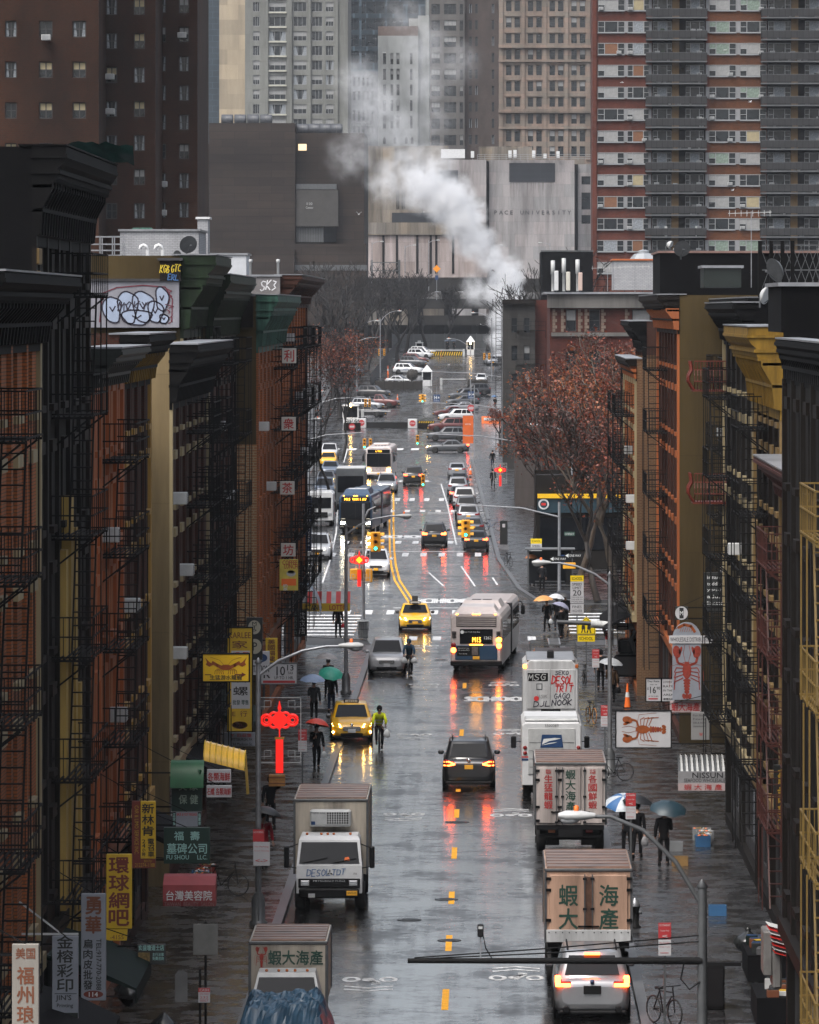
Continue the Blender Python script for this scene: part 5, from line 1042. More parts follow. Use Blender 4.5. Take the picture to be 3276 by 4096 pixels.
# graffiti step van
Y=237; L=6; w=1.2; root=thing('step_van','white step van with black and red graffiti over its rear doors','van',(AX(2203,Y),Y+L/2,0),PI)
van_body(root,w,L,.5,2.9,DIRTW,.3); truck_chassis(root,w,-L/2,L/2+.1,(L/2-1.2,-L/2+1.0),.4)
m=MB(); m.box(-w+.15,w-.15,-L/2+.3,L/2-.1,2.86,2.93,ROOFM,.03); m.box(-.15,.15,L/2-1.4,L/2-1,2.9,3.25,TRIM,.05); m.build('roof_panel',root)
for s in (-1,1):
    m=MB(); m.box(min(s*.02,s*1.05),max(s*.02,s*1.05),L/2+.002,L/2+.035,.8,2.5,DIRTW,.015); d=m.build('rear_door',root)
m=MB(); PP=lambda a,b,dd:(-a,L/2+.045+dd*.2,b)
m.box(.12,1.0,L/2+.036,L/2+.042,2.0,2.35,BLACK)
PG=lambda a,b,d:(-a,L/2+.048,b)
for wd_,cx_,cz_,h_,w_,mt_,lw_ in (('MSG',-.57,2.17,.26,.8,OFFW,.035),('DESOL',.53,2.05,.34,.95,SPRED,.05),('TRIT',.6,1.68,.28,.8,SPRED,.045),('SEKO',.5,2.36,.16,.6,SPR,.025),('GAGO',.5,1.36,.22,.7,SPR,.03),('NOOK',.5,1.08,.24,.9,SPR,.04),('DJL',-.35,1.02,.24,.75,SPR,.035),('MSK',-.35,1.35,.14,.5,mat('grey_spray',(.3,.3,.3),.6,0,0),.02)): tagtext(m,wd_,cx_,cz_,h_,w_,mt_,PG,lw_,len(wd_))
m.box(.36,.62,L/2+.037,L/2+.042,1.62,1.9,DSTEEL); m.box(.4,.58,L/2+.042,L/2+.046,1.66,1.86,DIRTW)
m.lathe([(.11,L/2+.036),(.11,L/2+.05)],SPRED,12,(.62,0,1.25),'y'); m.build('graffiti',root)
for s in (-1,1): m=MB(); m.box(s*(w-.08)-.07,s*(w-.08)+.07,L/2-.02,L/2+.03,2.55,2.72,AMBER if s>0 else AMBO,.02); m.build('marker_lamp',root)
# dark work truck ahead with roof bars
Y=252; root=thing('work_truck','black work truck with a ladder rack, ahead of the graffiti step van','truck',(AX(2215,Y),Y+3,0),PI)
m=MB(); m.box(-1.1,1.1,-2.6,2.6,.5,1.5,P_BLK,.12); m.build('body',root); m=MB(); m.rings([[(-1.0,-2,1.5),(1.0,-2,1.5),(1.0,1.6,1.5),(-1.0,1.6,1.5)],[(-.85,-1.4,2.25),(.85,-1.4,2.25),(.85,1.3,2.25),(-.85,1.3,2.25)]],P_BLK,False); m.build('cab',root)
m=MB()
for y in (-1.8,0,1.6):
    m.bar((-1.05,y,2.55),(1.05,y,2.55),.04,DSTEEL)
    for s in (-1,1): m.bar((s*1.05,y,1.5),(s*1.05,y,2.55),.035,DSTEEL)
for s in (-.3,.2): m.bar((s,-2.2,2.62),(s,2.4,2.62),.04,STEEL)
for i in range(10): m.bar((-.3,-2+i*.45,2.62),(.2,-2+i*.45,2.62),.025,STEEL)
m.build('ladder_rack',root); truck_chassis(root,1.05,-2.4,2.5,(1.5,-1.6),.38)
# excavator arm wrapped in white sheet by the right pavement
Y=262; root=thing('crane_arm','long boom wrapped in white plastic sheet on a dark lifting machine, right pavement','lift',(AX(2530,Y),Y,.14))
m=MB(); m.box(-.9,.7,-1.2,1.4,.45,1.5,P_BLK,.1); m.box(-.7,.3,-.6,1,1.5,2.2,CARGL,.1); m.build('machine_body',root)
for s in (-1,1): wheel_parts(root,s*.8,-.8,.42,.3); wheel_parts(root,s*.8,.9,.42,.3)
m=MB(); m.tube([(.3,-.9,1.0),(-.1,-1.0,2.2),(.25,-1.0,2.95)],.13,DSTEEL,8); m.tube([(.45,-1.0,2.75),(-1.4,-1.0,2.95),(-3.6,-1.0,3.05)],.1,DSTEEL,8); m.build('boom',root)
m=MB(); m.tube([(.1,-1.0,2.82),(-.5,-1.02,2.83),(-1.2,-1.0,2.9),(-2.0,-1.0,2.96)],[.12,.19,.17,.2],mat('plastic_sheet',(.6,.62,.62),.25,0,.4,5,bump=.4),9); m.build('plastic_wrap',root)
# cab-over truck facing the camera, left kerb
Y=164.5; w=1.1; root=thing('box_truck','white cab-over box truck facing the camera with a cooling unit above its windscreen','truck',(AX(1317,Y),Y,0),0,GT_)
truck_chassis(root,w,0.3,6.6,(.9,5.2)); cargo(root,w,1.7,6.7,.95,3.25,CREAMW,RUST)
c=.06; m=MB(); cw=.98
rs=[[(-cw,-.05,.55),(cw,-.05,.55),(cw,1.6,.55),(-cw,1.6,.55)],[(-cw,-.1,1.0),(cw,-.1,1.0),(cw,1.6,1.0),(-cw,1.6,1.0)],[(-cw,-.06,1.38),(cw,-.06,1.38),(cw,1.6,1.38),(-cw,1.6,1.38)],[(-cw*.93,.22,2.12),(cw*.93,.22,2.12),(cw*.93,1.6,2.12),(-cw*.93,1.6,2.12)],[(-cw*.86,.36,2.24),(cw*.86,.36,2.24),(cw*.86,1.6,2.24),(-cw*.86,1.6,2.24)]]
m.rings(rs,WHITE,False); cab=m.build('cab',root)
m=MB(); m.quad((-.90,-.055,1.44),(.90,-.055,1.44),(.83,.185,2.06),(-.83,.185,2.06),CARGL); ws=m.build('windshield',root)
m=MB(); m.bar((-.8,-.085,1.46),(-.05,-.05,1.62),.012,BLACK); m.bar((.1,-.085,1.46),(.8,-.05,1.60),.012,BLACK); m.build('wiper',ws)
m=MB(); m.quad((.45,-.03,1.52),(.62,-.03,1.54),(.58,.0,1.64),(.47,.0,1.62),ORANGE); m.build('parking_ticket',ws)
m=MB(); m.box(-.92,.92,-.135,-.09,.72,1.0,TRIM,.02); m.text('TRUCK FUSO'[6:] if False else 'MITSUBISHI FUSO',(0,-.14,.93),.06,CHROME,.95); m.build('grille',root)
m=MB(); tagtext(m,'DESOL',-.3,1.18,.2,.72,SPC,lambda a,b,d:(a,-.108,b),.022); tagtext(m,'TDT',.3,1.2,.17,.42,SPC,lambda a,b,d:(a,-.108,b),.022); m.text('FH',(.78,-.106,1.14),.06,BLKT); m.build('graffiti',root)
m=MB()
for a in (90,210,330): ca,sa=math.cos(R(a)),math.sin(R(a)); m.poly([(.02+0*ca,-.108,1.17),(.02+.055*ca-.022*sa,-.108,1.17+.055*sa+.022*ca),(.02+.11*ca,-.108,1.17+.11*sa),(.02+.055*ca+.022*sa,-.108,1.17+.055*sa-.022*ca)],BLKT)
m.build('badge',root)
for s in (-1,1):
    m=MB(); m.box(s*.72-.13,s*.72+.13,-.15,-.12,.78,.94,CHROME,.01); m.box(s*.72-.10,s*.72+.10,-.165,-.14,.80,.92,HEADO,.02); m.build('headlight',root)
    m=MB(); m.box(s*1.28-.08,s*1.28+.08,-.05,.05,1.3,1.95,TRIM,.03); m.bar((s*.95,.2,2.0),(s*1.25,0,1.9),.02,TRIM); m.bar((s*.97,.0,1.3),(s*1.25,0,1.35),.02,TRIM); m.build('mirror',root)
    m=MB(); m.quad((s*.985,.25,1.45),(s*.985,1.4,1.45),(s*.93,1.4,2.05),(s*.93,.45,2.05),CARGL); m.build('side_window',root)
m=MB(); m.box(-.9,.9,-.2,-.06,.42,.70,BLACK,.04); bp=m.build('bumper',root)
m=MB(); m.box(.52,.84,-.215,-.2,.5,.64,PLATE,.01); m.text('XP5791-MJ',(.68,-.218,.57),.06,BLKT,.26); m.build('license_plate',root)
m=MB(); m.box(-.62,-.42,-.215,-.2,.44,.56,OFFW); m.build('sticker',root)
for x in (-.25,-.06,.12,.62,-.68): m=MB(); m.box(x-.04,x+.04,.5,.58,2.24,2.31,AMBO,.02); m.build('marker_lamp',root)
m=MB(); m.box(-.62,.62,1.25,1.695,2.42,2.92,OFFW,.05); cu=m.build('cooling_unit',root)
m=MB(); m.box(-.12,.54,1.235,1.255,2.5,2.86,BLACK)
for i in range(9): m.box(-.12+i*.0733-.008,-.12+i*.0733+.008+.01,1.22,1.24,2.5,2.86,OFFW)
for i in range(6): m.box(-.12,.54,1.222,1.242,2.5+i*.072-.008,2.5+i*.072+.008,OFFW)
m.text('THERMO KING',(-.37,1.24,2.83),.05,BLKT,.42); m.box(-.58,-.46,1.235,1.25,2.48,2.58,BLUE); m.build('vent_grille',cu)
# small truck at bottom left with lobster panel
Y=136; w=.95; root=thing('box_truck','small box truck at the bottom edge, red lobster and green characters over its cab','truck',(AX(1153,Y),Y,0),0,GT_)
truck_chassis(root,w,-1.4,3.6,(-1.0,2.6),.36); cargo(root,w,0,3.6,.8,2.42,CREAMW,RUST)
m=MB(); PL=lambda a,b:(-.66+a,-.012,1.98+b); lobster(m,PL,.56,mat('lobster_red',(.30,.03,.02),.5,0,.3,8)); m.build('lobster_picture',root)
m=MB(); m.text('蝦大海產',(.18,-.012,1.98),.36,GRNT,1.35,bold=.018); m.build('lettering',root)
m=MB(); m.rings([[(-.82,-1.9,.5),(.82,-1.9,.5),(.82,-.1,.5),(-.82,-.1,.5)],[(-.84,-1.95,1.0),(.84,-1.95,1.0),(.84,-.1,1.0),(-.84,-.1,1.0)],[(-.82,-1.5,1.25),(.82,-1.5,1.25),(.82,-.1,1.25),(-.82,-.1,1.25)],[(-.70,-1.05,1.74),(.70,-1.05,1.74),(.70,-.1,1.74),(-.70,-.1,1.74)]],OFFW,False); m.build('cab',root)
m=MB(); m.quad((-.74,-1.49,1.30),(.74,-1.49,1.30),(.66,-1.09,1.69),(-.66,-1.09,1.69),CARGL); m.build('windshield',root)
for x in (-.5,-.2,0,.2,.5): m=MB(); m.sphere((x,-.9,1.77),.04,AMBO,8,5); m.build('marker_lamp',root)
# blue tarpaulin draped over a parked car in front
Y=131; m=MB(); rr=random.Random(8); nx,ny=34,30; g=[]
for j in range(ny):
    for i in range(nx):
        u=i/(nx-1)*2-1; v=j/(ny-1)*2-1; ex=max(abs(u),abs(v)*.98); z=1.66-.10*math.cos(u*9+v*5)*.5*abs(u)-.06*math.sin(v*14+u*4)-max(0,ex-.72)**1.3*5.2+.035*math.sin(u*17+3*math.sin(v*7))+.03*math.sin(v*23-u*11)+.025*math.sin((u+v)*31)+rr.uniform(-.018,.018)
        g.append((u*1.12+.06*math.sin(v*9),v*1.7+.05*math.sin(u*8),max(.12,z)))
m.add(g,[(j*nx+i,j*nx+i+1,(j+1)*nx+i+1,(j+1)*nx+i) for j in range(ny-1) for i in range(nx-1)],mat('blue_tarpaulin',(.035,.085,.14),.3,0,.5,3,bump=.5),False)
tag(m.build('tarpaulin',None,(AX(1150,Y)-.02,Y-.6,0)),'crumpled blue tarpaulin covering a parked load in front of the small lobster truck','tarpaulin')
# white step van and grey truck beyond the crossing, left
Y=436; w=1.05; root=thing('step_van','white step van facing the camera, parked left of the blue bus','van',(AX(1280,Y),Y+2.5,T(Y)),0)
van_body(root,w,5,.5,2.75,WHITE,.18); truck_chassis(root,w,-2.4,2.4,(-1.6,1.5),.36)
m=MB(); m.box(-.88,.88,-2.54,-2.48,1.45,2.3,CARGL,.02); m.build('windshield',root); m=MB(); m.box(-.6,.6,-2.62,-2.48,.75,1.15,TRIM,.03); m.build('grille',root)
for s in (-1,1): m=MB(); m.box(s*.8-.12,s*.8+.12,-2.56,-2.48,.9,1.1,HEADO,.02); m.build('headlight',root); m=MB(); m.box(s*1.2-.07,s*1.2+.07,-2.5,-2.4,1.6,2.0,TRIM,.02); m.bar((s*1.04,-2.45,1.8),(s*1.2,-2.45,1.8),.02,TRIM); m.build('mirror',root)
Y=466; w=1.25; root=thing('box_truck','tall grey box truck with white roof behind the blue bus','truck',(AX(1402,Y),Y+3,T(Y)),0)
van_body(root,w,6.5,.5,3.5,mat('grey_truck',(.10,.11,.12),.4,0,.3),.15); truck_chassis(root,w,-3.2,3.2,(-2,2),.42)
m=MB(); m.box(-w+.05,w-.05,-3.2,3.2,3.5,3.58,WHITE,.03); m.build('roof_panel',root); m=MB(); m.box(-1.1,1.1,-3.29,-3.24,1.5,2.9,CARGL,.02); m.build('windshield',root)
# ---------------------------------------------------------------- buses
LED=emat('amber_led',(1.0,.42,.03),3.5,(.3,.12,.01)); BUSW=mat('bus_white',(.56,.495,.48),.35,0,.2,1.2,coat=.3); BUSB=mat('bus_navy',(.02,.055,.11),.3,0,.15,1,coat=.4); BUSG=mat('bellows',(.02,.02,.022),.8,0,.3,4)
def bus_shell(root,w,L,z0,z1,mt,name='body',y=0,cr=.28,sl=.12):
    rs=[]; 
    for yy,e in ((-L/2,.10),(-L/2+.10,.02),(-L/2+.3,0),(L/2-.3,0),(L/2-.1,.02),(L/2,.10)):
        rs.append([(-w+e,y+yy,z0+e),(w-e,y+yy,z0+e),(w-e*.8,y+yy,z1-cr-e),(w-cr*.35-e,y+yy,z1-cr*.35-e),(w-cr-e,y+yy,z1-e),(-w+cr+e,y+yy,z1-e),(-w+cr*.35+e,y+yy,z1-cr*.35-e),(-w+e*.8,y+yy,z1-cr-e)])
    m=MB(); m.rings(rs,mt,False); return m.build(name,root)
# M15 articulated bus from behind
Y=273; root=thing('articulated_bus','white and blue articulated city bus seen from behind with amber route display','bus',(AX(1905,Y),Y,0),PI-R(3.0))
w=1.29; Lr=9; bus_shell(root,w,Lr,.38,3.0,BUSW,'body',-Lr/2)
m=MB(); m.box(-w+.02,w-.02,-Lr-1.2,-Lr-.02,.45,2.9,BUSG)
for i in range(7): m.box(-w-.015,w+.015,-Lr-1.1+i*.16,-Lr-1.03+i*.16,.45,2.93,BUSG)
m.build('bellows',root); bus_shell(root,w,8,.38,3.0,BUSW,'front_body',-Lr-1.2-4)
m=MB(); m.rings([[(-1.0,-2.6,3.0),(1.0,-2.6,3.0),(1.0,-.35,3.0),(-1.0,-.35,3.0)],[(-.8,-2.3,3.3),(.8,-2.3,3.3),(.85,-.75,3.22),(-.85,-.75,3.22)]],BUSW,False); m.build('roof_unit',root)
m=MB(); m.rings([[(-1.05,-7.6,3.0),(1.05,-7.6,3.0),(1.05,-4.2,3.0),(-1.05,-4.2,3.0)],[(-.85,-7.3,3.34),(.85,-7.3,3.34),(.85,-4.6,3.34),(-.85,-4.6,3.34)]],BUSW,False)
for i in range(2): m.box(-.5+i*.55,-.05+i*.55,-5.6,-5.0,3.335,3.35,TRIM)
m.build('roof_unit',root)
m=MB(); m.box(-1.0,1.0,-.02,.035,2.28,2.78,TRIM,.02)
for i in range(5): m.box(-.98,.98,.03,.055,2.33+i*.1,2.37+i*.1,BUSW)
m.build('engine_louvre',root)
for x in (-.15,0,.15,-.95,.95): m=MB(); m.box(x-.05,x+.05,-.06,.02,2.86,2.91,AMBER,.015); m.build('marker_lamp',root)
m=MB(); m.box(-.82,.82,.0,.04,1.42,2.15,GLASS,.03); dp=m.build('display_panel',root)
m=MB(); m.text('M15',(-.02,.046,1.62),.24,LED,.42,(-1,0,0),bold=.01); m.text('1262',(-.58,.046,1.72),.15,WHT,.36,(-1,0,0)); m.text('New York City Bus',(.22,.046,2.0),.09,WHT,.82,(-1,0,0)); m.lathe([(.09,.042),(.09,.048)],WHT,12,(.70,0,2.0),'y'); m.build('lettering',dp)
m=MB(); m.box(-1.05,1.05,-.01,.03,.62,1.34,BUSB,.02); m.build('rear_panel',root)
m=MB(); m.box(-.15,.95,.03,.042,.82,1.3,BLACK); m.text('driving isn\'t easy',(.62,.047,1.2),.06,WHT,.55,(-1,0,0)); m.text('but saving a life is',(.62,.047,1.1),.06,WHT,.55,(-1,0,0)); m.text('Turn slowly.',(.65,.047,.92),.06,WHT,.42,(-1,0,0)); m.box(-.1,.22,.042,.046,.86,1.28,mat('advert_print',(.15,.12,.11),.5,0,.6,8)); m.build('advert',root)
m=MB(); m.box(-.17,.17,.03,.05,.64,.8,PLATE,.01); m.build('license_plate',root)
m=MB(); m.box(-.32,.32,.03,.05,1.35,1.39,AMBER,.01); m.build('brake_light',root)
for x,z,mt_ in ((1.13,1.35,TAILO),(1.13,1.1,TAILB),(-1.13,1.62,AMBER),(-1.13,1.32,TAILB)):
    m=MB(); m.lathe([(.13,.0),(.13,.05),(.04,.065)],mt_,12,(x,0,z),'y'); m.build('taillight',root)
m=MB(); m.box(-1.28,1.28,-.1,.12,.32,.58,TRIM,.05); m.build('bumper',root)
for s in (-1,1):
    m=MB()
    for i in range(6): m.box(min(s*1.292,s*1.3),max(s*1.292,s*1.3),-8.4+i*1.35,-7.25+i*1.35,1.55,2.45,CARGL)
    for i in range(5): m.box(min(s*1.292,s*1.3),max(s*1.292,s*1.3),-17.6+i*1.4,-16.4+i*1.4,1.5,2.5,CARGL)
    m.build('side_window',root)
    for i in range(5): pass
    m=MB()
    for i in range(5): m.box(s*1.1-.1,s*1.1+.1,-.01,.035,1.72+i*.07,1.75+i*.07,TRIM)
    m.build('vent_grille',root)
    for y in (-2.4,-8,-15): wheel_parts(root,s*1.12,y,.48,.3)
    m=MB(); m.box(s*1.5-.1,s*1.5+.1,-17.9,-17.75,1.9,2.4,TRIM,.04); m.tube([(s*1.2,-17.5,2.6),(s*1.4,-17.8,2.6),(s*1.5,-17.8,2.4)],.03,TRIM,6); m.build('mirror',root)
def bus_front(root,w,z1,low,wind,sign,lights,signtxt):
    m=MB(); m.box(-w+.12,w-.12,-.06,.02,1.15,2.45,CARGL,.06); ws=m.build('windshield',root); m=MB(); m.box(-.02,.02,-.07,-.05,1.17,2.43,TRIM); m.bar((-.9,-.08,1.2),(-.1,-.08,1.6),.015,TRIM); m.bar((.2,-.08,1.2),(.95,-.08,1.55),.015,TRIM); m.build('wiper',ws)
    m=MB(); m.box(-w+.2,w-.2,-.05,.02,2.5,2.84,GLASS,.02); d=m.build('display_panel',root)
    if signtxt: m=MB(); m.text(signtxt,(0,-.056,2.67),.2,LED,1.7); m.build('lettering',d)
    m=MB(); m.box(-w+.02,w-.02,-.14,.05,.36,.62,low,.06); m.build('bumper',root)
    m=MB(); m.box(-.16,.16,-.155,-.14,.42,.57,PLATE,.01); m.build('license_plate',root)
    for s in (-1,1):
        m=MB(); m.box(s*(w-.3)-.16,s*(w-.3)+.16,-.07,.0,.75,.95,lights,.03); m.build('headlight',root)
        m=MB(); m.box(s*(w+.22)-.11,s*(w+.22)+.11,-.25,-.12,1.7,2.25,TRIM,.04); m.tube([(s*(w-.1),.1,2.55),(s*(w+.1),-.15,2.5),(s*(w+.22),-.2,2.25)],.03,TRIM,6); m.build('mirror',root)
Y=424; root=thing('articulated_bus','dark navy articulated bus with amber destination sign and lit headlights, left lane','bus',(AX(1422,Y),Y,T(Y)),R(-3.6)); w=1.28; root.rotation_euler=(R(.42),0,R(-3.6))
bus_shell(root,w,8.5,.36,3.05,BUSB,'front_body',4.25); m=MB(); m.box(-w+.02,w-.02,8.52,9.7,.45,2.95,BUSG); m.build('bellows',root); bus_shell(root,w,8.5,.36,3.05,BUSB,'body',9.7+4.25)
bus_front(root,w,3.05,BLACK,None,None,HEAD,'M15  WM 1 AV'); m=MB(); m.box(-w+.06,w-.06,-.03,.03,.6,1.15,BLACK,.03); m.build('front_panel',root)
m=MB(); m.rings([[(-1.05,.9,3.05),(1.05,.9,3.05),(1.05,4.2,3.05),(-1.05,4.2,3.05)],[(-.85,1.3,3.4),(.85,1.3,3.4),(.85,3.9,3.4),(-.85,3.9,3.4)]],BUSB,False); m.box(-.7,.7,1.5,2.2,3.4,3.43,WHITE); m.box(-.7,.7,2.4,2.9,3.4,3.43,WHITE); m.build('roof_unit',root)
m=MB(); m.rings([[(-.8,5.2,3.05),(.8,5.2,3.05),(.8,7.6,3.05),(-.8,7.6,3.05)],[(-.6,5.5,3.35),(.6,5.5,3.35),(.6,7.4,3.35),(-.6,7.4,3.35)]],BUSB,False); m.build('roof_unit',root)
for x in (-.9,-.12,0,.12,.9): m=MB(); m.box(x-.05,x+.05,-.02,.06,2.92,2.97,AMBER,.015); m.build('marker_lamp',root)
for s in (-1,1):
    m=MB()
    for i in range(5): m.box(min(s*1.282,s*1.29),max(s*1.282,s*1.29),1.4+i*1.4,2.65+i*1.4,1.45,2.5,CARGL)
    for i in range(5): m.box(min(s*1.282,s*1.29),max(s*1.282,s*1.29),10.4+i*1.5,11.75+i*1.5,1.45,2.5,CARGL)
    m.build('side_window',root)
    for y in (2.6,7.2,14.5): wheel_parts(root,s*1.11,y,.48,.3)
Y=535; root=thing('city_bus','white city bus coming head on with a big dark windscreen and lit headlights','bus',(AX(1515,Y),Y,T(Y)),R(-1.5)); w=1.28; root.rotation_euler=(R(.3),0,R(-1.5))
bus_shell(root,w,12,.36,3.1,BUSW,'body',6); bus_front(root,w,3.1,BUSW,None,None,HEADW,None)
m=MB(); m.text('LTD',(0,-.056,2.67),.14,LED,.6); m.build('lettering',root); m=MB(); m.box(-.7,.7,-.035,.03,.75,1.08,mat('bus_front_advert',(.35,.3,.3),.5,0,.7,4)); m.build('advert',root)
m=MB()
for i in range(4): m.box(-.5+i*.3,-.35+i*.3,3,3.6,3.1,3.13,TRIM)
m.box(-.8,.8,5,8,3.1,3.3,BUSW,.1); m.build('roof_unit',root)
for s in (-1,1):
    m=MB()
    for i in range(7): m.box(min(s*1.282,s*1.29),max(s*1.282,s*1.29),1.6+i*1.4,2.8+i*1.4,1.45,2.5,CARGL)
    m.build('side_window',root)
    for y in (2.6,9): wheel_parts(root,s*1.11,y,.48,.3)
# ---------------------------------------------------------------- bicycles
def bicycle_parts(root,mt,tyre=RUBBER):
    for y in (-.5,.5):
        m=MB(); m.torus((0,y,.34),.33,.022,tyre,'x',20,5); wl=m.build('wheel',root)
        m=MB()
        for k in range(8): a=2*PI*k/8; m.bar((0,y,.34),(0,y+.32*math.cos(a),.34+.32*math.sin(a)),.004,STEEL)
        m.build('spoke',wl)
    m=MB(); bb=(0,.05,.30); st=(0,.22,.82); hd=(0,-.38,.84)
    for a,b in ((bb,st),(bb,(0,-.36,.74)),(st,hd),(bb,(0,.5,.34)),(st,(0,.5,.34)),((0,-.40,.95),(0,-.5,.34))): m.bar(a,b,.018,mt)
    m.build('frame',root)
    m=MB(); m.tube([(-.28,-.32,1.0),(-.15,-.42,1.0),(.15,-.42,1.0),(.28,-.32,1.0)],.014,TRIM,5); m.bar((0,-.40,.9),(0,-.42,1.0),.016,TRIM); m.build('handlebar',root)
    m=MB(); m.box(-.07,.07,.12,.38,.86,.92,TRIM,.03); m.bar((0,.22,.8),(0,.24,.88),.015,TRIM); m.build('saddle',root)
    m=MB(); m.torus((0.04,.05,.30),.09,.012,STEEL,'x',10,4); m.bar((.08,.05,.30),(.08,-.08,.22),.01,STEEL); m.bar((-.08,.05,.30),(-.08,.18,.38),.01,STEEL); m.box(.06,.16,-.11,-.04,.2,.225,TRIM); m.box(-.16,-.06,.15,.22,.375,.40,TRIM); m.build('crank',root)
def bicycle(label,px,py,rz,mt=BLACKM,group=None,tyre=RUBBER,dz=0):
    x,y,z=G(px,py); root=thing('bicycle',label,'bicycle',(x,y,z+dz),rz,group); bicycle_parts(root,mt,tyre); return root
bicycle('dark bicycle ridden by the person in the yellow jacket',1517,3004,R(3)); bicycle('dark bicycle ridden by the person in the blue hooded coat',1637,2705,R(-3))
bicycle('black bicycle leaning beside the dirty white truck on the right pavement',2452,3140,R(-70),dz=.14); bicycle('bicycle with orange wheel rims on the right pavement beside the postal van',2365,2905,R(15),dz=.14,tyre=mat('orange_tyre',(.4,.16,.02),.6,0,.2)); bicycle('black bicycle upright on the right pavement beside the graffiti step van',2338,2750,R(5),dz=.14)
bicycle('lone dark bicycle locked at the far right crossing corner',2033,2275,R(20),dz=.14); bicycle('blue grey bicycle leaning at the right kerb behind the parked black sedan',1968,2130,R(80),BLUE,dz=.14); bicycle('dark bicycle locked to a thin pole at the bottom right',2657,4120,R(30),dz=.14); bicycle('black bicycle standing by the red awning on the left pavement',890,3600,R(75),dz=.14)
# ================================================================ STREET FURNITURE AND SIGNS
def street_lamp(label,px,Y,ztop,dx,zl,group='cobra head street lamps',base=True,pole=STEEL,head=OFFW,orange=True,zg=None,rp=.10):
    x=AX(px,Y); z0=(T(Y)+.14) if zg is None else zg; root=thing('street_lamp',label,'street lamp',(x,Y,z0),0,group)
    m=MB(); m.tube([(0,0,0),(0,0,ztop)],[rp,rp*.7],pole,10); m.lathe([(.09,ztop),(.12,ztop+.02),(.01,ztop+.18)],pole,10); m.build('pole',root)
    if base: m=MB(); m.lathe([(.26,0),(.26,.12),(.2,.16),(.2,.75),(.12,.95)],DSTEEL,10); m.build('base',root)
    s=1 if dx>0 else -1; za=ztop-.35; m=MB(); m.tube([(0,0,za),(dx*.25,0,za+(zl-za)*.5),(dx*.55,0,za+(zl-za)*.85),(dx*.85,0,zl),(dx,0,zl)],[.05,.05,.045,.04,.04],pole,8); m.build('arm',root)
    m=MB(); m.rings([[(dx-s*.02+s*t*.72,w_*math.cos(a),zl+.02+h_*math.sin(a)) for a in [2*PI*k/10 for k in range(10)]] for t,w_,h_ in ((0,.06,.05),(.15,.10,.07),(.45,.16,.10),(.8,.17,.10),(1,.08,.05))],head); h=m.build('lamp_head',root)
    m=MB(); m.sphere((dx+s*.48,0,zl-.06),.15,mat('lamp_lens',(.35,.36,.37),.15,0,0),10,6,(1.3,.8,.6)); m.build('lens',h)
    if orange: m=MB(); m.lathe([(.05,zl+.1),(.05,zl+.2),(.02,zl+.22)],ORANGE,8,(dx+s*.35,0,0)); m.build('photocell',h)
    return root
t=street_lamp('grey street lamp in the right foreground, bowed arm reaching before the lettered trucks',2809,107,6.75-.14,-2.1,8.0,rp=.13,pole=DSTEEL)
m=MB(); za=5.2; m.tube([(0,-.05,za),(-5.73,-.05,za)],[.075,.05],BLACKM,8); m.build('mast_arm',t)
m=MB(); m.tube([(0,-.05,za+.5),(-3,-.05,za+.24),(-5.6,-.05,za+.06)],.014,BLACKM,5); m.tube([(0,-.05,za+.38),(-3,-.05,za+.15),(-5.7,-.05,za+.03)],.014,BLACKM,5); m.build('stay_wire',t)
m=MB(); m.box(.1,.75,-.1,.05,za-.1,za-.03,BLACKM); m.tube([(-.35,-.1,za),(-.42,-.12,za-.35),(-.25,-.12,za-.55),(-.05,-.1,za-.4)],.018,BLACKM,5); m.build('cable',t)
cam_=thing('traffic_sensor','small black sensor box on a stalk on the dark signal arm over the near road','sensor',(AX(1922,107),106.95,za+.14+.05)); m=MB(); m.bar((0,0,0),(0,0,.42),.022,STEEL); m.build('stalk',cam_); m=MB(); m.box(-.06,.06,-.1,.1,.42,.66,TRIM,.02); m.box(-.04,.04,-.11,-.09,.58,.63,OFFW); m.tube([(.05,0,.45),(.1,0,.2),(.22,0,.0),(.3,0,-.1)],.012,BLACKM,5); m.build('sensor_box',cam_)
street_lamp('grey street lamp on the left kerb beside the yellow lobster sign, lamp over the pavement',1033,159.5,7.6,2.35,8.1,head=OFFW)
street_lamp('grey street lamp on the left kerb behind the near yellow taxi',1384,256,7.75,2.35,8.25)
street_lamp('grey street lamp on the right pavement between the white vans and the lobster signs',2439,212,7.6,-2.3,8.1)
street_lamp('grey street lamp with a curved arm in front of the autumn tree',2287,373,9.3,-2.3,9.7)
street_lamp('tall street lamp behind the far fence with bare trees, left',1521,895,10.5,2.8,11.9,zg=5.9); street_lamp('tall street lamp left of the police lot, half way up the bare trees',1428,905,8.6,3.0,10.2,zg=6.0)
street_lamp('tall street lamp right of the police lot next to the steam',1967,905,10.5,-2.7,11.5,zg=6.0); street_lamp('street lamp with a curved arm in the middle of the police lot',1882,850,7.8,-3,9.0,zg=4.5)
street_lamp('street lamp on the far left pavement by the yellow awning',1180,540,7.6,2.3,8.2); street_lamp('street lamp on the far left pavement above the parked cars',1150,450,7.6,2.1,8.0)
GRN=emat('signal_green',(.03,1.0,.72),4,(.05,.3,.25)); LOFF=mat('signal_lens_off',(.05,.03,.02),.2,0,0)
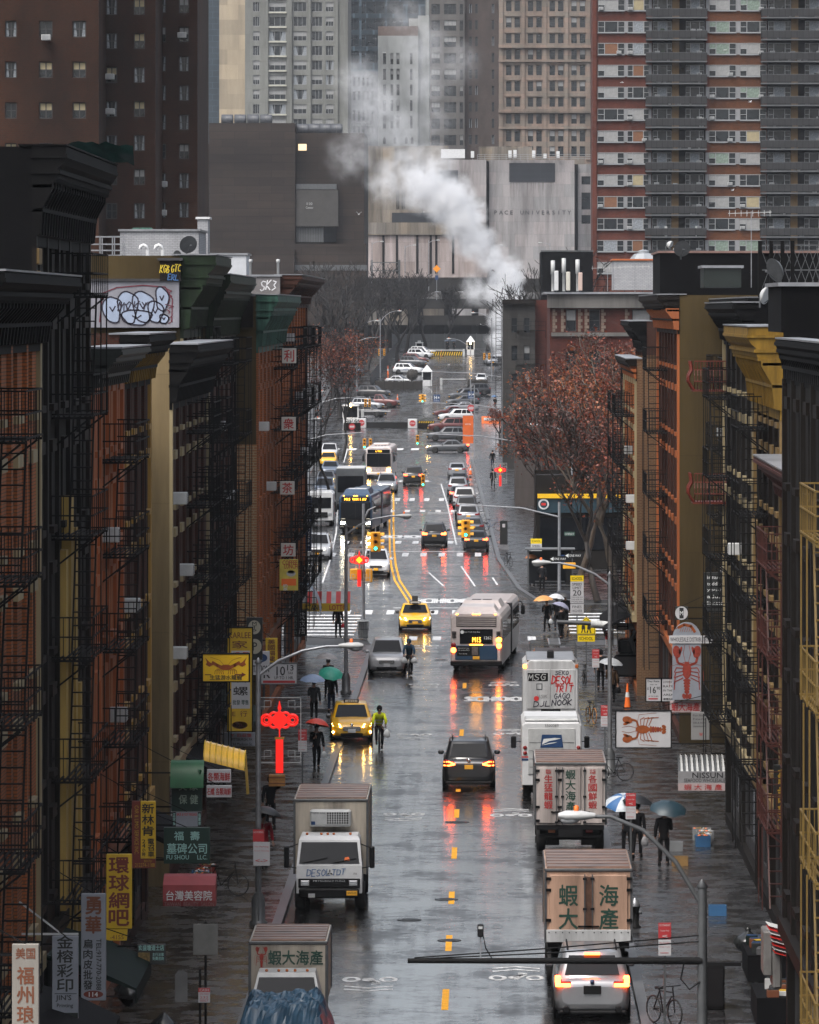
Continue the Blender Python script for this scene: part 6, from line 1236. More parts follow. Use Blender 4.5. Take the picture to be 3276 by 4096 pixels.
def head_mesh(faces,lit=2):
    m=MB()
    for f in range(faces):
        M0=Matrix.Rotation(R((0,90,-90)[f]),4,'Z')@Matrix.Translation((0,-.16 if faces>1 else 0,0)); m.M=M0
        m.box(-.17,.17,-.1,.1,-.55,.55,YEL,.03)
        for i in range(3):
            z=.36-.36*i; m.lathe([(.135,-.10),(.145,-.12)],YEL,12,(0,0,z),'y'); m.lathe([(.01,-.125),(.115,-.118)],GRN if i==lit and f==0 else LOFF,12,(0,0,z),'y')
            m.rings([[(.15*math.cos(a),y_,z+.15*math.sin(a)) for a in [R(-10+200*k/8) for k in range(9)]] for y_ in (-.1,-.32)],YEL,True,False,False)
    m.M=None; return m.mesh('signal_head')
HM={1:head_mesh(1),3:head_mesh(3),0:head_mesh(1,9)}
def signal(label,Y,ppx,zarm,heads,pole=True,z0=None,rp=.11):
    """heads: list of (px, py, faces)"""
    x=AX(ppx,Y); zg=T(Y)+.14 if z0 is None else z0; root=thing('traffic_signal',label,'traffic signal',(x,Y,zg),0,'traffic signals on mast arms')
    hz=[(AX(a,Y)-x,AZ(b,Y)-zg,f) for a,b,f in heads]; ends=hz[-1]
    m=MB(); m.tube([(0,0,0),(0,0,zarm+.9)],[rp,rp*.75],STEEL,10); m.lathe([(.24,0),(.24,.5),(.13,.7)],DSTEEL,8); m.build('pole',root)
    m=MB(); m.tube([(0,0,zarm),(ends[0]*.4,0,zarm+.55),(ends[0]*1.0,0,zarm+.75 if ends[1]<zarm+.75 else ends[1]+.6)],[.06,.05,.035],STEEL,8); m.build('mast_arm',root)
    for hx,h_,f in hz:
        o=put('signal_head',HM[f],root,(hx,-.05,h_)); m=MB(); m.bar((0,0,.5),(0,.02,.95),.025,STEEL); m.build('hanger',o)
    return root
t=signal('traffic signal on the right corner pole, three faced yellow head over the lane, green',335,2237,5.2,[(1863,2115,3)]); 
m=MB()
for px,py,f in ((2235,2235,-1),(2295,2222,-1)):
    x=AX(px,335)-t.location[0]; z=AZ(py,335)-t.location[2]; m.prism([(x-.55,z-.17),(x+.55,z-.17),(x+.55,z+.17),(x-.55,z+.17)],'y',-.18,-.15,BLACK); m.text('ONE WAY',(x+.08,-.19,z),.14,WHT,.72); m.prism([(x-.52,z),(x-.32,z-.12),(x-.32,z+.12)],'y',-.19,-.185,WHT)
m.build('one_way_sign',t); m=MB(); m.box(AX(2255,335)-t.location[0]-.05,AX(2270,335)-t.location[0]+.5,-.2,-.1,AZ(2275,335)-t.location[2],AZ(2250,335)-t.location[2],YEL,.03); m.build('pedestrian_signal',t)
m=MB(); m.box(.3,.95,-.14,-.1,4.05,4.3,GRNT); m.text('CATHERINE ST',(.62,-.15,4.17),.12,WHT,.55); m.build('street_name_sign',t)
t=signal('traffic signal on the left corner pole, three faced head above the red knot lamp',305,1454,6.2,[(1503,2167,3)])
m=MB(); m.box(-.75,-.1,-.25,.1,2.9,3.5,YEL,.05); m.box(.12,.5,-.25,.1,2.75,3.5,YEL,.05); m.build('pedestrian_signal',t)
signal('traffic signal over the far lane behind the grey truck, single head showing green',475,1210,5.4,[(1450,1943,1)])
signal('traffic signal beside the far black SUV, single head showing green on a long arm',478,2085,5.2,[(1692,1922,1)])
signal('pair of yellow signal heads above the coming white bus, left one green',590,1265,6.0,[(1482,1775,0),(1458,1775,1)]); signal('traffic signal over the far crossing with one green head, right of the white bus',600,2010,5.2,[(1670,1760,1)])
signal('traffic signal with a three faced yellow head in the plaza between the angled rows',735,2010,6.3,[(1690,1594,3)]); signal('traffic signal with two yellow heads above the left angled row',760,1240,6.5,[(1478,1612,0),(1462,1612,0)])
signal('traffic signal with yellow heads left of the police lot fence',905,1428,6.3,[(1537,1409,0),(1518,1409,0)]); signal('traffic signal with yellow heads at the right edge of the police lot',905,2010,6.2,[(1937,1426,0),(1957,1426,0)])
# red knot lamps ----------------------------------------------------------
KRED=emat('knot_red',(1.0,.02,.012),.38,(.6,.02,.02)); KYEL=emat('knot_yellow',(1.0,.5,.02),.8,(.7,.4,.02))
def knot(label,px,py,Y,sc=1.0,yellow=True,frame=True):
    x=AX(px,Y); z=AZ(py,Y); root=thing('knot_lamp',label,'knot lamp',(x,Y,z),0,'red Chinese knot lamps on the street poles')
    m=MB(); 
    for s in (-1,1):
        m.torus((s*.38*sc,0,0),.15*sc,.045*sc,KRED,'y',14,6); m.torus((s*.38*sc,0,0),.07*sc,.02*sc,KRED,'y',10,5); m.torus((s*.17*sc,0,.10*sc),.12*sc,.04*sc,KRED,'y',12,6); m.torus((s*.17*sc,0,-.10*sc),.12*sc,.04*sc,KRED,'y',12,6)
    m.prism([(-.30*sc,0),(0,-.30*sc),(.30*sc,0),(0,.30*sc)],'y',-.04,.04,KRED); m.lathe([(.03*sc,.28*sc),(.06*sc,.34*sc),(.02*sc,.5*sc),(.01,.56*sc)],KRED,8); m.build('knot',root)
    if yellow: m=MB(); m.prism([(-.2*sc,0),(0,-.2*sc),(.2*sc,0),(0,.2*sc)],'y',-.055,-.045,KYEL); m.build('diamond',root)
    m=MB(); m.box(-.11*sc,.11*sc,-.04,.04,-1.55*sc,-.50*sc,KRED,.01); m.box(-.02,.02,-.02,.02,-.5*sc,-.28*sc,KRED); m.box(-.14*sc,.14*sc,-.05,.05,-.56*sc,-.50*sc,mat('gold_band',(.6,.35,.05),.4,.3,0)); m.build('tassel',root)
    if frame:
        m=MB(); a,b,c,d=-.62*sc,.62*sc,-1.25*sc,.65*sc
        for q in (((a,.06,c),(b,.06,c)),((a,.06,d),(b,.06,d)),((a,.06,c),(a,.06,d)),((b,.06,c),(b,.06,d))): m.bar(*q,.02,OFFW)
        for s in (-1,1):
            for z0 in (c+.1,d-.4): m.bar((s*.45*sc,.06,z0),(s*.45*sc,.06,z0+.3),.014,OFFW); m.bar((s*.45*sc,.06,z0+.3),(s*.25*sc,.06,z0+.3),.014,OFFW); m.bar((s*.25*sc,.06,z0+.3),(s*.25*sc,.06,z0+.1),.014,OFFW); m.bar((s*.62*sc,.06,z0+.1),(s*.25*sc,.06,z0+.1),.014,OFFW)
        m.build('lattice_frame',root)
    m=MB(); m.tube([(-.0,.1,-3.2*sc if False else z*0-.0),( -.0,.1,.4)],.02,STEEL,5); m.bar((-.0,.1,.1),(-.62*sc-.1,.12,.1),.03,DSTEEL); m.build('bracket',root)
    return root
knot('glowing red knot lamp nearest the camera, left pavement, without a yellow diamond',1118,2880,180,1.12,False); knot('glowing red knot lamp with yellow diamond, left of the coming white luxury SUV',1437,2240,304,.95); knot('glowing red knot lamp with yellow diamond farthest away on the right pavement',2001,1880,472,.9)
# parking and school signs ---------------------------------------------------
NSR=mat('sign_red',(.42,.03,.035),.5,0,.1); SGY=mat('school_yellow',(.85,.62,.0),.45,0,.05); SGW=mat('sign_white',(.50,.50,.52),.45,0,.12)
def post_sign(label,px,Y,ztop,draw,cat='sign',group=None,name='street_sign',h=None,pm=DSTEEL,below=0):
    x=AX(px,Y); z0=T(Y)+.14; root=thing(name,label,cat,(x,Y,z0-below),0,group); zt=ztop-z0+below
    m=MB(); m.box(-.03,.03,0,.05,0,zt+.05,pm); m.build('post',root); draw(root,zt); return root
def no_standing(root,zt,w=.32):
    m=MB(); m.box(-w/2,w/2,-.02,-.004,zt-.82,zt-.42,SGW,.005); m.box(-w/2,w/2,-.021,-.003,zt-.41,zt,NSR,.005); p=m.build('panel',root)
    m=MB(); m.text('NO STANDING',(0,-.023,zt-.06),.05,WHT,w*.85); m.text('Trucks Only',(0,-.023,zt-.2),.05,WHT,w*.7); m.text('<',(0,-.023,zt-.33),.06,WHT,w*.4); m.text('No Standing',(0,-.023,zt-.5),.045,NSR,w*.8); m.text('Except Trucks',(0,-.023,zt-.6),.04,NSR,w*.8); m.box(-w*.38,w*.3,-.024,-.022,zt-.755,zt-.74,NSR); m.build('lettering',root)
NG='red and white no standing signs'
for px,Y,zt,lab in ((2659,137,2.73,'red and white kerb sign nearest at the bottom right beside the silver SUV'),(2523,173.5,2.75,'red and white kerb sign in front of the blue and white umbrella'),(2383,247,2.75,'red and white kerb sign beside the graffiti step van'),(2420,212,2.75,'red and white kerb sign on the right just left of the tall lamp pole'),(2435,262,2.7,'small red kerb sign behind the yellow school sign'),(1210,200,2.75,'dark red kerb sign on the left pavement before the person with red umbrella')):
    post_sign(lab,px,Y,zt,no_standing,'parking sign',NG)
def lampsign(root,zt):
    m=MB(); m.box(-.16,.16,-.02,0,zt-.35,zt,NSR); m.box(-.15,.33,-.04,-.02,zt-1.05,zt-.36,SGW); m.build('panel',root); m=MB(); m.text('NO STOPPING',(0,-.025,zt-.08),.05,WHT,.28); m.text('No Parking',(.09,-.045,zt-.5),.06,NSR,.4); m.text('Street Cleaning',(.09,-.045,zt-.62),.05,NSR,.42); m.text('<->',(.09,-.045,zt-.9),.08,NSR,.35,bold=.02); m.build('lettering',root)
post_sign('red and white parking signs on the left lamp pole above the black umbrella',1034,159.3,2.95,lampsign,'parking sign')
def school20(root,zt,tail=True):
    m=MB(); m.box(-.36,.36,-.02,0,zt-.32,zt,SGY); m.build('yellow_panel',root); m=MB(); m.box(-.36,.36,-.02,0,zt-1.5,zt-.33,SGW); m.build('white_panel',root)
    m=MB(); m.text('SCHOOL',(0,-.026,zt-.16),.15,BLKT,.58,bold=.01); m.text('SPEED',(0,-.026,zt-.47),.14,BLKT,.52,bold=.01); m.text('LIMIT',(0,-.026,zt-.67),.14,BLKT,.46,bold=.01); m.text('20',(0,-.026,zt-.94),.3,BLKT,.46,bold=.015)
    for i,s in enumerate(('7:00-9:00 AM','2:00-4:00 PM','MON-FRI')): m.text(s,(0,-.026,zt-1.18-.12*i),.075,BLKT,.6)
    m.build('lettering',root)
    if tail: m=MB(); m.box(-.36,.36,-.02,0,zt-2.1,zt-1.55,SGW); m.text('FINES',(0,-.026,zt-1.7),.14,BLKT,.5); m.text('HIGHER',(0,-.026,zt-1.92),.14,BLKT,.56); m.build('fines_panel',root)
post_sign('school speed limit 20 sign with fines panel on the right pavement, nearer one',2308,299,3.55,lambda r,z:school20(r,z),'road sign','school speed limit signs',below=0); post_sign('school speed limit 20 sign farther back near the bus shelter',2145,358,3.1,lambda r,z:school20(r,z,False),'road sign','school speed limit signs')
def schoolx(root,zt):
    m=MB(); m.prism([(-.45,zt-.85),(.45,zt-.85),(.45,zt-.4),(0,zt),(-.45,zt-.4)],'y',-.02,0,SGY); m.prism([(-.42,zt-.83),(.42,zt-.83),(.42,zt-.42),(0,zt-.05),(-.42,zt-.42)],'y',-.022,-.0205,BLKT); m.prism([(-.40,zt-.81),(.40,zt-.81),(.40,zt-.43),(0,zt-.08),(-.40,zt-.43)],'y',-.024,-.0225,SGY); m.box(-.42,.42,-.02,0,zt-1.2,zt-.9,SGY); m.build('panel',root)
    m=MB(); m.text('SCHOOL',(0,-.024,zt-1.05),.16,BLKT,.66,bold=.01)
    for x,k in ((-.14,1),(.13,1.12)):
        m.poly([(x+.045*math.cos(a),-.027,zt-.32*1+.0+.045*math.sin(a)) for a in [2*PI*i/10 for i in range(10)]],BLKT); m.poly([(x-.07,-.027,zt-.40),(x+.07,-.027,zt-.40),(x+.09,-.027,zt-.60),(x-.09,-.027,zt-.60)],BLKT)
        m.poly([(x-.06,-.027,zt-.6),(x-.01,-.027,zt-.6),(x-.06,-.027,zt-.78),(x-.12,-.027,zt-.78)],BLKT); m.poly([(x+.01,-.027,zt-.6),(x+.06,-.027,zt-.6),(x+.12,-.027,zt-.78),(x+.06,-.027,zt-.78)],BLKT)
    m.build('lettering',root)
post_sign('yellow five sided school crossing sign with two walking figures',2345,266,3.15,schoolx,'road sign')
post_sign('grey back of a rectangular sign on a dark post at the bottom left',822,137,2.7,lambda r,zt:MB().box(-.31,.31,-.02,0,zt-.77,zt,mat('sign_back',(.2,.2,.19),.5,.1,.25,3),.03).build('panel',r),pm=BLACKM,cat='sign')
def cash(r,zt):
    m=MB(); m.prism([(-.6,zt-.75),(-.3,zt-.75),(-.3,zt-.05),(-.4,zt),(-.52,zt),(-.6,zt-.1)],'y',.06,.08,mat('grey_board',(.15,.15,.15),.5,0,.3)); m.build('back_panel',r)
    m=MB(); m.box(-.04,.24,-.02,0,zt-.75,zt-.4,SGW); m.box(-.04,.24,-.022,-.02,zt-.5,zt-.4,NSR); m.text('CASH',(.1,-.025,zt-.45),.06,WHT,.22)
    for i,s in enumerate(('(516)','232','0007')): m.text(s,(.1,-.025,zt-.55-.075*i),.055,NSR,.2)
    m.build('panel',r)
post_sign('small red and white phone number sign on a post at the bottom left edge',800,131,2.25,cash,'sign',pm=BLACKM)
# hanging shop signs ---------------------------------------------------------
def board(label,px0,px1,py0,py1,Y,bm,wallx=None,d=.16,fr=None,cat='shop sign',group=None,name='shop_sign'):
    x0,x1=AX(px0,Y),AX(px1,Y); z0,z1=AZ(py1,Y),AZ(py0,Y); w,h=x1-x0,z1-z0
    root=thing(name,label,cat,((x0+x1)/2,Y,(z0+z1)/2),0,group); m=MB(); m.box(-w/2,w/2,0,d,-h/2,h/2,bm,.01); m.build('panel',root)
    if fr: m=MB(); t=.035; m.box(-w/2-t,w/2+t,-.02,d+.02,h/2,h/2+t,fr); m.box(-w/2-t,w/2+t,-.02,d+.02,-h/2-t,-h/2,fr); m.box(-w/2-t,-w/2,-.02,d+.02,-h/2,h/2,fr); m.box(w/2,w/2+t,-.02,d+.02,-h/2,h/2,fr); m.build('frame',root)
    if wallx is not None:
        xe=wallx-(x0+x1)/2; xs=-w/2 if xe<0 else w/2; m=MB()
        for z in (h*.4,-h*.4): m.bar((xs,d/2,z),(xe,d/2,z),.03,BLACKM)
        m.bar((0,d/2,h/2),(xe,d/2+.1,h/2+.7),.015,BLACKM); m.build('bracket',root)
    return root,w,h
def let(root,items):
    m=MB()
    for it in items:
        k=it[0]
        if k=='v': _,s,u,v,w,h,mt=it[:7]; m.vtext(s,(u,-.006,v),w,h,mt,bold=.02 if len(it)<8 else it[7])
        elif k=='h': _,s,u,v,h,mt,w=it[:7]; m.text(s,(u,-.006,v),h,mt,w,bold=.016)
        elif k=='r': _,s,u,v,h,mt,w=it[:7]; m.text(s,(u,-.006,v),h,mt,w,(0,0,-1),(1,0,0),bold=.012)     # reading downwards
        elif k=='e': _,u,v,rx,rz_,mt=it[:6]; m.poly([(u+rx*math.cos(2*PI*i/20),-.004,v+rz_*math.sin(2*PI*i/20)) for i in range(20)],mt)
        elif k=='b': _,u0,u1,v0,v1,mt=it[:6]; m.box(u0,u1,-.005,.0,v0,v1,mt)
    return m.build('lettering',root)
SW=mat('aged_white_sign',(.27,.25,.22),.5,0,.35,1.2,streak=True); SW2=mat('grey_white_sign',(.25,.27,.31),.45,0,.2,1.5); SYL=mat('sign_yellow',(.62,.40,.02),.45,0,.2,1.5); SDK=mat('sign_black',(.015,.018,.018),.4,0,0); SGREEN=mat('sign_dark_green',(.01,.035,.026),.4,0,.2); TEALT=mat('pale_teal_lettering',(.30,.52,.48),.5,0,0); PALEG=mat('pale_green_lettering',(.38,.48,.38),.5,0,0); GOLDT=mat('gold_lettering',(.45,.28,.03),.5,0,0); AWR=mat('awning_red',(.30,.045,.05),.5,0,.25,2); SBRED=mat('sign_dark_red',(.16,.03,.02),.5,0,.2)
LG='shop signs hanging over the left pavement'
r,w,h=board('tall aged white sign with brown characters, leftmost of the three at the bottom left corner',48,155,3777,4230,101.5,SW,-9.9,group=LG); let(r,[('h','美国',0,h*.42,.2,BRT,w*.72),('v','福州琅岐校',0,-.12*h,w*.62,h*.86,BRT)])
r,w,h=board('pale blue grey vertical sign with a printing word, second from the left edge',208,312,3745,4085,116,SW2,-9.9,group=LG); let(r,[('v','金榕彩印',0,h*.18,w*.62,h*.68,SDK),('h',"JIN'S",-.03,-h*.23,.14,SDK,w*.6),('h','Printing',0,-h*.32,.1,SDK,w*.62),('b',-w*.4,w*.5,-h*.5,-h*.4,SDK),('b',-w*.4,w*.45,-h*.18,-h*.172,SDK)])
m=MB(); m.bar((-w*.5-.65,.1,h*.52),(w*.5,.1,h*.52),.03,OFFW); m.bar((-w*.5-.7,.1,h*.9),(-.1,.1,h*.53),.025,OFFW); m.build('white_bracket',r)
r,w,h=board('tall white vertical sign with dark characters, sideways phone number and a brown oval 114',324,423,3575,4003,122,SW2,-9.9,group=LG); let(r,[('v','勇華',0,h*.30,w*.62,h*.36,BRT,.03),('v','扁肉皮批發',-w*.22,-h*.16,w*.36,h*.48,SDK),('r','TEL:917-770-2088',w*.22,-h*.16,w*.2,SDK,h*.48),('e',0,-h*.44,w*.4,h*.035,SBRED),('h','114',0,-h*.44,.1,WHT,w*.36)])
r,w,h=board('tall yellow vertical sign with four heavy dark characters, left side',425,527,3417,3715,130,SYL,-9.9,group=LG); let(r,[('v','環球網吧',0,0,w*.78,h*.94,SBRED,.03)])
m=MB(); m.prism([(-w/2,-h/2-.01),(w/2-.1,-h/2-.01),(w*.3,-h/2-.28),(-w/2,-h/2-.28)],'y',.01,.15,SYL); m.text('-4155',(-.05,.004,-h/2-.2),.1,BRT,.32); m.build('lower_panel',r)
r,w,h=board('narrow yellow vertical sign with a dark red edge strip and dark characters',562,622,3205,3435,140,SYL,-9.9,group=LG); let(r,[('v','新林肯',0,h*.18,w*.8,h*.58,BLKT),('v','電召車',w*.2,-h*.31,w*.42,h*.33,BLKT),('v','24小時',-w*.28,-h*.31,w*.22,h*.3,BLKT)])
m=MB(); m.box(-w/2-.22,-w/2-.005,.01,.15,-h*.5-.24,h*.5,SBRED); m.box(-w/2,w/2,.01,.15,-h*.5-.24,-h*.5-.005,SBRED); m.text('CAR & LIMO SERVICE INC.',(-w/2-.1,.002,0),.1,GOLDT,h*.85,(0,0,-1),(1,0,0)); m.text('B01721',(0,.002,-h*.5-.06),.06,GOLDT,.2); m.text('212274-1188',(-.08,.002,-h*.5-.16),.1,GOLDT,.5); m.build('red_strip',r)
r,w,h=board('black shop fascia with two rows of pale teal characters over the red awning',655,840,3310,3455,149,SGREEN,-9.9,group=LG); let(r,[('h','福  壽',0,h*.27,.24,TEALT,w*.55),('h','墓碑公司',0,-h*.08,.28,TEALT,w*.86),('h','FU SHOU     LLC.',0,-h*.32,.12,TEALT,w*.88)])
r,w,h=board('dark green panel with four pale green brush characters under a green dome awning',685,808,3075,3245,156,SGREEN,-9.9,group=LG); let(r,[('h','美 康',.05,h*.1,.26,PALEG,w*.62),('h','保 健',.05,-h*.22,.26,PALEG,w*.62)])
m=MB(); 
for k in range(7): a0=k*13; m.tube([(.12+.05*k*.2,-.0-.0,h*.5),(.40,-.45,h*.5-.02),(.44,-.5,h*.5-.5)],.05,mat('green_awning',(.015,.12,.04),.3,0,.3),6) if k==0 else None
m.rings([[(x,-.55*math.sin(a)*1.0,h*.5-.5+.75*math.cos(a)) for a in [R(q) for q in range(0,91,15)]] for x in (-w*.5,w*.1,w*.5,w*.58)],mat('green_awning',(.015,.12,.04),.3,0,.3),True,False,False); m.build('dome_awning',r)
r,w,h=board('white massage sign with a dark border and a small kneeling figure drawing',690,805,3247,3307,153,SDK,-9.9,group=LG); let(r,[('b',-w*.38,w*.38,-h*.48,h*.48,SW2),('h','BACK & FOOT MASSAGE',0,h*.33,.08,REDT,w*.7),('v','正宗推',-w*.44,0,w*.08,h*.8,TEALT),('v','指壓按',w*.44,0,w*.08,h*.8,TEALT),('e',-.02,h*.08,.04,.05,BRT),('e',0,-h*.14,.12,.07,BRT),('e',.1,-h*.28,.2,.04,BRT)])
Y=146; x0,x1=AX(652,Y),AX(862,Y); r=thing('awning','faded red awning with five white brush characters, left pavement','awning',((x0+x1)/2,Y,2.0)); w=(x1-x0)/2
z=lambda py:AZ(py,Y)-2.0
m=MB(); pr=[(0,z(3625)),(-.06,z(3605)),(-.02,z(3540)),(.35,z(3510)),(.7,z(3505)),(.7,z(3625))]
m.rings([[(-w,a,b) for a,b in pr],[(w,a,b) for a,b in pr]],AWR,False); m.build('canopy',r); m=MB(); m.text('台灣美容院',(0,-.085,z(3581)),.26,WHT,w*1.75,bold=.01); m.text('TAIWAN  BEAUTY  SALON',(0,-.06,z(3616)),.11,mat('dull_pink_lettering',(.36,.2,.19),.5,0,0),w*1.9); m.build('lettering',r)
r,w,h=board('upper white sign with dark red characters under the yellow awning',828,924,3078,3130,170,SGW,-9.8,group=LG); let(r,[('h','各類海鮮',0,-h*.05,.26,REDT,w*.92)])
r,w,h=board('lower white sign with dark red characters under the yellow awning',826,926,3142,3190,169.8,SGW,-9.8,group=LG); let(r,[('h','石螺 各類海鮮',0,0,.22,REDT,w*.95)])
Y=171; r=thing('awning','glossy yellow curved awning over the seafood signs','awning',(AX(905,Y),Y,AZ(3080,Y))); m=MB()
m.rings([[(x,-.9*math.sin(a),.55*math.cos(a)+.2-.25*x) for a in [R(q) for q in range(0,91,10)]] for x in (-.65,-.2,.25,.6)],mat('yellow_awning_plastic',(.75,.42,.01),.22,0,.25,2),True,False,False); m.build('canopy',r)
m=MB()
for i in range(8): x=-.65+1.25*i/7; m.tube([(x,-.91*math.sin(a),.56*math.cos(a)+.2-.25*x) for a in [R(q) for q in range(0,91,15)]],.022,SYL,5)
m.build('rib',r); m=MB(); m.quad((.62,-.9,.05),(.62,0,.6),(.72,0,-.75),(.66,-.7,-.7),SYL); m.build('side_flap',r)
LOBB=mat('lobster_brown',(.30,.07,.012),.5,0,.4,8); LOBR=mat('lobster_red_print',(.27,.035,.02),.5,0,.4,8)
r,w,h=board('yellow sign with a brown lobster drawing and an arrow over six dark characters',812,995,2617,2725,174,mat('lobster_yellow',(.78,.48,.012),.45,0,.1),-9.8,fr=BLACKM,group=LG)
m=MB()
for s in (-1,1):
    stroke(m,[(s*.12,.0),(s*.28,.08),(s*.42,.16)],.10,LOBB,lambda a,b,d:(a,-.006,b)); m.poly([(s*a,-.007,b) for a,b in ((.38,.1),(.52,.18),(.66,.33),(.60,.17),(.64,.10),(.52,.03))],LOBB)
    for k in range(5): stroke(m,[(s*(.04+.05*k),-.03),(s*(.1+.06*k),-.1),(s*(.07+.07*k),-.2)],.018,LOBB,lambda a,b,d:(a,-.006,b))
    stroke(m,[(s*.03,.05),(s*.2,.24),(s*.5,.34)],.01,LOBB,lambda a,b,d:(a,-.006,b))
m.poly([(.2*math.cos(2*PI*i/14),-.008,.01+.09*math.sin(2*PI*i/14)) for i in range(14)],LOBB); m.build('lobster_picture',r)
let(r,[('h','生猛游水龍蝦',.0,-h*.36,.15,BLKT,w*.7),('b',.28,.5,-.235,-.20,SBRED)]); m=MB(); m.prism([(.5,-.29),(.64,-.217),(.5,-.145)],'y',-.006,0,SBRED); m.box(-.66,-.46,-.006,0,-.235,-.205,SBRED); m.build('arrow',r)
r,w,h=board('tall yellow column sign with inset white panels and the number 98 in a ring',910,1008,2512,2925,190.5,SYL,-9.75,fr=BLACKM,group=LG); let(r,[('h','KARLEE',0,h*.43,.2,BRT,w*.9),('h','家',0,h*.34,.26,BRT,w*.62),('b',-w*.34,w*.42,h*.18,h*.28,SGW),('h','振 興',.04,h*.24,.2,REDT,w*.66),('b',-w*.34,w*.42,-h*.28,h*.04,SGW),('h','石',.03,0,.2,BLKT,w*.5),('h','螺',.03,-h*.11,.3,BLKT,w*.6),('h','批發 零售',.03,-h*.22,.17,GRNT,w*.64),('h','E  行',0,-h*.33,.2,BRT,w*.6),('e',0,-h*.44,w*.32,.13,BRT),('e',0,-h*.44,w*.29,.11,SYL),('h','98',0,-h*.44,.12,BRT,w*.26)])
r,w,h=board('pale blue sign with small red and black address lines below the yellow column sign',888,1020,2930,2985,192,SW2,-9.8,group=LG); let(r,[('h','Y  匹茲堡',.1,h*.3,.12,REDT,w*.62),('h','PITTSBURGH, PA',.12,-h*.02,.1,BLKT,w*.62),('h','94 Madison St.',.14,-h*.34,.1,BLKT,w*.6)])
r,w,h=board('black vertical sign with pale round lettered discs behind the yellow column sign',985,1050,2470,2640,204,SDK,-9.8,group=LG); PD=mat('pale_disc',(.36,.34,.27),.5,0,0); let(r,[('e',0,h*.27,.23,.26,PD),('v','MTP',0,h*.27,.16,.42,SDK),('e',.02,-h*.18,.25,.28,PD),('h','P',.02,-h*.18,.3,SDK,.16)])
r,w,h=board('white sign with a dark blue oval 4 and a cut station word',1010,1078,2605,2700,212,SGW,-9.8,group=LG); let(r,[('e',0,h*.22,w*.38,h*.18,BLUE),('h','4',0,h*.22,.2,WHT,w*.2),('h','TATION',0,-h*.24,.26,BLKT,w*.95)])
r,w,h=board('white parking price sign reading 10 with a red stripe, behind the lamp arm',1045,1187,2655,2735,219,SGW,-9.8,fr=DSTEEL,group=LG); let(r,[('h','K',-w*.34,h*.05,.42,BLKT,w*.18),('h','10',w*.05,h*.14,.36,BLKT,w*.24),('h','13',w*.32,h*.3,.22,BLKT,w*.18),('h','TAX',w*.32,h*.04,.1,BLKT,w*.16),('h','UP TO 1 HR.',w*.14,-h*.2,.12,BLKT,w*.55),('b',-w*.45,w*.45,-h*.46,-h*.34,NSR)])
r,w,h=board('small yellow vertical sign with brown characters behind the parking price sign',1062,1110,2552,2650,224,SYL,-9.8,group=LG); let(r,[('v','美國福建',0,0,w*.6,h*.9,BRT)])
CG='white boards with one red character each'
for ch,a,b,c,d,lab in (('利',1128,1185,1393,1453,'white board with one red character, topmost of four'),('衆',1126,1183,1668,1722,'white board with one red character, second from top of four'),('茶',1120,1178,1925,1978,'white board with one red character, third from top of four'),('坊',1124,1182,2173,2226,'white board with one red character, lowest of four')):
    r,w,h=board(lab+' on the corner tenement',a,b,c,d,243,mat('ivory_board',(.52,.5,.46),.5,0,.15),-9.7,.1,group=CG); let(r,[('h',ch,0,0,h*.78,REDT,w*.7)])
r,w,h=board('yellow and red coffee lunch sign with a cup picture on the corner tenement',1118,1192,2238,2362,243,mat('coffee_yellow',(.62,.5,.08),.45,0,.3,3),-9.7,group=LG); let(r,[('h','COFFEE',.05,h*.40,.2,REDT,w*.8),('h','LUNCH',.1,h*.28,.2,REDT,w*.7),('e',.1,h*.05,.2,.14,OFFW),('e',.1,h*.1,.16,.07,BRT),('b',-w*.4,w*.4,-h*.34,-h*.12,ORANGE),('v','奶茶',-.15,-h*.4,.2,.3,WHT)])
r,w,h=board('blue vertical laundry sign with white letters at the left corner',1222,1246,1985,2205,288,BLUE,-9.6,group=LG); let(r,[('r','LAUNDROMAT',0,0,.17,WHT,h*.85)])
r,w,h=board('dark vertical sign with white brush characters at the foot of the corner tenement',1172,1228,2440,2545,283,SDK,-9.6,group=LG); let(r,[('v','洗衣店',w*.15,0,w*.45,h*.85,WHT),('r','LAUNDROMAT',-w*.3,0,.1,TEALT,h*.85)])
Y=289; r=thing('awning','red striped awning with a yellow fascia at the left corner','awning',(AX(1305,Y),Y,AZ(2445,Y))); w=1.25
m=MB()
for i in range(10): x0=-w+i*w/5; m.quad((x0,0,.42),(x0+w/5,0,.42),(x0+w/5,.8,1.0),(x0,.8,1.0),RED if i%2 else OFFW)
m.build('canopy',r); m=MB(); m.box(-w,w,-.04,0,0,.42,SYL); m.text('STAND',(-.65,-.046,.2),.26,BLKT,.85,bold=.02); m.text('LOTTO',(.62,-.046,.2),.26,REDT,.9,bold=.02); m.build('fascia',r)
Y=280; r=thing('awning','pale blue ribbed half dome awning beside the left corner shop','awning',(AX(1240,Y),Y,AZ(2455,Y))); m=MB()
m.rings([[(-.5+1.0*math.sin(a),y_,1.5*math.cos(a)) for a in [R(q) for q in range(0,91,10)]] for y_ in (0,1,2,3)],mat('blue_awning',(.16,.27,.38),.35,0,.4,3),True,False,False); m.build('canopy',r)
r,w,h=board('small black temple shop sign with teal characters and a little picture, low on the left',548,662,3778,3858,128,SDK,-9.9,group=LG); let(r,[('h','玄盛壇道士店',0,h*.34,.13,TEALT,w*.9),('b',-w*.46,-w*.05,-h*.4,h*.1,mat('small_picture',(.2,.13,.04),.5,0,.8,14)),('h','主行法事',w*.24,0,.08,TEALT,w*.4),('h','免費咨詢',w*.24,-h*.2,.08,TEALT,w*.4)])
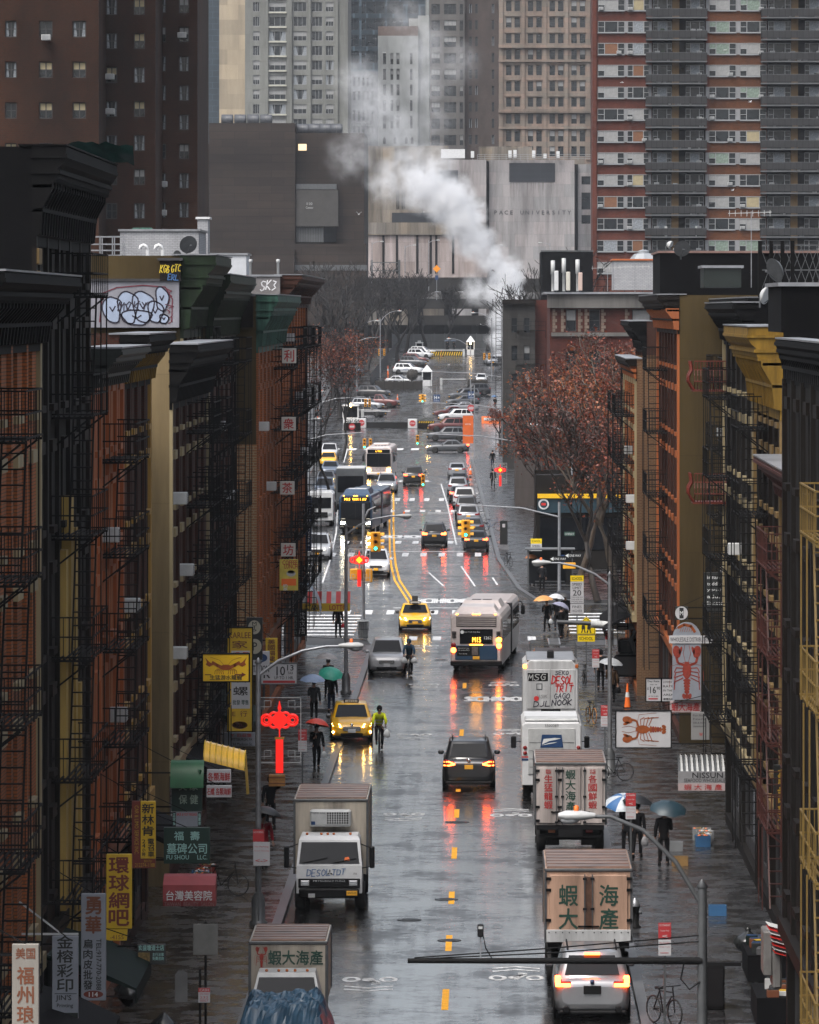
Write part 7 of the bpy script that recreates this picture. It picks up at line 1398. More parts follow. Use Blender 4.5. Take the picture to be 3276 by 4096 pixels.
# right hand signs
RG_='shop signs hanging over the right pavement'
PINKB=mat('pinkish_sign',(.42,.33,.33),.5,0,.2)
Y=198; r,w,h=board('tall pale sign with arched top showing a big red lobster standing on its tail',2690,2805,2560,2800,Y,SW2,8.6,group=RG_)
m=MB(); m.prism([(w*.5*math.cos(a),h*.5+.02+.62*math.sin(a)) for a in [R(q) for q in range(0,181,12)]],'y',0,.16,SW2); m.box(-w*.62,w*.9,-.03,.0,h*.5-.12,h*.5+.16,SGW); m.text('WHOLESALE DISTRIBUTION',(w*.12,-.036,h*.5+.02),.15,BLKT,w*1.4); m.build('arched_top',r)
m=MB(); lobster(m,lambda a,b:(a,-.008,b-.05),1.9,LOBR); PS=lambda a,b,d:(a,-.008,h*.5+.4+b)
stroke(m,[(-.3,.05),(-.1,.15),(.15,.1),(.28,-.1)],.1,LOBB,PS); 
for k in range(6): stroke(m,[(-.2+.08*k,.05),(-.25+.08*k,-.1)],.015,LOBB,PS)
stroke(m,[(-.3,.05),(-.42,.0)],.02,LOBB,PS); m.build('lobster_picture',r)
Y=197; r,w,h=board('white horizontal sign with a large orange brown lobster lying sideways',2465,2683,2845,2990,Y,SGW,8.3,fr=BLACKM,group=RG_); m=MB(); lobster(m,lambda a,b:(-b*1.0,-.008,-a*1.15),1.55,LOBB,LOBR); m.build('lobster_picture',r)
r,w,h=board('pink white strip sign with four dark red characters between the two lobster signs',2680,2805,2805,2850,198.2,PINKB,8.6,group=RG_); let(r,[('h','蝦大海產',0,0,h*.75,REDT,w*.9)])
Y=214; r,w,h=board('white rounded day rate sign with the price 16.90 in black',2585,2643,2715,2805,Y,SGW,None,.05,fr=BLACKM,group=RG_); let(r,[('h','Day Rate',0,h*.38,.09,BLKT,w*.8),('h','WED - FRI',0,h*.24,.045,BLKT,w*.5),('h','16',-.02,0,.26,BLKT,w*.4),('h','$',-w*.38,.05,.1,BLKT,.06),('h','90',w*.33,.07,.12,BLKT,w*.24),('h','UP TO 12 HRS.',0,-h*.28,.05,BLKT,w*.7),('b',-w*.35,w*.3,-h*.42,-h*.36,NSR)])
r,w,h=board('white rounded lowest rate sign in capital letters beside the day rate sign',2648,2698,2715,2805,Y,SGW,8.9,.05,fr=BLACKM,group=RG_); let(r,[('h',t_,0,h*(.36-.19*i),.08,BLKT,w*.8) for i,t_ in enumerate(('LOWEST','RATE','IN THIS','AREA','廉價泊車'))])
r,w,h=board('round white sign with a black M above the arched lobster sign',2700,2752,2425,2480,206,SDK,8.8,.06,group=RG_); let(r,[('e',0,0,w*.49,h*.49,SGW),('b',-.08,.08,-.2,.2,SDK),('h','M',0,0,.15,WHT,.12)])
r,w,h=board('small pale rental notice sign behind the horizontal lobster sign',2765,2838,2848,2960,189,mat('grey_notice',(.22,.22,.22),.5,0,.1),8.4,group=RG_); let(r,[('h',t_,-.03,h*(.38-.13*i),.06,DSTEEL,w*.7) for i,t_ in enumerate(('For Rent','Nails','Silk & Nails','Apartments'))]+[('h','W',.02,-h*.3,.12,REDT,.12)])
Y=181; r=thing('awning','grey corrugated awning with a seafood wholesale fascia and four dark red characters','awning',(AX(2806,Y),Y,AZ(3165,Y))); w=(AX(2900,Y)-AX(2712,Y))/2; H_=(3165-3085)*Y/FP
m=MB()
for i in range(18): x0=-w+2*w*i/18; m.quad((x0,0,H_),(x0+w/9,0,H_),(x0+w/9-.02,.9,H_+.45),(x0,.9,H_+.5),OFFW if i%2 else DSTEEL)
m.build('canopy',r); m=MB(); m.box(-w,w,-.03,0,0,H_,mat('grey_fascia',(.24,.24,.25),.5,0,.2,3)); m.box(-w,w,-.05,-.03,.02,.26,PINKB); m.text('NISSUN',(.2,-.036,.53),.18,BLKT,1.0,bold=.02); m.text('SEAFOOD WHOLESALE',(.1,-.036,.36),.12,BLKT,1.35); m.text('蝦 大 海 產',(.05,-.055,.14),.19,REDT,1.25,bold=.01); m.build('fascia',r)
r,w,h=board('black vertical sign with faint gold brush characters on the right',3095,3175,3060,3300,150,SDK,7.9,group=RG_); let(r,[('v','蘇記麵',0,0,w*.6,h*.9,GOLDT)])
r,w,h=board('black shop sign with thin white script lines between red fire escapes',2815,2905,2290,2450,216,SDK,9.6,group=RG_); let(r,[('h',t_,0,h*(.38-.16*i),.13,WHT,w*.7) for i,t_ in enumerate(('infant','toddler','youth','adult','linette'))])
Y=131; r=thing('awning','red and white striped scalloped awning on a pale stall at the right edge','awning',(AX(3105,Y),Y,1.0)); m=MB()
for i in range(8): z0=AZ(3680,Y)-1+.0-i*.09; m.rings([[(-.28+.07*k+.02*i,-.2+i*.02,z0-.02*k) for k in range(8)],[(-.2+.07*k+.02*i,-.35-i*.02,z0-.1-.02*k) for k in range(8)]],RED if i%2 else OFFW,True,False,False)
m.build('canopy',r); m=MB(); SG2=mat('stall_grey',(.16,.155,.15),.5,0,.4,2); m.box(-.32,-.1,-.3,1.0,AZ(3900,Y)-1,AZ(3720,Y)-1,SG2,.04); m.box(-.1,.12,-.32,1.0,AZ(3950,Y)-1,AZ(3790,Y)-1,SG2,.05); m.build('stall',r)
# kerbside objects ------------------------------------------------------------
x,y,z=G(2540,3730); r=thing('fire_hydrant','dark fire hydrant with a pale cap beside the peach truck','fire hydrant',(x,y,z+.14)); m=MB(); m.lathe([(.17,0),(.17,.05),(.12,.07),(.12,.55),(.15,.58),(.15,.62)],BLACKM,12); m.build('barrel',r); m=MB(); m.lathe([(.14,.62),(.13,.72),(.07,.8),(.03,.86)],STEEL,12); m.build('cap',r)
for s in (-1,1): m=MB(); m.lathe([(.05,s*.1),(.06,s*.2),(.04,s*.21)],STEEL,8,(0,0,.45),'x'); m.build('nozzle',r)
x,y,z=G(1453,2560); r=thing('litter_bin','dark wire litter basket with a white liner at the left corner','litter bin',(x,y,z+.1)); m=MB(); 
for i in range(16): a=2*PI*i/16; m.bar((.24*math.cos(a),.24*math.sin(a),0),(.32*math.cos(a),.32*math.sin(a),.95),.012,BLACKM)
for zz,q in ((.05,.245),(.5,.285),(.95,.32)): m.torus((0,0,zz),q,.014,BLACKM,'z',16,4)
m.build('basket',r); m=MB(); m.lathe([(.2,.02),(.27,.9),(.34,.98),(.35,.92)],mat('bin_liner',(.4,.42,.42),.3,0,.3,6),14); m.build('liner',r)
r=thing('bus_shelter','glass bus shelter with advert panel at the far right corner','bus shelter',(AX(2200,352),352,.14)); m=MB()
for a,b in ((-1.4,-.6),(1.4,-.6),(-1.4,.6),(1.4,.6)): m.box(a-.05,a+.05,b-.05,b+.05,0,2.5,DSTEEL)
m.build('frame',r); m=MB(); m.box(-1.6,1.6,-.8,.8,2.5,2.62,mat('shelter_roof',(.14,.15,.16),.3,.3,.2),.03); m.build('shelter_roof',r); m=MB(); m.box(1.0,1.38,-.68,-.6,.3,2.3,BLACK); m.box(.5,.95,-.66,-.6,1.6,2.2,BLUE); m.build('advert_panel',r); m=MB(); m.box(-1.38,1.38,.58,.6,.3,2.4,CARGL); m.build('glass_pane',r)
m=MB(); m.box(-.95,.95,.2,.5,.42,.48,DSTEEL); m.build('bench',r)
r=thing('phone_kiosk','dark upright kiosk with a small white symbol at the far right corner','kiosk',(AX(2015,398),398,T(398)+.14)); m=MB(); m.box(-.35,.35,-.12,.12,0,.35,STEEL); m.box(-.28,.28,-.1,.1,.35,2.1,SDK,.03); m.build('cabinet',r); m=MB(); m.box(-.1,.1,-.115,-.1,1.6,1.85,SGW); m.build('symbol',r)
r=thing('utility_cabinet','dark grey utility cabinet behind the lamp base at the right','cabinet',(AX(2845,140),140.5,.14)); m=MB(); m.box(-.3,.35,-.3,.3,0,1.15,BLACKM,.03); m.build('cabinet_box',r); m=MB(); m.box(-.25,.3,-.315,-.3,.1,1.05,TRIM); m.build('door',r)
r=thing('orange_banner','tall orange banner on the far right lamp pole','banner',(AX(1880,575),575,T(575)+.1)); m=MB(); m.box(-.75,.35,-.05,-.02,1.9+.3,4.6+.5,mat('banner_orange',(.62,.12,.02),.5,0,.2,2)); m.text('NEW YORK',(-.2,-.056,4.2),.14,WHT,.6); m.text('LIVES HERE',(-.2,-.056,3.0),.14,WHT,.6); m.build('cloth',r); m=MB(); m.bar((.45,0,0),(.45,0,8.3),.08,STEEL); m.bar((.45,0,5.12),(-.75,0,5.12),.02,STEEL); m.build('pole',r)
for px,py,Y,lab in ((1747,1593,735,'blue hospital sign hanging on the plaza signal arm'),(1885,1580,745,'blue hospital sign on the pole at the right angled row')):
    r=thing('hospital_sign',lab,'road sign',(AX(px,Y),Y-.3,AZ(py,Y)),0,'blue hospital signs'); m=MB(); m.box(-.45,.45,-.02,.02,-.5,.5,BLUE); m.text('H',(-.15,-.026,.1),.45,WHT,.32,bold=.02); m.prism([(.12,0),(.38,0),(.25,.25)],'y',-.027,-.024,WHT); m.text('HOSPITAL',(0,-.026,-.35),.12,WHT,.7); m.build('panel',r); m=MB(); m.bar((0,.05,.5),(0,.05,1.5),.04,STEEL); m.build('bracket',r)
r=thing('do_not_enter_sign','round red do not enter sign on the pole before the right angled row','road sign',(AX(1884,700),700,T(700))); m=MB(); zz=AZ(1632,700)-T(700); m.lathe([(.45,-.02),(.45,0)],NSR,20,(0,0,zz),'y'); m.box(-.32,.32,-.03,-.022,zz-.08,zz+.08,SGW); m.text('DO NOT',(0,-.03,zz+.2),.1,WHT,.5); m.text('ENTER',(0,-.03,zz-.2),.1,WHT,.45); m.build('panel',r); m=MB(); m.bar((0,.05,0),(0,.05,zz+2.5),.05,STEEL); m.build('post',r)
# plaza: booths, barriers, hedges, cones ---------------------------------------
def booth(label,px,py,w,h,lit=True,peak=False):
    x,y,z=G(px,py); r=thing('guard_booth',label,'guard booth',(x,y,z),0,'guard booths'); a=w/2; m=MB()
    m.box(-a,a,0,w,0,1.0,WHITE,.03)
    for sx in (-1,1):
        for yy in (0,w): m.box(sx*a-.08,sx*a+.08,yy-.08 if yy else 0,yy+.0 if yy else .16,1.0,h,WHITE)
    m.build('wall',r); m=MB(); m.box(-a+.1,a-.1,.08,w-.1,1.0,h-.05,CARGL); m.build('window',r)
    m=MB()
    if peak: m.rings([[(-a-.2,-.2,h),(a+.2,-.2,h),(a+.2,w+.2,h),(-a-.2,w+.2,h)],[(-.05,w/2-.05,h+1.1),(.05,w/2-.05,h+1.1),(.05,w/2+.05,h+1.1),(-.05,w/2+.05,h+1.1)]],WHITE,False)
    else: m.box(-a-.15,a+.15,-.15,w+.15,h,h+.2,WHITE,.04); m.box(-.3,.3,.3,.9,h+.2,h+.5,OFFW,.03)
    m.build('roof',r)
    if lit: m=MB(); m.sphere((0,-.1,h-.25 if peak else h+.1),.16,HEADW,10,6); m.build('booth_lamp',r)
    return r
booth('white guard booth with a flat roof and amber lamp, nearest, by the left angled row',1402,1700,2.0,2.5); booth('white peaked guard booth at the near corner of the police lot',1708,1545,1.5,2.3,False,True); booth('white peaked guard booth with a lit lamp at the far end of the police lot',1882,1420,1.3,2.4,True,True); booth('small white hut beside the farthest white police SUV',1677,1412,1.2,1.8,False,False)
def cube(label,px,py,sg,grp='concrete barrier blocks with stop signs'):
    x,y,z=G(px,py); r=thing('barrier_block',label,'barrier',(x,y,z),0,grp); m=MB(); m.box(-.6,.6,0,1.1,0,1.25,WHITE,.06); m.build('block',r)
    m=MB(); m.prism([(.42*math.cos(R(22.5+45*k)),.68+.42*math.sin(R(22.5+45*k))) for k in range(8)],'y',-.04,-.01,NSR); m.text(sg,(0,-.046,.68),.2,WHT,.55,bold=.02); m.build('stop_sign',r); return r
cube('white concrete block with a red stop octagon, left of the black barrier',1446,1712,'STOP'); cube('white concrete block with a red stop octagon, right of the black barrier',1650,1714,'STOP')
x,y,z=G(1550,1712); r=thing('road_barrier','low black wedge road barrier between two white stop blocks','barrier',(x,y,z)); m=MB(); m.prism([(-.1,0),(.1,.75),(.9,.75),(1.2,0)],'x',-2.75,2.75,BLACKM); m.build('wedge',r)
for px,py,lab in ((1705,1714,'planter box with yellow and black stripes right of the stop block'),(1408,1722,'dark brown planter box with a red and white sign at the guard booth')):
    x,y,z=G(px,py); r=thing('planter_box',lab,'planter',(x,y,z)); m=MB(); m.box(-1.1,1.1,0,1.2,0,1.0,DBRN,.05); m.build('box',r); m=MB()
    if px>1500:
        for i in range(7): m.prism([(-1.0+.3*i,.72),(-.87+.3*i,.72),(-.77+.3*i,.95),(-.9+.3*i,.95)],'y',-.02,-.005,SYL)
    else: m.lathe([(.42,-.03),(.42,-.01)],NSR,16,(0,0,.5),'y'); m.box(-.3,.3,-.04,-.032,.38,.62,SGW)
    m.build('panel',r); m=MB(); rr=random.Random(px)
    for i in range(90):
        a,b,c_=rr.uniform(-.9,.9),rr.uniform(.2,1.0),1.0+abs(rr.gauss(.15,.2)); m.quad((a,b,c_),(a+.12,b,c_+.03),(a+.12,b+.1,c_+.1),(a,b+.1,c_+.07),mat('dark_foliage',(.02,.024,.016),.6,0,.3))
    m.build('foliage',r)
r=thing('boom_gate','raised white boom pole gate across the lane behind the stop blocks','gate',G(1450,1670)); m=MB(); m.box(-.2,.2,-.15,.15,0,1.1,OFFW,.04); m.build('cabinet',r); m=MB(); m.box(.1,3.9,-.05,.05,.82,.94,WHITE,.02); m.build('boom',r)
r=thing('boom_gate','white boom gate behind yellow stripes at the far end of the police lot','gate',G(1785,1425)); m=MB()
for s in (-1,1): m.box(s*3.2-.2,s*3.2+.2,-.2,.2,0,1.3,OFFW,.04)
m.build('cabinet',r); m=MB(); m.box(-3.2,3.2,-.06,.06,1.05,1.17,WHITE,.02); m.build('boom',r); m=MB(); m.box(-3,3,.1,.3,.1,.85,BLACKM)
for i in range(14): m.prism([(-2.9+.42*i,.12),(-2.7+.42*i,.12),(-2.5+.42*i,.83),(-2.7+.42*i,.83)],'y',.08,.098,SYL)
m.build('striped_barrier',r)
r=thing('boom_gate','low white boom gate at the near edge of the police lot','gate',G(1765,1540)); m=MB(); m.box(-.2,.2,-.15,.15,0,1.1,OFFW,.04); m.build('cabinet',r); m=MB(); m.box(.1,4,-.05,.05,.9,1.0,WHITE,.02); m.build('boom',r)
HEDGE=mat('clipped_hedge',(.022,.018,.014),.7,0,.5,4)
def hedge(label,px0,px1,py,h,d=1.2):
    x0,y,z=G(px0,py); x1=AX(px1,y); r=random.Random(px0); root=thing('hedge',label,'hedge',((x0+x1)/2,y,z),0,'clipped hedges'); m=MB(); w=(x1-x0)/2; m.box(-w,w,.1,d-.1,0,h-.1,HEDGE)
    for i in range(int(w*260)): a,b,c_=r.uniform(-w,w),r.choice((r.uniform(0,.12),r.uniform(0,d))),r.uniform(.05,h); s=.09; c_=c_ if b<.13 else h-r.uniform(0,.1); m.quad((a,b,c_),(a+s,b+r.uniform(-.05,.05),c_+.02),(a+s,b,c_+s),(a,b+r.uniform(-.05,.05),c_+s),HEDGE)
    m.build('foliage',root)
hedge('low clipped hedge in front of the police sedan',1500,1690,1557,1.3); hedge('low clipped hedge right of the peaked booth near the boom gate',1870,1950,1552,1.3)
x,y,z=G(1648,1545); r=thing('ball_shrub','round dark clipped shrub beside the police sedan','shrub',(x,y,z)); m=MB(); rr=random.Random(4); m.lathe([(.08,0),(.06,1.0)],DBRN,6); m.build('stem',r); m=MB(); m.sphere((0,0,1.8),.85,HEDGE,12,8)
for i in range(500): 
    d=Vector((rr.gauss(0,1),rr.gauss(0,1),rr.gauss(0,1))).normalized()*rr.uniform(.82,.98); s=.08; m.quad((d.x,d.y,1.8+d.z),(d.x+s,d.y,1.8+d.z),(d.x+s,d.y+.03,1.8+d.z+s),(d.x,d.y+.03,1.8+d.z+s),HEDGE)
m.build('crown',r)
def fence(label,a,b,h,name='iron_fence',grp='dark iron fences round the police lot',screen=False):
    A=G(*a);B=G(*b); r=thing(name,label,'fence',A,0,grp); m=MB(); d=Vector(B)-Vector(A); n=max(2,int(d.length/1.5))
    for i in range(n+1): p=d*(i/n); m.bar((p.x,p.y,p.z),(p.x,p.y,p.z+h),.04,BLACKM)
    m.build('post',r); m=MB()
    if screen: m.quad((0,.03,.1),(d.x,d.y+.03,d.z+.1),(d.x,d.y+.03,d.z+h),(0,.03,h),mat('black_screen',(.012,.012,.013),.6,0,.3,2)); m.quad((0.02,.06,.1),(d.x+.02,d.y+.06,d.z+.1),(d.x+.02,d.y+.06,d.z+h),(0.02,.06,h),MC['black_screen'])
    else:
        k=int(d.length/.18)
        for i in range(k+1): p=d*(i/k); m.bar((p.x,p.y,p.z+.1),(p.x,p.y,p.z+h-.05),.012,BLACKM)
        for q in (.1,h-.08): m.bar((0,0,q),(d.x,d.y,d.z+q),.025,BLACKM)
    m.build('panel',r)
fence('black screened fence running along the left side of the police lot',(1482,1550),(1600,1400),2.2,'screened_fence',None,True); fence('dark railings along the near edge of the police lot, left of the booth',(1500,1560),(1690,1560),2.0); fence('dark railings right of the peaked booth',(1690,1558),(1752,1558),2.0); fence('dark railings at the right edge of the police lot',(1860,1556),(1980,1556),2.0)
m=thing('metal_fence','tall grey metal fence closing the far end of the police lot','fence',(AX(1800,1045),1045,10.5)); b=MB(); b.box(-11,9,-.05,.05,.1,2.9,stone('fence_slats',(.10,.105,.11),.25,4,.5,.2,.4)); b.build('panel',m); b=MB()
for i in range(11): b.box(-11+2*i-.06,-11+2*i+.06,-.12,-.051,0,3.1,DSTEEL)
b.build('post',m)
def cone(label,px,py,h=.75,mt=ORANGE,dz=0):
    x,y,z=G(px,py); r=thing('traffic_cone',label,'traffic cone',(x,y,z+dz),0,'orange traffic cones'); m=MB(); m.box(-.2,.2,-.2,.2,0,.05,TRIM); m.lathe([(.15,.05),(.03,h)],mt,10); m.build('cone_body',r); m=MB(); m.lathe([(.106,h*.45),(.075,h*.65)],WHITE,10); m.build('band',r)
cone('orange traffic cone near the black SUV of the left angled row',1590,1600,.9); cone('orange traffic cone at the fence of the police lot',1552,1500,1.6); cone('orange traffic cone on the right pavement beside the parked silver cars',1882,1905,1.0,dz=.14); cone('orange and white cone on the right pavement beside the lobster sign',2510,2845,1.1,dz=.14); cone('orange traffic cone near the far gate of the police lot',1765,1420,.9)
r=thing('plastic_barrier','orange and white water filled barrier at the far right of the angled row','barrier',(AX(1962,745),745,T(745))); m=MB(); m.prism([(-.3,0),(.3,0),(.12,.9),(-.12,.9)],'x',-1.2,1.6,ORANGE); m.box(-.9,1.3,-.33,-.2,.35,.7,WHITE,.02); m.build('barrier_body',r)
r=thing('sign_gantry','empty grey steel sign gantry before the pale hall','gantry',(AX(1540,1080),1080,AZ(1180,1080))); m=MB()
for px in (1487,1597): x=AX(px,1080)-AX(1540,1080); m.box(x-.22,x+.22,-.2,.2,-4,AZ(1040,1080)-AZ(1180,1080),DSTEEL)
m.build('column',r); m=MB(); a,b=AX(1487,1080)-AX(1540,1080),AX(1597,1080)-AX(1540,1080); z0,z1=AZ(1083,1080)-AZ(1180,1080),AZ(1050,1080)-AZ(1180,1080)
for z in (z0,z1): m.bar((a,0,z),(b,0,z),.12,DSTEEL)
for i in range(6): m.bar((a+(b-a)*i/6,0,z0 if i%2 else z1),(a+(b-a)*(i+1)/6,0,z1 if i%2 else z0),.08,DSTEEL)
m.build('truss',r)
r=thing('warning_sign','orange diamond warning sign on the viaduct before the pale hall','road sign',(AX(1747,1074),1073,AZ(1190,1074))); m=MB(); zz=AZ(1075,1074)-AZ(1190,1074); m.prism([(-.75,zz),(0,zz-.75),(.75,zz),(0,zz+.75)],'y',-.03,0,mat('warning_orange',(.85,.3,.01),.5,0,.1)); m.build('panel',r); m=MB(); m.bar((0,.05,-.5),(0,.05,zz+.5),.08,STEEL); m.box(-.3,.3,-.02,.0,zz-2.2,zz-1.3,BLUE); m.build('post',r)
for px,py0,Y,dx in ((1488,970,1076,1.6),(1620,985,1076,1.5),(1715,965,1076,1.5),(1975,968,1072,-1.7),(1965,985,1078,1.6),(2200,975,1076,-1.6)):
    street_lamp('thin street lamp on the viaduct before the pale hall',px,Y,AZ(py0,Y)-AZ(1195,Y),dx,AZ(py0,Y)-AZ(1195,Y)+.2,'street lamps on the viaduct',False,zg=AZ(1195,Y),orange=False)
# vendor goods on the pavements
PAL=(mat('crate_wood',(.26,.15,.05),.6,0,.4,5),mat('grey_crate',(.2,.21,.22),.5,0,.2),mat('blue_crate',(.04,.13,.28),.4,0,.2))
def crate(label,px,py,mt,w=.5,dz=.14,cat='crate'):
    x,y,z=G(px,py); r=thing('crate',label,cat,(x,y,z+dz)); m=MB()
    for s in (-1,1): m.box(-w/2,w/2,s*.2-.015,s*.2+.015,0,.3,mt); m.box(s*w/2-.015,s*w/2+.015,-.18,.18,0,.3,mt)
    m.box(-w/2+.02,w/2-.02,-.18,.18,0,.03,mt); m.build('crate_body',r); return r
crate('wooden crate on the dark right pavement near the lamp base',2720,3480,PAL[0]); crate('pale grey crate beside the man with the dark umbrella',2700,3420,PAL[1]); crate('blue crate in front of the dark right shopfront',2870,3680,PAL[2])
r=thing('rubbish_bag','shiny black plastic bags heaped on the left pavement with yellow tape','rubbish bag',(AX(655,133),133,.14)); m=MB(); rr=random.Random(6); n,k=14,9; rs=[]
for i in range(k+1): 
    a=math.pi*min(max(i/k,.03),.97); rs.append([( (.42+rr.uniform(-.06,.06))*math.sin(a)*math.cos(2*PI*j/n),(.4+rr.uniform(-.06,.06))*math.sin(a)*math.sin(2*PI*j/n),.85-.85*(i/k)+rr.uniform(-.03,.03)) for j in range(n)])
m.rings(rs,mat('bin_bag',(.02,.022,.022),.18,0,.3,5),True); m.build('bag',r); m=MB(); m.tube([(-.35,-.42,.45),(0,-.46,.38),(.35,-.35,.36)],.02,SYL,5); m.build('tape',r)

DCLO=mat('black_canvas',(.006,.006,.007),.8,0,.4,2,spec=.1); DCLO2=mat('dark_green_canvas',(.006,.014,.011),.75,0,.4,2,spec=.1); DCLO3=mat('dark_red_canvas',(.03,.006,.006),.75,0,.4,2,spec=.1)
def canopy(label,side,y0,y1,z,pr,cm,wx):  # dark awnings added only to blacken the pavement along the walls
    s=1 if side<0 else -1; r=thing('awning',label,'awning',(wx,(y0+y1)/2,z),0,'dark canvas awnings over the shopfronts'); a=(y1-y0)/2; m=MB()
    m.rings([[(0,y,.9),(s*pr*.55,y,.55),(s*pr,y,.12),(s*pr,y,-.22),(s*(pr-.03),y,-.22),(s*(pr-.03),y,.08),(0,y,.8)] for y in (-a,-a*.5,0,a*.5,a)],cm,False); m.build('canopy',r)
    for y in (-a+.1,a-.1): m=MB(); m.bar((0,y,0),(s*(pr-.05),y,-.1),.02,BLACKM); m.build('arm',r)
for k,(y0,y1,z,pr,cm,lab) in enumerate(((105,110.5,2.7,1.7,DCLO,'black canvas awning nearest the camera on the left'),(113,119,2.6,2.0,DCLO,'black canvas awning under the pale blue grey sign'),(123,128.5,2.7,2.1,DCLO2,'dark green canvas awning beside the tall yellow sign, left'),(152,158,2.9,1.6,DCLO,'black canvas awning below the green dome, left'),(176,184,2.9,1.5,DCLO,'black canvas awning behind the yellow awning, left'),(196,206,2.9,1.5,DCLO2,'dark green awning under the parking price sign, left'))): canopy(lab,-1,y0,y1,z,pr,cm,-9.95)
canopy('black canvas awning on the narrow red brick tenement, right',1,258,270,2.9,1.4,DCLO,6.9)
def goods(label,x,y,grp=None,n=5,seed=1):
    r=random.Random(seed)
    for i in range(n):
        mt=r.choice((PAL[0],PAL[1],mat('white_foam_box',(.34,.35,.36),.6,0,.2),mat('red_crate',(.22,.03,.02),.5,0,.2),PAL[2],mat('green_crate',(.03,.10,.05),.5,0,.2)))
        w=r.uniform(.4,.6); o=thing('crate',label,'crate',(x+r.uniform(-.12,.12),y+i*.62,.14),r.uniform(-.15,.15),label+' row'); m=MB(); h=r.uniform(.25,.4)
        for s in (-1,1): m.box(-w/2,w/2,s*.24-.015,s*.24+.015,0,h,mt); m.box(s*w/2-.015,s*w/2+.015,-.22,.22,0,h,mt)
        m.box(-w/2+.02,w/2-.02,-.22,.22,0,.03,mt); m.build('crate_body',o)
        m=MB()
        for q in range(14): m.sphere((r.uniform(-w*.4,w*.4),r.uniform(-.18,.18),h-.04),r.uniform(.05,.08),r.choice((GRNP,ORANGE,OFFW,YELP)),6,4)
        struct(m.build('produce',o),'stuff')
goods('small open produce crate in the row under the left lobster sign',-8.9,171,None,5,3); goods('small open produce crate in the row behind the corrugated awning',7.2,183,None,5,5)

def stall(label,x,y,seed):
    r=random.Random(seed); o=thing('market_stall',label,'stall',(x,y,.14)); m=MB(); m.box(-.6,.6,-1.6,1.6,.72,.78,DCLO,.01); m.build('table_top',o)
    m=MB(); m.box(-.62,.62,-1.62,-1.59,.1,.79,DCLO); m.box(-.62,-.59,-1.59,1.6,.1,.79,DCLO); m.build('cloth',o)
    for a,b in ((-.5,-1.5),(.5,-1.5),(-.5,1.5),(.5,1.5)): m=MB(); m.box(a-.03,a+.03,b-.03,b+.03,0,.72,BLACKM); m.build('leg',o)
    for i in range(9):
        b=thing('goods_box','small goods box on the '+label,'box',(x+r.uniform(-.4,.4),y-1.35+.33*i,.14+.78),r.uniform(-.3,.3),'boxes on the '+label); m=MB(); h=r.uniform(.12,.3); m.box(-.15,.15,-.12,.12,0,h,r.choice((SDK,DSTEEL,DCLO2,OFFW,BRT,SDK)),.01); m.box(-.13,.13,-.1,.1,h,h+.02,r.choice((DSTEEL,BLUE,SYL,SDK))); m.build('carton',b)
stall('dark covered table by the lamp base, right',7.3,138,3); stall('dark covered table below the rusty red cornice',7.5,147,4)
for k,(x,y,lab) in enumerate(((6.5,131,'shiny black rubbish bag nearest at the right wall'),(7.2,152,'shiny black rubbish bag between the dark tables and the yellow corniced tenement'),(-9.2,141,'shiny black rubbish bag behind the faded red awning, left'))):
    r=tag(put('rubbish_bag',None,None,(x,y,.14)),lab,'rubbish bag'); rr=random.Random(20+k); m=MB(); n=12; rs=[]
    for i in range(9):
        a=math.pi*min(max(i/8,.04),.96); rs.append([((.38+rr.uniform(-.06,.06))*math.sin(a)*math.cos(2*PI*j/n),(.36+rr.uniform(-.06,.06))*math.sin(a)*math.sin(2*PI*j/n),.7-.7*(i/8)+rr.uniform(-.03,.03)) for j in range(n)])
    m.rings(rs,MC['bin_bag'],True); m.build('bag',r); m=MB(); m.lathe([(.05,.66),(.09,.74),(.03,.8)],MC['bin_bag'],8); m.build('knot',r)
# ================================================================ PEOPLE AND UMBRELLAS
import bmesh
def skin_mesh(verts,edges,roots,mt,name,sub=1):
    """continuous surface grown over a jointed skeleton; verts are (x,y,z,radius)"""
    bm=bmesh.new(); lay=bm.verts.layers.skin.verify(); vs=[]
    for i,(x,y,z,r) in enumerate(verts):
        v=bm.verts.new((x,y,z)); rr=r if isinstance(r,tuple) else (r,r); v[lay].radius=rr; v[lay].use_root=(i in roots); vs.append(v)
    for a,b in edges: bm.edges.new((vs[a],vs[b]))
    me=bpy.data.meshes.new(name); bm.to_mesh(me); bm.free()
    o=bpy.data.objects.new(name,me); k=o.modifiers.new('skin','SKIN'); k.use_smooth_shade=True
    s=o.modifiers.new('sub','SUBSURF'); s.levels=sub; s.render_levels=sub
    out=evaluated_mesh(o); bpy.data.objects.remove(o); bpy.data.meshes.remove(me)
    out.name=name; out.materials.clear(); out.materials.append(mt); return out
SKIN=mat('skin',(.36,.20,.14),.5,0,.1,8); HAIR=mat('black_hair',(.012,.010,.009),.45,0,0)
CL={k:mat(k+'_cloth',c,.85,0,.3,6,spec=.1) for k,c in dict(black=(.007,.007,.008),charcoal=(.018,.019,.022),navy=(.012,.02,.04),blue=(.03,.075,.13),hivis=(.72,.80,.03),brown=(.06,.035,.02),denim=(.03,.045,.075),red=(.30,.02,.03),grey=(.11,.11,.12)).items()}
def chain(V,E,pts,start=None):
    i0=len(V); 
    for k,p in enumerate(pts):
        V.append(p)
        if k: E.append((i0+k-1,i0+k))
    if start is not None: E.append((start,i0))
    return i0,len(V)-1
def lerp3(a,b,t): return tuple(a[i]+(b[i]-a[i])*t for i in range(3))
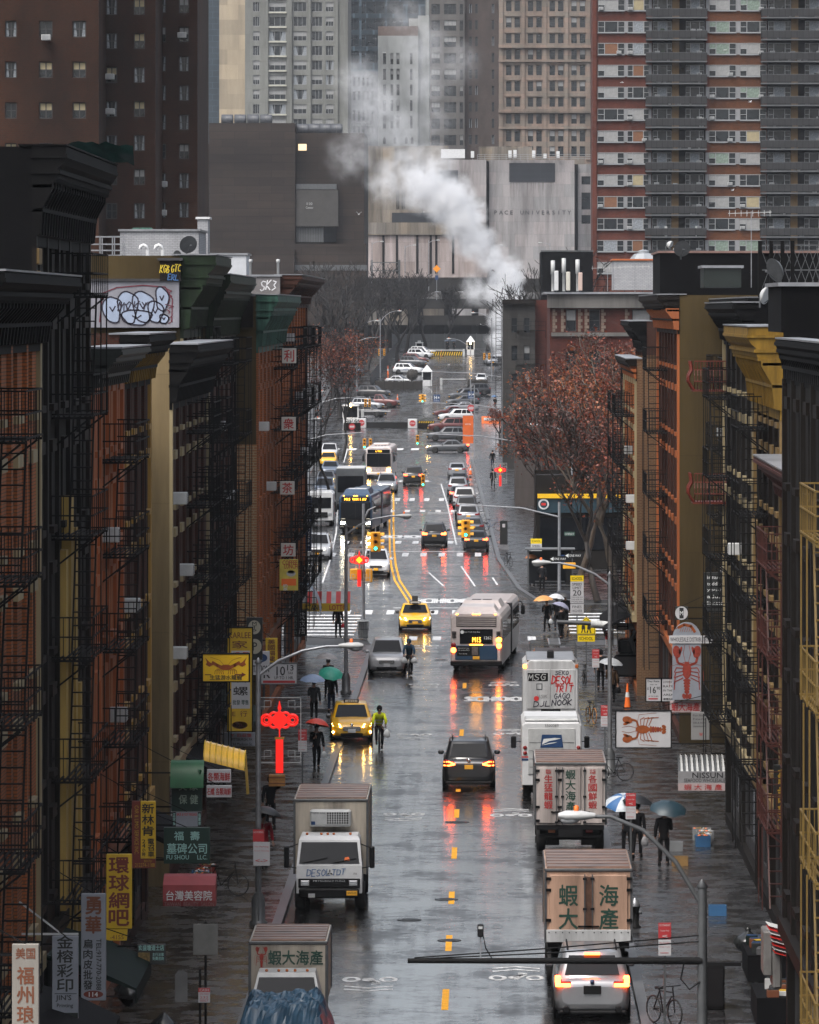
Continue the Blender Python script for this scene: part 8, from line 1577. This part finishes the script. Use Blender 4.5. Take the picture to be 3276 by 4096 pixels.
def person(label,px,py,rz=0,pose='walk',coat='black',legs='black',hood=False,hat=None,arms=(None,None),H=1.72,dz=.14,X=None,bag=None,coatlen=.78,group=None,lean=0,stride=.22,yoff=0,band=False):
    x,y,z=G(px,py); y+=yoff; root=thing('person',label,'person',(AX(px,y),y,T(y)+dz),rz,group); s=H/1.72
    hipz=.93; hips=(0,0,hipz); legsJ=[]
    if pose=='ride':
        hips=(0,.22,.98)
        legsJ=[((-.10,.20,.95),(-.13,-.22,.78),(-.11,-.02,.36),(-.11,-.16,.28)),((.10,.20,.95),(.13,-.10,.55),(.11,.12,.16),(.11,-.02,.09))]; lean=-.34
    elif pose=='walk': legsJ=[((-.09,0,.9),(-.10,-stride*.6,.50),(-.10,-stride*.55,.09),(-.11,-stride*.55-.16,.045)),((.09,0,.9),(.10,.02,.48),(.10,stride*.9,.13),(.11,stride*.9-.13,.045))]
    else: legsJ=[((-.09,0,.9),(-.11,-.02,.49),(-.12,0,.09),(-.14,-.16,.045)),((.09,0,.9),(.11,-.02,.49),(.12,.02,.09),(.14,-.14,.045))]
    hx,hy,hz=hips; L=lean
    sp=[(hx,hy,hz),(hx,hy+L*.35,hz+.18),(hx,hy+L*.8,hz+.38),(hx,hy+L*1.05,hz+.50)]
    nk=(0,hy+L*1.18-.01,hz+.575); hd=[(0,nk[1]-.02,nk[2]+.06),(0,nk[1]-.035,nk[2]+.135),(0,nk[1]-.02,nk[2]+.215)]
    V=[];E=[]
    rad=[(.145,.105),(.135,.10),(.165,.115),(.13,.09)]
    chain(V,E,[(*sp[i],rad[i]) for i in range(4)]); i,_=chain(V,E,[(*nk,.052)],3); a,b=chain(V,E,[(*hd[0],(.07,.08)),(*hd[1],(.078,.098)),(*hd[2],(.06,.075))],4)
    nose=len(V); V.append((0,hd[1][1]-.115,hd[1][2]-.03,.014)); E.append((b-1,nose))
    armJ=[]
    for k,sd in enumerate((-1,1)):
        sh=(sd*.19,sp[3][1],sp[3][2]-.035); t=arms[k]
        if pose=='ride': el=(sd*.27,sh[1]-.16,sh[2]-.24); wr=(sd*.25,-.28,1.06)
        elif t=='umb': el=(sd*.24,sh[1]-.06,sh[2]-.28); wr=(sd*.13,sh[1]-.25,sh[2]-.16)
        elif t=='carry': el=(sd*.30,sh[1]-.05,sh[2]-.02); wr=(sd*.27,sh[1]-.02,sh[2]+.24)
        else: q=(.12 if (k==0) else -.12) if pose=='walk' else .03; el=(sd*.25,sh[1]+q*.5+.03,sh[2]-.29); wr=(sd*.26,sh[1]+q-.05,sh[2]-.54)
        armJ.append((sh,el,wr)); i,e=chain(V,E,[(*sh,.062),(*lerp3(sh,el,.5),.05),(*el,.043),(*lerp3(el,wr,.5),.038),(*wr,.028)],3)
        d=(Vector(wr)-Vector(el)).normalized(); side=Vector((0,1,0)).cross(d).normalized() if abs(d.y)<.9 else Vector((1,0,0)); fw=d.cross(side)
        pm=Vector(wr)+d*.085; pi_=len(V); V.append((*pm,(.022,.042))); E.append((e,pi_))
        for f in range(5):       # four fingers bent at the knuckle, thumb from the side of the palm
            if f<4:
                o=(f-1.5)*.021; ln=(.062,.072,.068,.052)[f]; p0=pm+side*o; p1=p0+d*ln*.6+fw*.012; p2=p1+d*ln*.35-side*.0+fw*.035
            else: p0=pm-side*.03*sd-d*.035; p1=p0-side*.03*sd+d*.03; p2=p1+d*.03+fw*.012
            chain(V,E,[(*p0,.009),(*p1,.0085),(*p2,.007)])
    for J in legsJ:
        h_,kn,an,to=J; i,e=chain(V,E,[(*h_,.088),(*lerp3(h_,kn,.5),.078),(*kn,.058),(*lerp3(kn,an,.45),.054),(*an,.038),(*to,.036)],0)
    roots=[0]; seen=set()
    for a,b in E: seen.add((a,b))
    parent={}; 
    for a,b in E: parent[b]=a
    roots=[i for i in range(len(V)) if i not in parent]
    for i in range(len(V)): pass
    V=[(a*s,b*s,c*s,(tuple(q*s for q in r) if isinstance(r,tuple) else r*s)) for a,b,c,r in V]
    body=put('body',skin_mesh(V,E,roots,SKIN,'body'),root)
    # coat
    V=[];E=[]; co=.028; cl=[]
    if pose!='ride' and coatlen<hz: cl=[(0,hy,coatlen,(.185,.145)),(0,hy,(coatlen+hz)/2,(.18,.14))]
    chain(V,E,cl+[(*sp[i],tuple(q+co for q in rad[i])) for i in range(4)]); top=len(V)-1; chain(V,E,[(*nk[:2],nk[2]-.02,.075)],top)
    for sh,el,wr in armJ: chain(V,E,[(*sh,.085),(*lerp3(sh,el,.5),.073),(*el,.064),(*lerp3(el,wr,.5),.057),(*lerp3(el,wr,.93),.046)],top)
    V=[(a*s,b*s,c*s,(tuple(q*s for q in r) if isinstance(r,tuple) else r*s)) for a,b,c,r in V]
    put('coat',skin_mesh(V,E,[0],CL[coat],'coat'),root)
    if band:
        m=MB()
        for zz,q in ((hz+.12,.168),(hz+.27,.185)): yy=hy+L*(zz-hz)*2.1; m.rings([[(q*s*math.cos(2*PI*k/14),(yy+q*.78*math.sin(2*PI*k/14))*s,(zz+d_)*s) for k in range(14)] for d_ in (-.025,.025)],mat('reflective_band',(.6,.62,.6),.3,.3,0),True,False)
        m.build('reflective_band',root)
    V=[];E=[]; chain(V,E,[(hx,hy,hz+.04,(.155,.12)),(hx,hy,hz-.03,(.15,.12))])
    for J in legsJ: h_,kn,an,to=J; chain(V,E,[(*h_,.10),(*lerp3(h_,kn,.5),.088),(*kn,.07),(*lerp3(kn,an,.5),.066),(*lerp3(kn,an,.96),.055)],1)
    V=[(a*s,b*s,c*s,(tuple(q*s for q in r) if isinstance(r,tuple) else r*s)) for a,b,c,r in V]
    put('trousers',skin_mesh(V,E,[0],CL[legs],'trousers'),root)
    for J in legsJ:
        an,to=J[2],J[3]; m=MB(); mid=lerp3(an,to,.5); m.rings([[(s*(mid[0]+w_*math.cos(a)),s*(mid[1]+yy+l_*math.sin(a)),s*(min(an[2],to[2])+zz)) for a in [2*PI*k/10 for k in range(10)]] for w_,l_,zz,yy in ((.045,.135,-.045,0),(.05,.14,-.02,0),(.046,.12,.03,.01),(.045,.06,.08,.05))],BLACK,True); m.build('shoe',root)
    c=(hd[1][0],hd[1][1],hd[1][2])
    m=MB(); 
    if hood or hat: mt_=CL[hat] if hat else CL[coat]; m.sphere((0,(c[1]+.022)*s,(c[2]+.02)*s),.125*s,mt_,12,8,(.92,1.0,1.12)); m.build('hood' if hood else 'cap',root)
    else: m.sphere((0,(c[1]+.018)*s,(c[2]+.035)*s),.112*s,HAIR,12,8,(.9,1.02,1.05)); m.build('hair',root)
    for sd in (-1,1): m=MB(); m.sphere((sd*.03*s,(c[1]-.098)*s,(c[2]-.0)*s),.012*s,BLACK,6,4); m.build('eye',body)
    m=MB(); m.box(-.025*s,.025*s,(c[1]-.104)*s,(c[1]-.085)*s,(c[2]-.075)*s,(c[2]-.067)*s,mat('lips',(.25,.08,.07),.5,0,0)); m.build('mouth',body)
    W=root.matrix_basis; R_=Matrix.Translation(root.location)@Matrix.Rotation(rz,4,'Z')
    hands=[R_@Vector([q*s for q in (Vector(a[2])+(Vector(a[2])-Vector(a[1])).normalized()*.08)]) for a in armJ]
    return root,hands,s
UMB={}
def umbrella(label,hand,mt,r=.52,tilt=(0,0),h=.75,mt2=None,rz=.3):
    root=thing('umbrella',label,'umbrella',tuple(hand)); root.rotation_euler=(tilt[0],tilt[1],rz)
    m=MB(); n=8; rings=[]
    prof=[(.01,h+.0),(.3,h-.03),(.62,h-.10),(.86,h-.19),(1.0,h-.28)]
    def pt(k,t,j): a=2*PI*k/n; sag=1-.07*(k%1!=0)*t; return (r*t*math.cos(a)*sag,r*t*math.sin(a)*sag,prof[j][1]-(.0 if k%1==0 else -.015*t))
    v=[];idx={}
    for j,(t,_) in enumerate(prof):
        for k2 in range(2*n): idx[j,k2]=len(v); v.append(pt(k2/2,t,j))
    for par in range(2):
        f=[(idx[j,k],idx[j,(k+1)%(2*n)],idx[j+1,(k+1)%(2*n)],idx[j+1,k]) for j in range(4) for k in range(2*n) if (mt2 is None and par==0) or (mt2 is not None and (k//2)%2==par)]
        if f: m.add(v,f,mt if par==0 else mt2,True)
    m.build('canopy',root)
    m=MB(); m.bar((0,0,-.02),(0,0,h+.06),.008,STEEL)
    for k in range(n): a=2*PI*k/n; m.bar((0,0,h-.02),(r*.97*math.cos(a),r*.97*math.sin(a),h-.27),.004,STEEL)
    m.build('shaft',root); m=MB(); m.tube([(0,0,.06),(0,0,-.1),(.02,0,-.13),(.045,0,-.13),(.06,0,-.1)],.013,TRIM,6); m.build('handle',root)
    return root
U=lambda n,c:mat(n+'_umbrella_cloth',c,.45,0,.25,4)
def bagobj(label,hand,mt,w=.2,h=.26,name='carrier_bag'):
    r=thing(name,label,'bag',(hand[0],hand[1],hand[2]-.05)); m=MB(); rr=random.Random(3)
    m.rings([[(a*w*q*.5,b*w*.35*q,zz) for a,b in ((-1,-1),(-.3,-1.15),(.3,-1.1),(1,-1),(1,1),(-1,1))] for zz,q in ((-h,.75),(-h*.8,1.05),(-h*.45,1.0),(-h*.15,.6),(0,.15))],mt,True); m.build('pouch',r); m=MB(); m.tube([(-.03,0,-.02),(-.02,0,.06),(.02,0,.06),(.03,0,-.02)],.008,mt,5); m.build('handle',r)
    return r
PLB=mat('white_plastic_bag',(.55,.57,.58),.3,0,.3,8)
FD=PI   # walking away
_,h,_=person('person in dark clothes walking under the red umbrella on the left pavement',1266,3092,R(10),'walk','black','black',arms=('umb',None),dz=.14); umbrella('bright red umbrella on the left pavement',h[0],U('red',(.62,.06,.035)),.5,(R(-6),R(12))); bagobj('white carrier bag held by the person under the red umbrella',h[1],PLB)
_,h,_=person('person in dark clothes walking away under the pale blue umbrella',1256,2897,FD,'walk','charcoal','black',arms=(None,'umb')); umbrella('pale blue umbrella on the left pavement',h[1],U('pale_blue',(.30,.40,.58)),.58,(R(6),R(0)))
_,h,_=person('person in a black coat under the teal green umbrella',1325,2862,FD,'walk','black','navy',arms=(None,'umb')); umbrella('teal green umbrella, tipped back, on the left pavement',h[1],U('teal',(.05,.42,.30)),.56,(R(28),R(0)))
_,h,_=person('person under the pale grey umbrella behind the teal one',1313,2800,FD,'stand','black','black',arms=(None,'umb')); umbrella('pale grey umbrella behind the teal umbrella',h[1],U('pale_grey',(.45,.43,.43)),.55)
_,h,_=person('person in a long black hooded coat standing at the left corner shop, red bag',1352,2560,R(20),'stand','black','black',hood=True,H=1.78,coatlen=.7); bagobj('small dark red bag held at the left corner',h[1],CL['red'],.22,.24)
r,h,_=person('person in black seen from behind carrying boxes on one shoulder, left pavement',1082,3330,FD,'stand','black','black',hat='black',arms=('carry',None),H=1.75)
bx=thing('box_stack','two orange brown cardboard boxes carried on a shoulder, left pavement','box',(h[0][0]-.02,h[0][1]-.02,h[0][2]-.28)); 
for i in range(2): m=MB(); m.box(-.3,.26,-.17,.17,.0+.2*i,.19+.2*i,mat('carton',(.40,.19,.05),.6,0,.3,4),.01); m.box(-.3,.26,-.175,-.171,.08+.2*i,.12+.2*i,BRT); m.build('carton',bx)
_,h,_=person('person in a red jacket under a black umbrella behind the left parking signs',1055,3490,R(15),'walk','red','black',arms=('umb',None)); umbrella('black umbrella tipped sideways behind the left parking signs',h[0],U('black',(.014,.015,.016)),.55,(R(-4),R(14)))
# cyclists
person('cyclist in a yellow reflective jacket and black cap riding towards the camera',1517,3004,R(3),'ride','hivis','black',hat='black',dz=0.0,band=True,yoff=.5)
person('cyclist in a dark blue hooded rain coat riding beside the silver wagon',1637,2705,R(-3),'ride','blue','black',hood=True,dz=0.0,yoff=.5)
x=AX(1548,224); bagobj('white carrier bag hanging from the yellow jacket cyclist handlebar',(x,223.9,.98),PLB,.26,.34)
y_=rowY(2705); 
for s_ in (-.26,.24): bagobj('pale carrier bag hanging from the handlebar of the blue coated cyclist',(AX(1637,y_)+s_,y_+.1,.98),PLB,.3,.3)['group']='bags on the dark bicycle handlebar'
# right pavement
_,h,_=person('person in dark clothes under the blue and white umbrella, left of the pair',2508,3440,FD,'stand','charcoal','black',arms=(None,'umb')); umbrella('golf umbrella with blue and white panels',h[1],U('golf_blue',(.03,.12,.30)),.62,(R(22),R(-10)),.75,U('golf_white',(.5,.55,.6)))
_,h,_=person('person with a pale bag under the blue and white umbrella, right of the pair',2548,3448,R(170),'walk','black','black',arms=(None,'umb')); umbrella('black umbrella just behind the blue and white one',h[1],U('black_b',(.018,.02,.024)),.55,(0,R(10)))
bagobj('pale grey bag held by the pair under the blue and white umbrella',h[0],mat('grey_carrier_bag',(.2,.2,.21),.5,0,.5,9),.22,.34)
_,h,_=person('tall person in a dark coat under a dark teal umbrella on the right pavement',2655,3480,FD,'stand','black','black',H=1.8,arms=('umb',None)); umbrella('dark teal umbrella over the tall person on the right pavement',h[0],U('dark_teal',(.012,.035,.05)),.62,(R(18),0))
_,h,_=person('person in black walking with the orange umbrella near the right crossing',2188,2536,R(-15),'walk','black','black',arms=('umb',None),coatlen=.7); umbrella('pale orange umbrella near the right crossing',h[0],U('orange',(.62,.30,.09)),.58,(0,R(-4))); bagobj('pale bag held by the person with the orange umbrella',h[1],PLB,.22,.28)
_,h,_=person('person under the white umbrella beside the orange one',2228,2530,R(180),'walk','black','charcoal',arms=(None,'umb')); umbrella('white umbrella beside the orange umbrella',h[1],U('white',(.52,.53,.55)),.5,(0,R(8)))
_,h,_=person('person under the black umbrella behind the lavender grey one near the school sign',2262,2515,R(180),'stand','black','black',arms=(None,'umb')); umbrella('black umbrella behind the lavender grey one',h[1],U('black_c',(.016,.016,.02)),.62,(R(10),0))
_,h,_=person('person in black under the lavender grey umbrella near the school sign',2245,2566,R(200),'walk','black','black',arms=(None,'umb')); umbrella('lavender grey umbrella tipped to the right near the school sign',h[1],U('lavender',(.26,.26,.36)),.52,(0,R(22)))
_,h,_=person('person waiting at the bus shelter with an orange brown umbrella',2128,2350,R(10),'stand','black','black',arms=('umb',None)); umbrella('orange brown umbrella at the bus shelter',h[0],U('rust',(.34,.13,.05)),.45)
_,h,_=person('person waiting at the bus shelter with a grey umbrella',2168,2372,R(190),'stand','charcoal','black',arms=(None,'umb')); umbrella('grey umbrella at the bus shelter',h[1],U('grey',(.13,.15,.18)),.5,(0,R(10)))
person('person in a black hooded coat walking away with a backpack beside the white van',2403,2770,FD,'walk','black','black',hood=True,H=1.82)
_,h,_=person('person in brown walking under a pale grey umbrella by the tall right lamp pole',2447,2822,FD,'walk','brown','black',arms=(None,'umb')); umbrella('pale grey umbrella by the tall right lamp pole',h[1],U('pale_grey_b',(.33,.35,.37)),.58,(R(6),R(6))); bagobj('black handbag carried beside the right lamp pole',h[0],CL['black'],.3,.3,'handbag')
person('person in black walking on the far right pavement left of the red knot lamp',1972,1958,R(170),'walk','black','black',hood=True); person('person in dark clothes farther up the right pavement near the orange banner',1970,1875,R(180),'walk','black','navy')
_,h,_=person('person under a blue grey umbrella at the fence left of the police lot',1441,1527,R(0),'walk','black','black',arms=('umb',None)); umbrella('blue grey umbrella at the fence left of the police lot',h[0],U('blue_grey',(.08,.11,.16)),.55)
for k,(px,lab) in enumerate(((1790,'left'),(1815,'right'))):
    _,h,_=person('person under the %s dark umbrella at the far end of the police lot'%lab,px,1402,R(180),'stand','black','black',arms=(None,'umb'),dz=0); umbrella('%s dark blue umbrella of two at the far end of the police lot'%lab,h[1],U('slate',(.06,.085,.12)),.62)
_,h,_=person('person under a blue umbrella near the orange barrier at the right',1980,1640,R(180),'walk','black','black',arms=(None,'umb')); umbrella('blue umbrella near the orange barrier at the right',h[1],U('mid_blue',(.05,.12,.24)),.52)
person('person in black beside the dark right shopfronts under the lobster sign',2600,2700,FD,'stand','black','charcoal')
# ================================================================ TREES, BIRDS, STEAM, HAZE
BARK=mat('wet_bark',(.026,.018,.013),.6,0,.5,3,bump=.4); PALEBARK=mat('plane_bark',(.075,.055,.038),.6,0,.7,1.6,bump=.3); DARKBARK=mat('dark_bark',(.010,.008,.0075),.7,0,.3,3)
LEAVES=[mat('leaf_rust',(.15,.024,.006),.55,0,.4,.7),mat('leaf_amber',(.20,.052,.008),.5,0,.4,.7),mat('leaf_brown',(.05,.013,.008),.6,0,.4,.7)]
def tree(label,px,Y,h,spread,seed,bark=BARK,leaves=0,levels=5,base=None,name='tree',group=None,lw=.16,trunk_r=.2,lean=0,dec=.57,zlow=.25,minr=.012):
    r=random.Random(seed); x=AX(px,Y); z0=(T(Y)+.1) if base is None else base; root=thing(name,label,'tree',(x,Y,z0),0,group)
    tr=MB(); cr=MB(); tips=[]
    def grow(p,d,l,rad,lev,mb):
        n=4 if lev<2 else 3; pts=[p]; rs=[max(minr,rad)]
        for i in range(n):
            d=(d+Vector((r.gauss(0,.16),r.gauss(0,.16),r.gauss(.03,.10)))).normalized(); p=p+d*(l/n); pts.append(p); rs.append(max(minr,rad*(1-.45*(i+1)/n)))
        mb.tube(pts,rs,bark,8 if lev==0 else 5 if lev<3 else 3,False)
        if lev>=2: tips.extend((pts[k],lev) for k in range(1,len(pts)))
        if lev>=levels: return
        k=r.choice((2,3,3)) if lev else r.choice((3,4))
        for i in range(k):
            a=2*PI*(i+r.random()*.7)/k; up=Vector((math.cos(a)*spread,math.sin(a)*spread,r.uniform(.25,.95) if lev<3 else r.uniform(-.25,.7))); nd=(d*.75+up*.75).normalized()
            q=pts[-1] if i<2 or lev==0 else pts[r.randint(1,len(pts)-1)]
            grow(q,nd,l*r.uniform(.62,.84),rad*dec*(1.12 if i==0 else .9),lev+1,cr)
    grow(Vector((0,0,0)),Vector((lean,0,1)).normalized(),h*zlow,trunk_r,0,tr)
    tr.build('trunk',root)
    for i in range(leaves):
        p,lv=r.choice(tips); 
        if r.random()<.35: p,lv=r.choice(tips)
        c=p+Vector((r.gauss(0,.28),r.gauss(0,.28),r.gauss(-.05,.26))); s=lw*r.uniform(.55,1.25); a=Vector((r.gauss(0,1),r.gauss(0,1),r.gauss(0,.6))).normalized()*s; b=Vector((r.gauss(0,1),r.gauss(0,1),r.gauss(0,1))).normalized()*s*.75
        cl=math.sin(c.x*1.3+seed)+math.sin(c.z*1.1)+math.sin(c.y*.9); mt_=LEAVES[1] if cl>.6+r.gauss(0,.6) else LEAVES[0] if cl>-.9+r.gauss(0,.5) else LEAVES[2]
        cr.add([c,c+a*.6+b*.5,c+a,c+a*.6-b*.5],[(0,1,2,3)],mt_)
    cr.build('crown',root); return root
TG1='autumn street trees on the right pavement'
tree('largest autumn tree with rust leaves and pale forked trunk, right pavement',2470,342,19,.66,11,PALEBARK,5500,6,group=TG1,trunk_r=.3,zlow=.24,dec=.62,minr=.02,lw=.2)
tree('autumn tree with amber leaves rising left of the largest one',2320,362,19.5,.66,23,PALEBARK,6500,6,group=TG1,trunk_r=.24,lw=.2,dec=.62,minr=.02)
tree('autumn tree with sparse dark red leaves nearest the knot lamp',2170,410,18,.64,31,BARK,5500,6,group=TG1,trunk_r=.22,lw=.18,dec=.62,minr=.02)
tree('autumn tree with low drooping twigs at the right corner, nearest the brick front',2560,333,14,.6,47,BARK,6000,6,group=TG1,trunk_r=.2,lw=.2)
tree('small dark evergreen shrub tree on the right pavement before the red banner',2000,640,6,.5,52,DARKBARK,1500,5,group=None,lw=.2)
tree('autumn tree with few leaves and many dark forked limbs between the two big ones',2390,337,15,.66,83,BARK,3000,6,group=TG1,trunk_r=.24,lw=.19,dec=.64,minr=.028)
tree('low spreading autumn tree over the shop band, left of the curved street lamp',2130,392,14,.68,93,BARK,4500,6,group=TG1,trunk_r=.2,lw=.2,minr=.02)
TG2='bare and rusty trees along the left edge of the plaza'
tree('tree with thin rust leaves beyond the left corner tenement, nearest the parked cars',1325,480,17,.45,61,DARKBARK,2600,6,group=TG2,trunk_r=.16,lw=.2)
tree('tree with thin rust leaves beyond the left corner tenement, farther one',1370,590,17,.45,67,DARKBARK,2000,6,group=TG2,trunk_r=.16,lw=.22)
TG3='bare winter trees before the viaduct'
for i,(px,Y,h,b) in enumerate(((1330,820,24,None),(1395,880,24,None),(1470,940,21,None),(1545,985,19,None),(1620,1010,18,None),(1700,1030,17,None),(1590,960,17,None),(1790,1040,15,None),(1950,1035,17,None),(1360,760,22,None))):
    tree(('bare dark winter tree number' if False else ['bare dark tree, leftmost before the police block','bare dark tree left of the tall fence lamp','bare dark tree standing over the screened fence','wide bare tree in front of the viaduct end','bare dark tree under the sign gantry','bare tree right of the sign gantry before the viaduct','slender bare tree behind the white police cars','bare tree above the far guard booth','bare tree beside the right tall lamp and the steam','bare tree behind the far rusty trees, left'][i]),px,Y,h,.6,100+i,DARKBARK,0,6,b,'bare_tree',TG3,trunk_r=.4,dec=.68,minr=.045)
for i,(px,Y,lab) in enumerate(((2110,610,'bare bushy tree rising right of the steam before the pale hall'),)): tree(lab,px,Y,(18,16)[i],.62,140+i,DARKBARK,0,6,AZ(1215,Y)-8 if False else None,'bare_tree',TG3,trunk_r=.35,zlow=.38,dec=.68,minr=.035); 
# gulls ------------------------------------------------------------------------
GULL=mat('gull_white',(.65,.66,.68),.6,0,.1); GULLD=mat('gull_grey',(.16,.17,.18),.6,0,.1)
def gull(px,py,Y,sp,ang,fl,lab,dark=False):
    r=thing('seagull',lab,'bird',(AX(px,Y),Y,AZ(py,Y)),ang,'gulls in flight'); mt_=GULLD if dark else GULL; w=sp*Y/FP/2
    m=MB(); m.tube([(0,-w*.28,0),(0,-w*.2,.0),(0,0,.01),(0,w*.22,0),(0,w*.42,.0)],[w*.03,w*.075,w*.10,w*.06,w*.02],mt_,8); m.sphere((0,-w*.30,w*.02),w*.075,mt_,8,5); b=m.build('body',r)
    for s in (-1,1):
        m=MB(); P=[(0,-w*.1,w*.02),(s*w*.4,-w*.16,w*(.02+fl*.55)),(s*w*.75,-w*.06,w*(.02+fl*.75)),(s*w,w*.1,w*(.02+fl*.55)),(s*w*.7,w*.08,w*(.0+fl*.70)),(s*w*.4,w*.06,w*(.0+fl*.5)),(0,w*.14,0)]
        m.poly(P[:3]+P[4:],mt_); m.add([P[2],P[3],P[4]],[(0,1,2)],GULLD)
        m.add([(a,b_,c-w*.03) for a,b_,c in P],[(0,1,5,6),(1,2,4,5),(2,3,4)],mt_); m.build('wing',r)
    m=MB(); m.box(-.008,.008,-w*.44,-w*.36,0,w*.03,ORANGE); m.build('beak',b)
for a in ((1435,858,900,32,.6,.9,'white gull in front of the police block, wings raised'),(1692,849,900,36,1.3,.2,'white gull before the pale hall louvre'),(1537,210,900,36,1.4,.1,'white gull before the slim white building'),(2900,200,500,34,1.3,.15,'white gull before the upper right balconies'),(2488,330,500,38,1.5,.3,'white gull before the red brick bands, left'),(3000,408,500,36,1.0,.5,'white gull gliding before the orange brick bands'),(2930,762,500,32,.9,.6,'white gull near the television antenna'),(1970,1080,800,34,.8,-.5,'dark gull over the steam, wings drooping',True),(2005,1128,800,32,1.2,.4,'pale gull in front of the steam'),(1975,1197,800,34,1.4,.1,'pale gull low in front of the steam'),(1922,1297,800,36,.1,-.35,'white gull above the far booth, wings drooping'),(1795,1460,800,26,1.2,.4,'white gull over the police lot')): gull(*a)
# steam from the street ------------------------------------------------------------
Y=930
blobs=[(2004,1420,34,2.200),(1990,1350,44,2.200),(2005,1275,54,2.000),(2030,1185,66,1.900),(2020,1100,74,1.700),(1965,1180,50,0.900),(1900,1160,62,0.550),(1960,1040,66,0.900),(1900,960,78,1.200),(1850,880,88,1.300),(1790,800,96,1.200),(1700,740,105,0.800),(1640,660,95,0.231),(1740,650,85,0.193),(1560,720,90,0.220),(1600,520,110,0.110),(1500,420,120,0.110),(1440,330,105,0.110),(1470,520,100,0.094),(1700,330,110,0.077),(1690,180,110,0.077),(1830,250,100,0.050),(1620,80,100,0.050),(1400,620,100,0.083),(1740,480,90,0.066)]
x0,x1,z0,z1=AX(1230,Y),AX(2150,Y),AZ(1425,Y),AZ(0,Y)
m=MB(); m.box(x0,x1,Y-5.5,Y+5.5,z0,z1,mat('steam_tmp',(1,1,1)))
o=m.build('steam'); struct(o,'stuff'); o.data.materials.clear()
sm=bpy.data.materials.new('steam'); sm.use_nodes=True; t=sm.node_tree; t.nodes.clear(); out=N(t,'ShaderNodeOutputMaterial'); pv=N(t,'ShaderNodeVolumePrincipled'); pv.inputs['Color'].default_value=(.95,.96,.98,1); pv.inputs['Anisotropy'].default_value=.1
t.links.new(pv.outputs[0],out.inputs['Volume']); g=N(t,'ShaderNodeNewGeometry')
nz=N(t,'ShaderNodeTexNoise',Scale=.22,Detail=7.0,Roughness=.62); t.links.new(g.outputs['Position'],nz.inputs['Vector'])
vm=N(t,'ShaderNodeVectorMath',operation='SUBTRACT'); t.links.new(nz.outputs['Color'],vm.inputs[0]); vm.inputs[1].default_value=(.5,.5,.5)
vs=N(t,'ShaderNodeVectorMath',operation='SCALE'); vs.inputs['Scale'].default_value=5.5; t.links.new(vm.outputs[0],vs.inputs[0])
va=N(t,'ShaderNodeVectorMath',operation='ADD'); t.links.new(g.outputs['Position'],va.inputs[0]); t.links.new(vs.outputs[0],va.inputs[1])
acc=None
for (px,py,rp,dn) in blobs:
    c=(AX(px,Y),Y,AZ(py,Y)); rad=rp*Y/FP*1.05
    d=N(t,'ShaderNodeVectorMath',operation='DISTANCE'); t.links.new(va.outputs[0],d.inputs[0]); d.inputs[1].default_value=c
    mr=N(t,'ShaderNodeMapRange',interpolation_type='SMOOTHSTEP'); mr.inputs[1].default_value=0; mr.inputs[2].default_value=rad*1.25; mr.inputs[3].default_value=dn; mr.inputs[4].default_value=0; t.links.new(d.outputs['Value'],mr.inputs[0])
    if acc is None: acc=mr.outputs[0]
    else: a=N(t,'ShaderNodeMath',operation='MAXIMUM'); t.links.new(acc,a.inputs[0]); t.links.new(mr.outputs[0],a.inputs[1]); acc=a.outputs[0]
n2=N(t,'ShaderNodeTexNoise',Scale=.5,Detail=7.0,Roughness=.65); t.links.new(g.outputs['Position'],n2.inputs['Vector'])
r2=N(t,'ShaderNodeMapRange'); r2.inputs[1].default_value=.36; r2.inputs[2].default_value=.66; r2.inputs[3].default_value=.0; r2.inputs[4].default_value=1.8; t.links.new(n2.outputs['Fac'],r2.inputs[0])
mu=N(t,'ShaderNodeMath',operation='MULTIPLY'); t.links.new(acc,mu.inputs[0]); t.links.new(r2.outputs[0],mu.inputs[1])
m3=N(t,'ShaderNodeMath',operation='MULTIPLY'); t.links.new(mu.outputs[0],m3.inputs[0]); m3.inputs[1].default_value=1.1; t.links.new(m3.outputs[0],pv.inputs['Density'])
o.data.materials.append(sm)
# haze: rain air over the whole scene -------------------------------------------------
m=MB(); m.box(-700,700,-150,1800,-2,135,sm); hz=m.build('haze'); struct(hz,'stuff'); hz.data.materials.clear()
hm=bpy.data.materials.new('haze'); hm.use_nodes=True; t=hm.node_tree; t.nodes.clear(); out=N(t,'ShaderNodeOutputMaterial'); pv=N(t,'ShaderNodeVolumePrincipled'); pv.inputs['Color'].default_value=(.80,.86,.95,1); pv.inputs['Density'].default_value=.00005; t.links.new(pv.outputs[0],out.inputs['Volume']); hz.data.materials.append(hm)
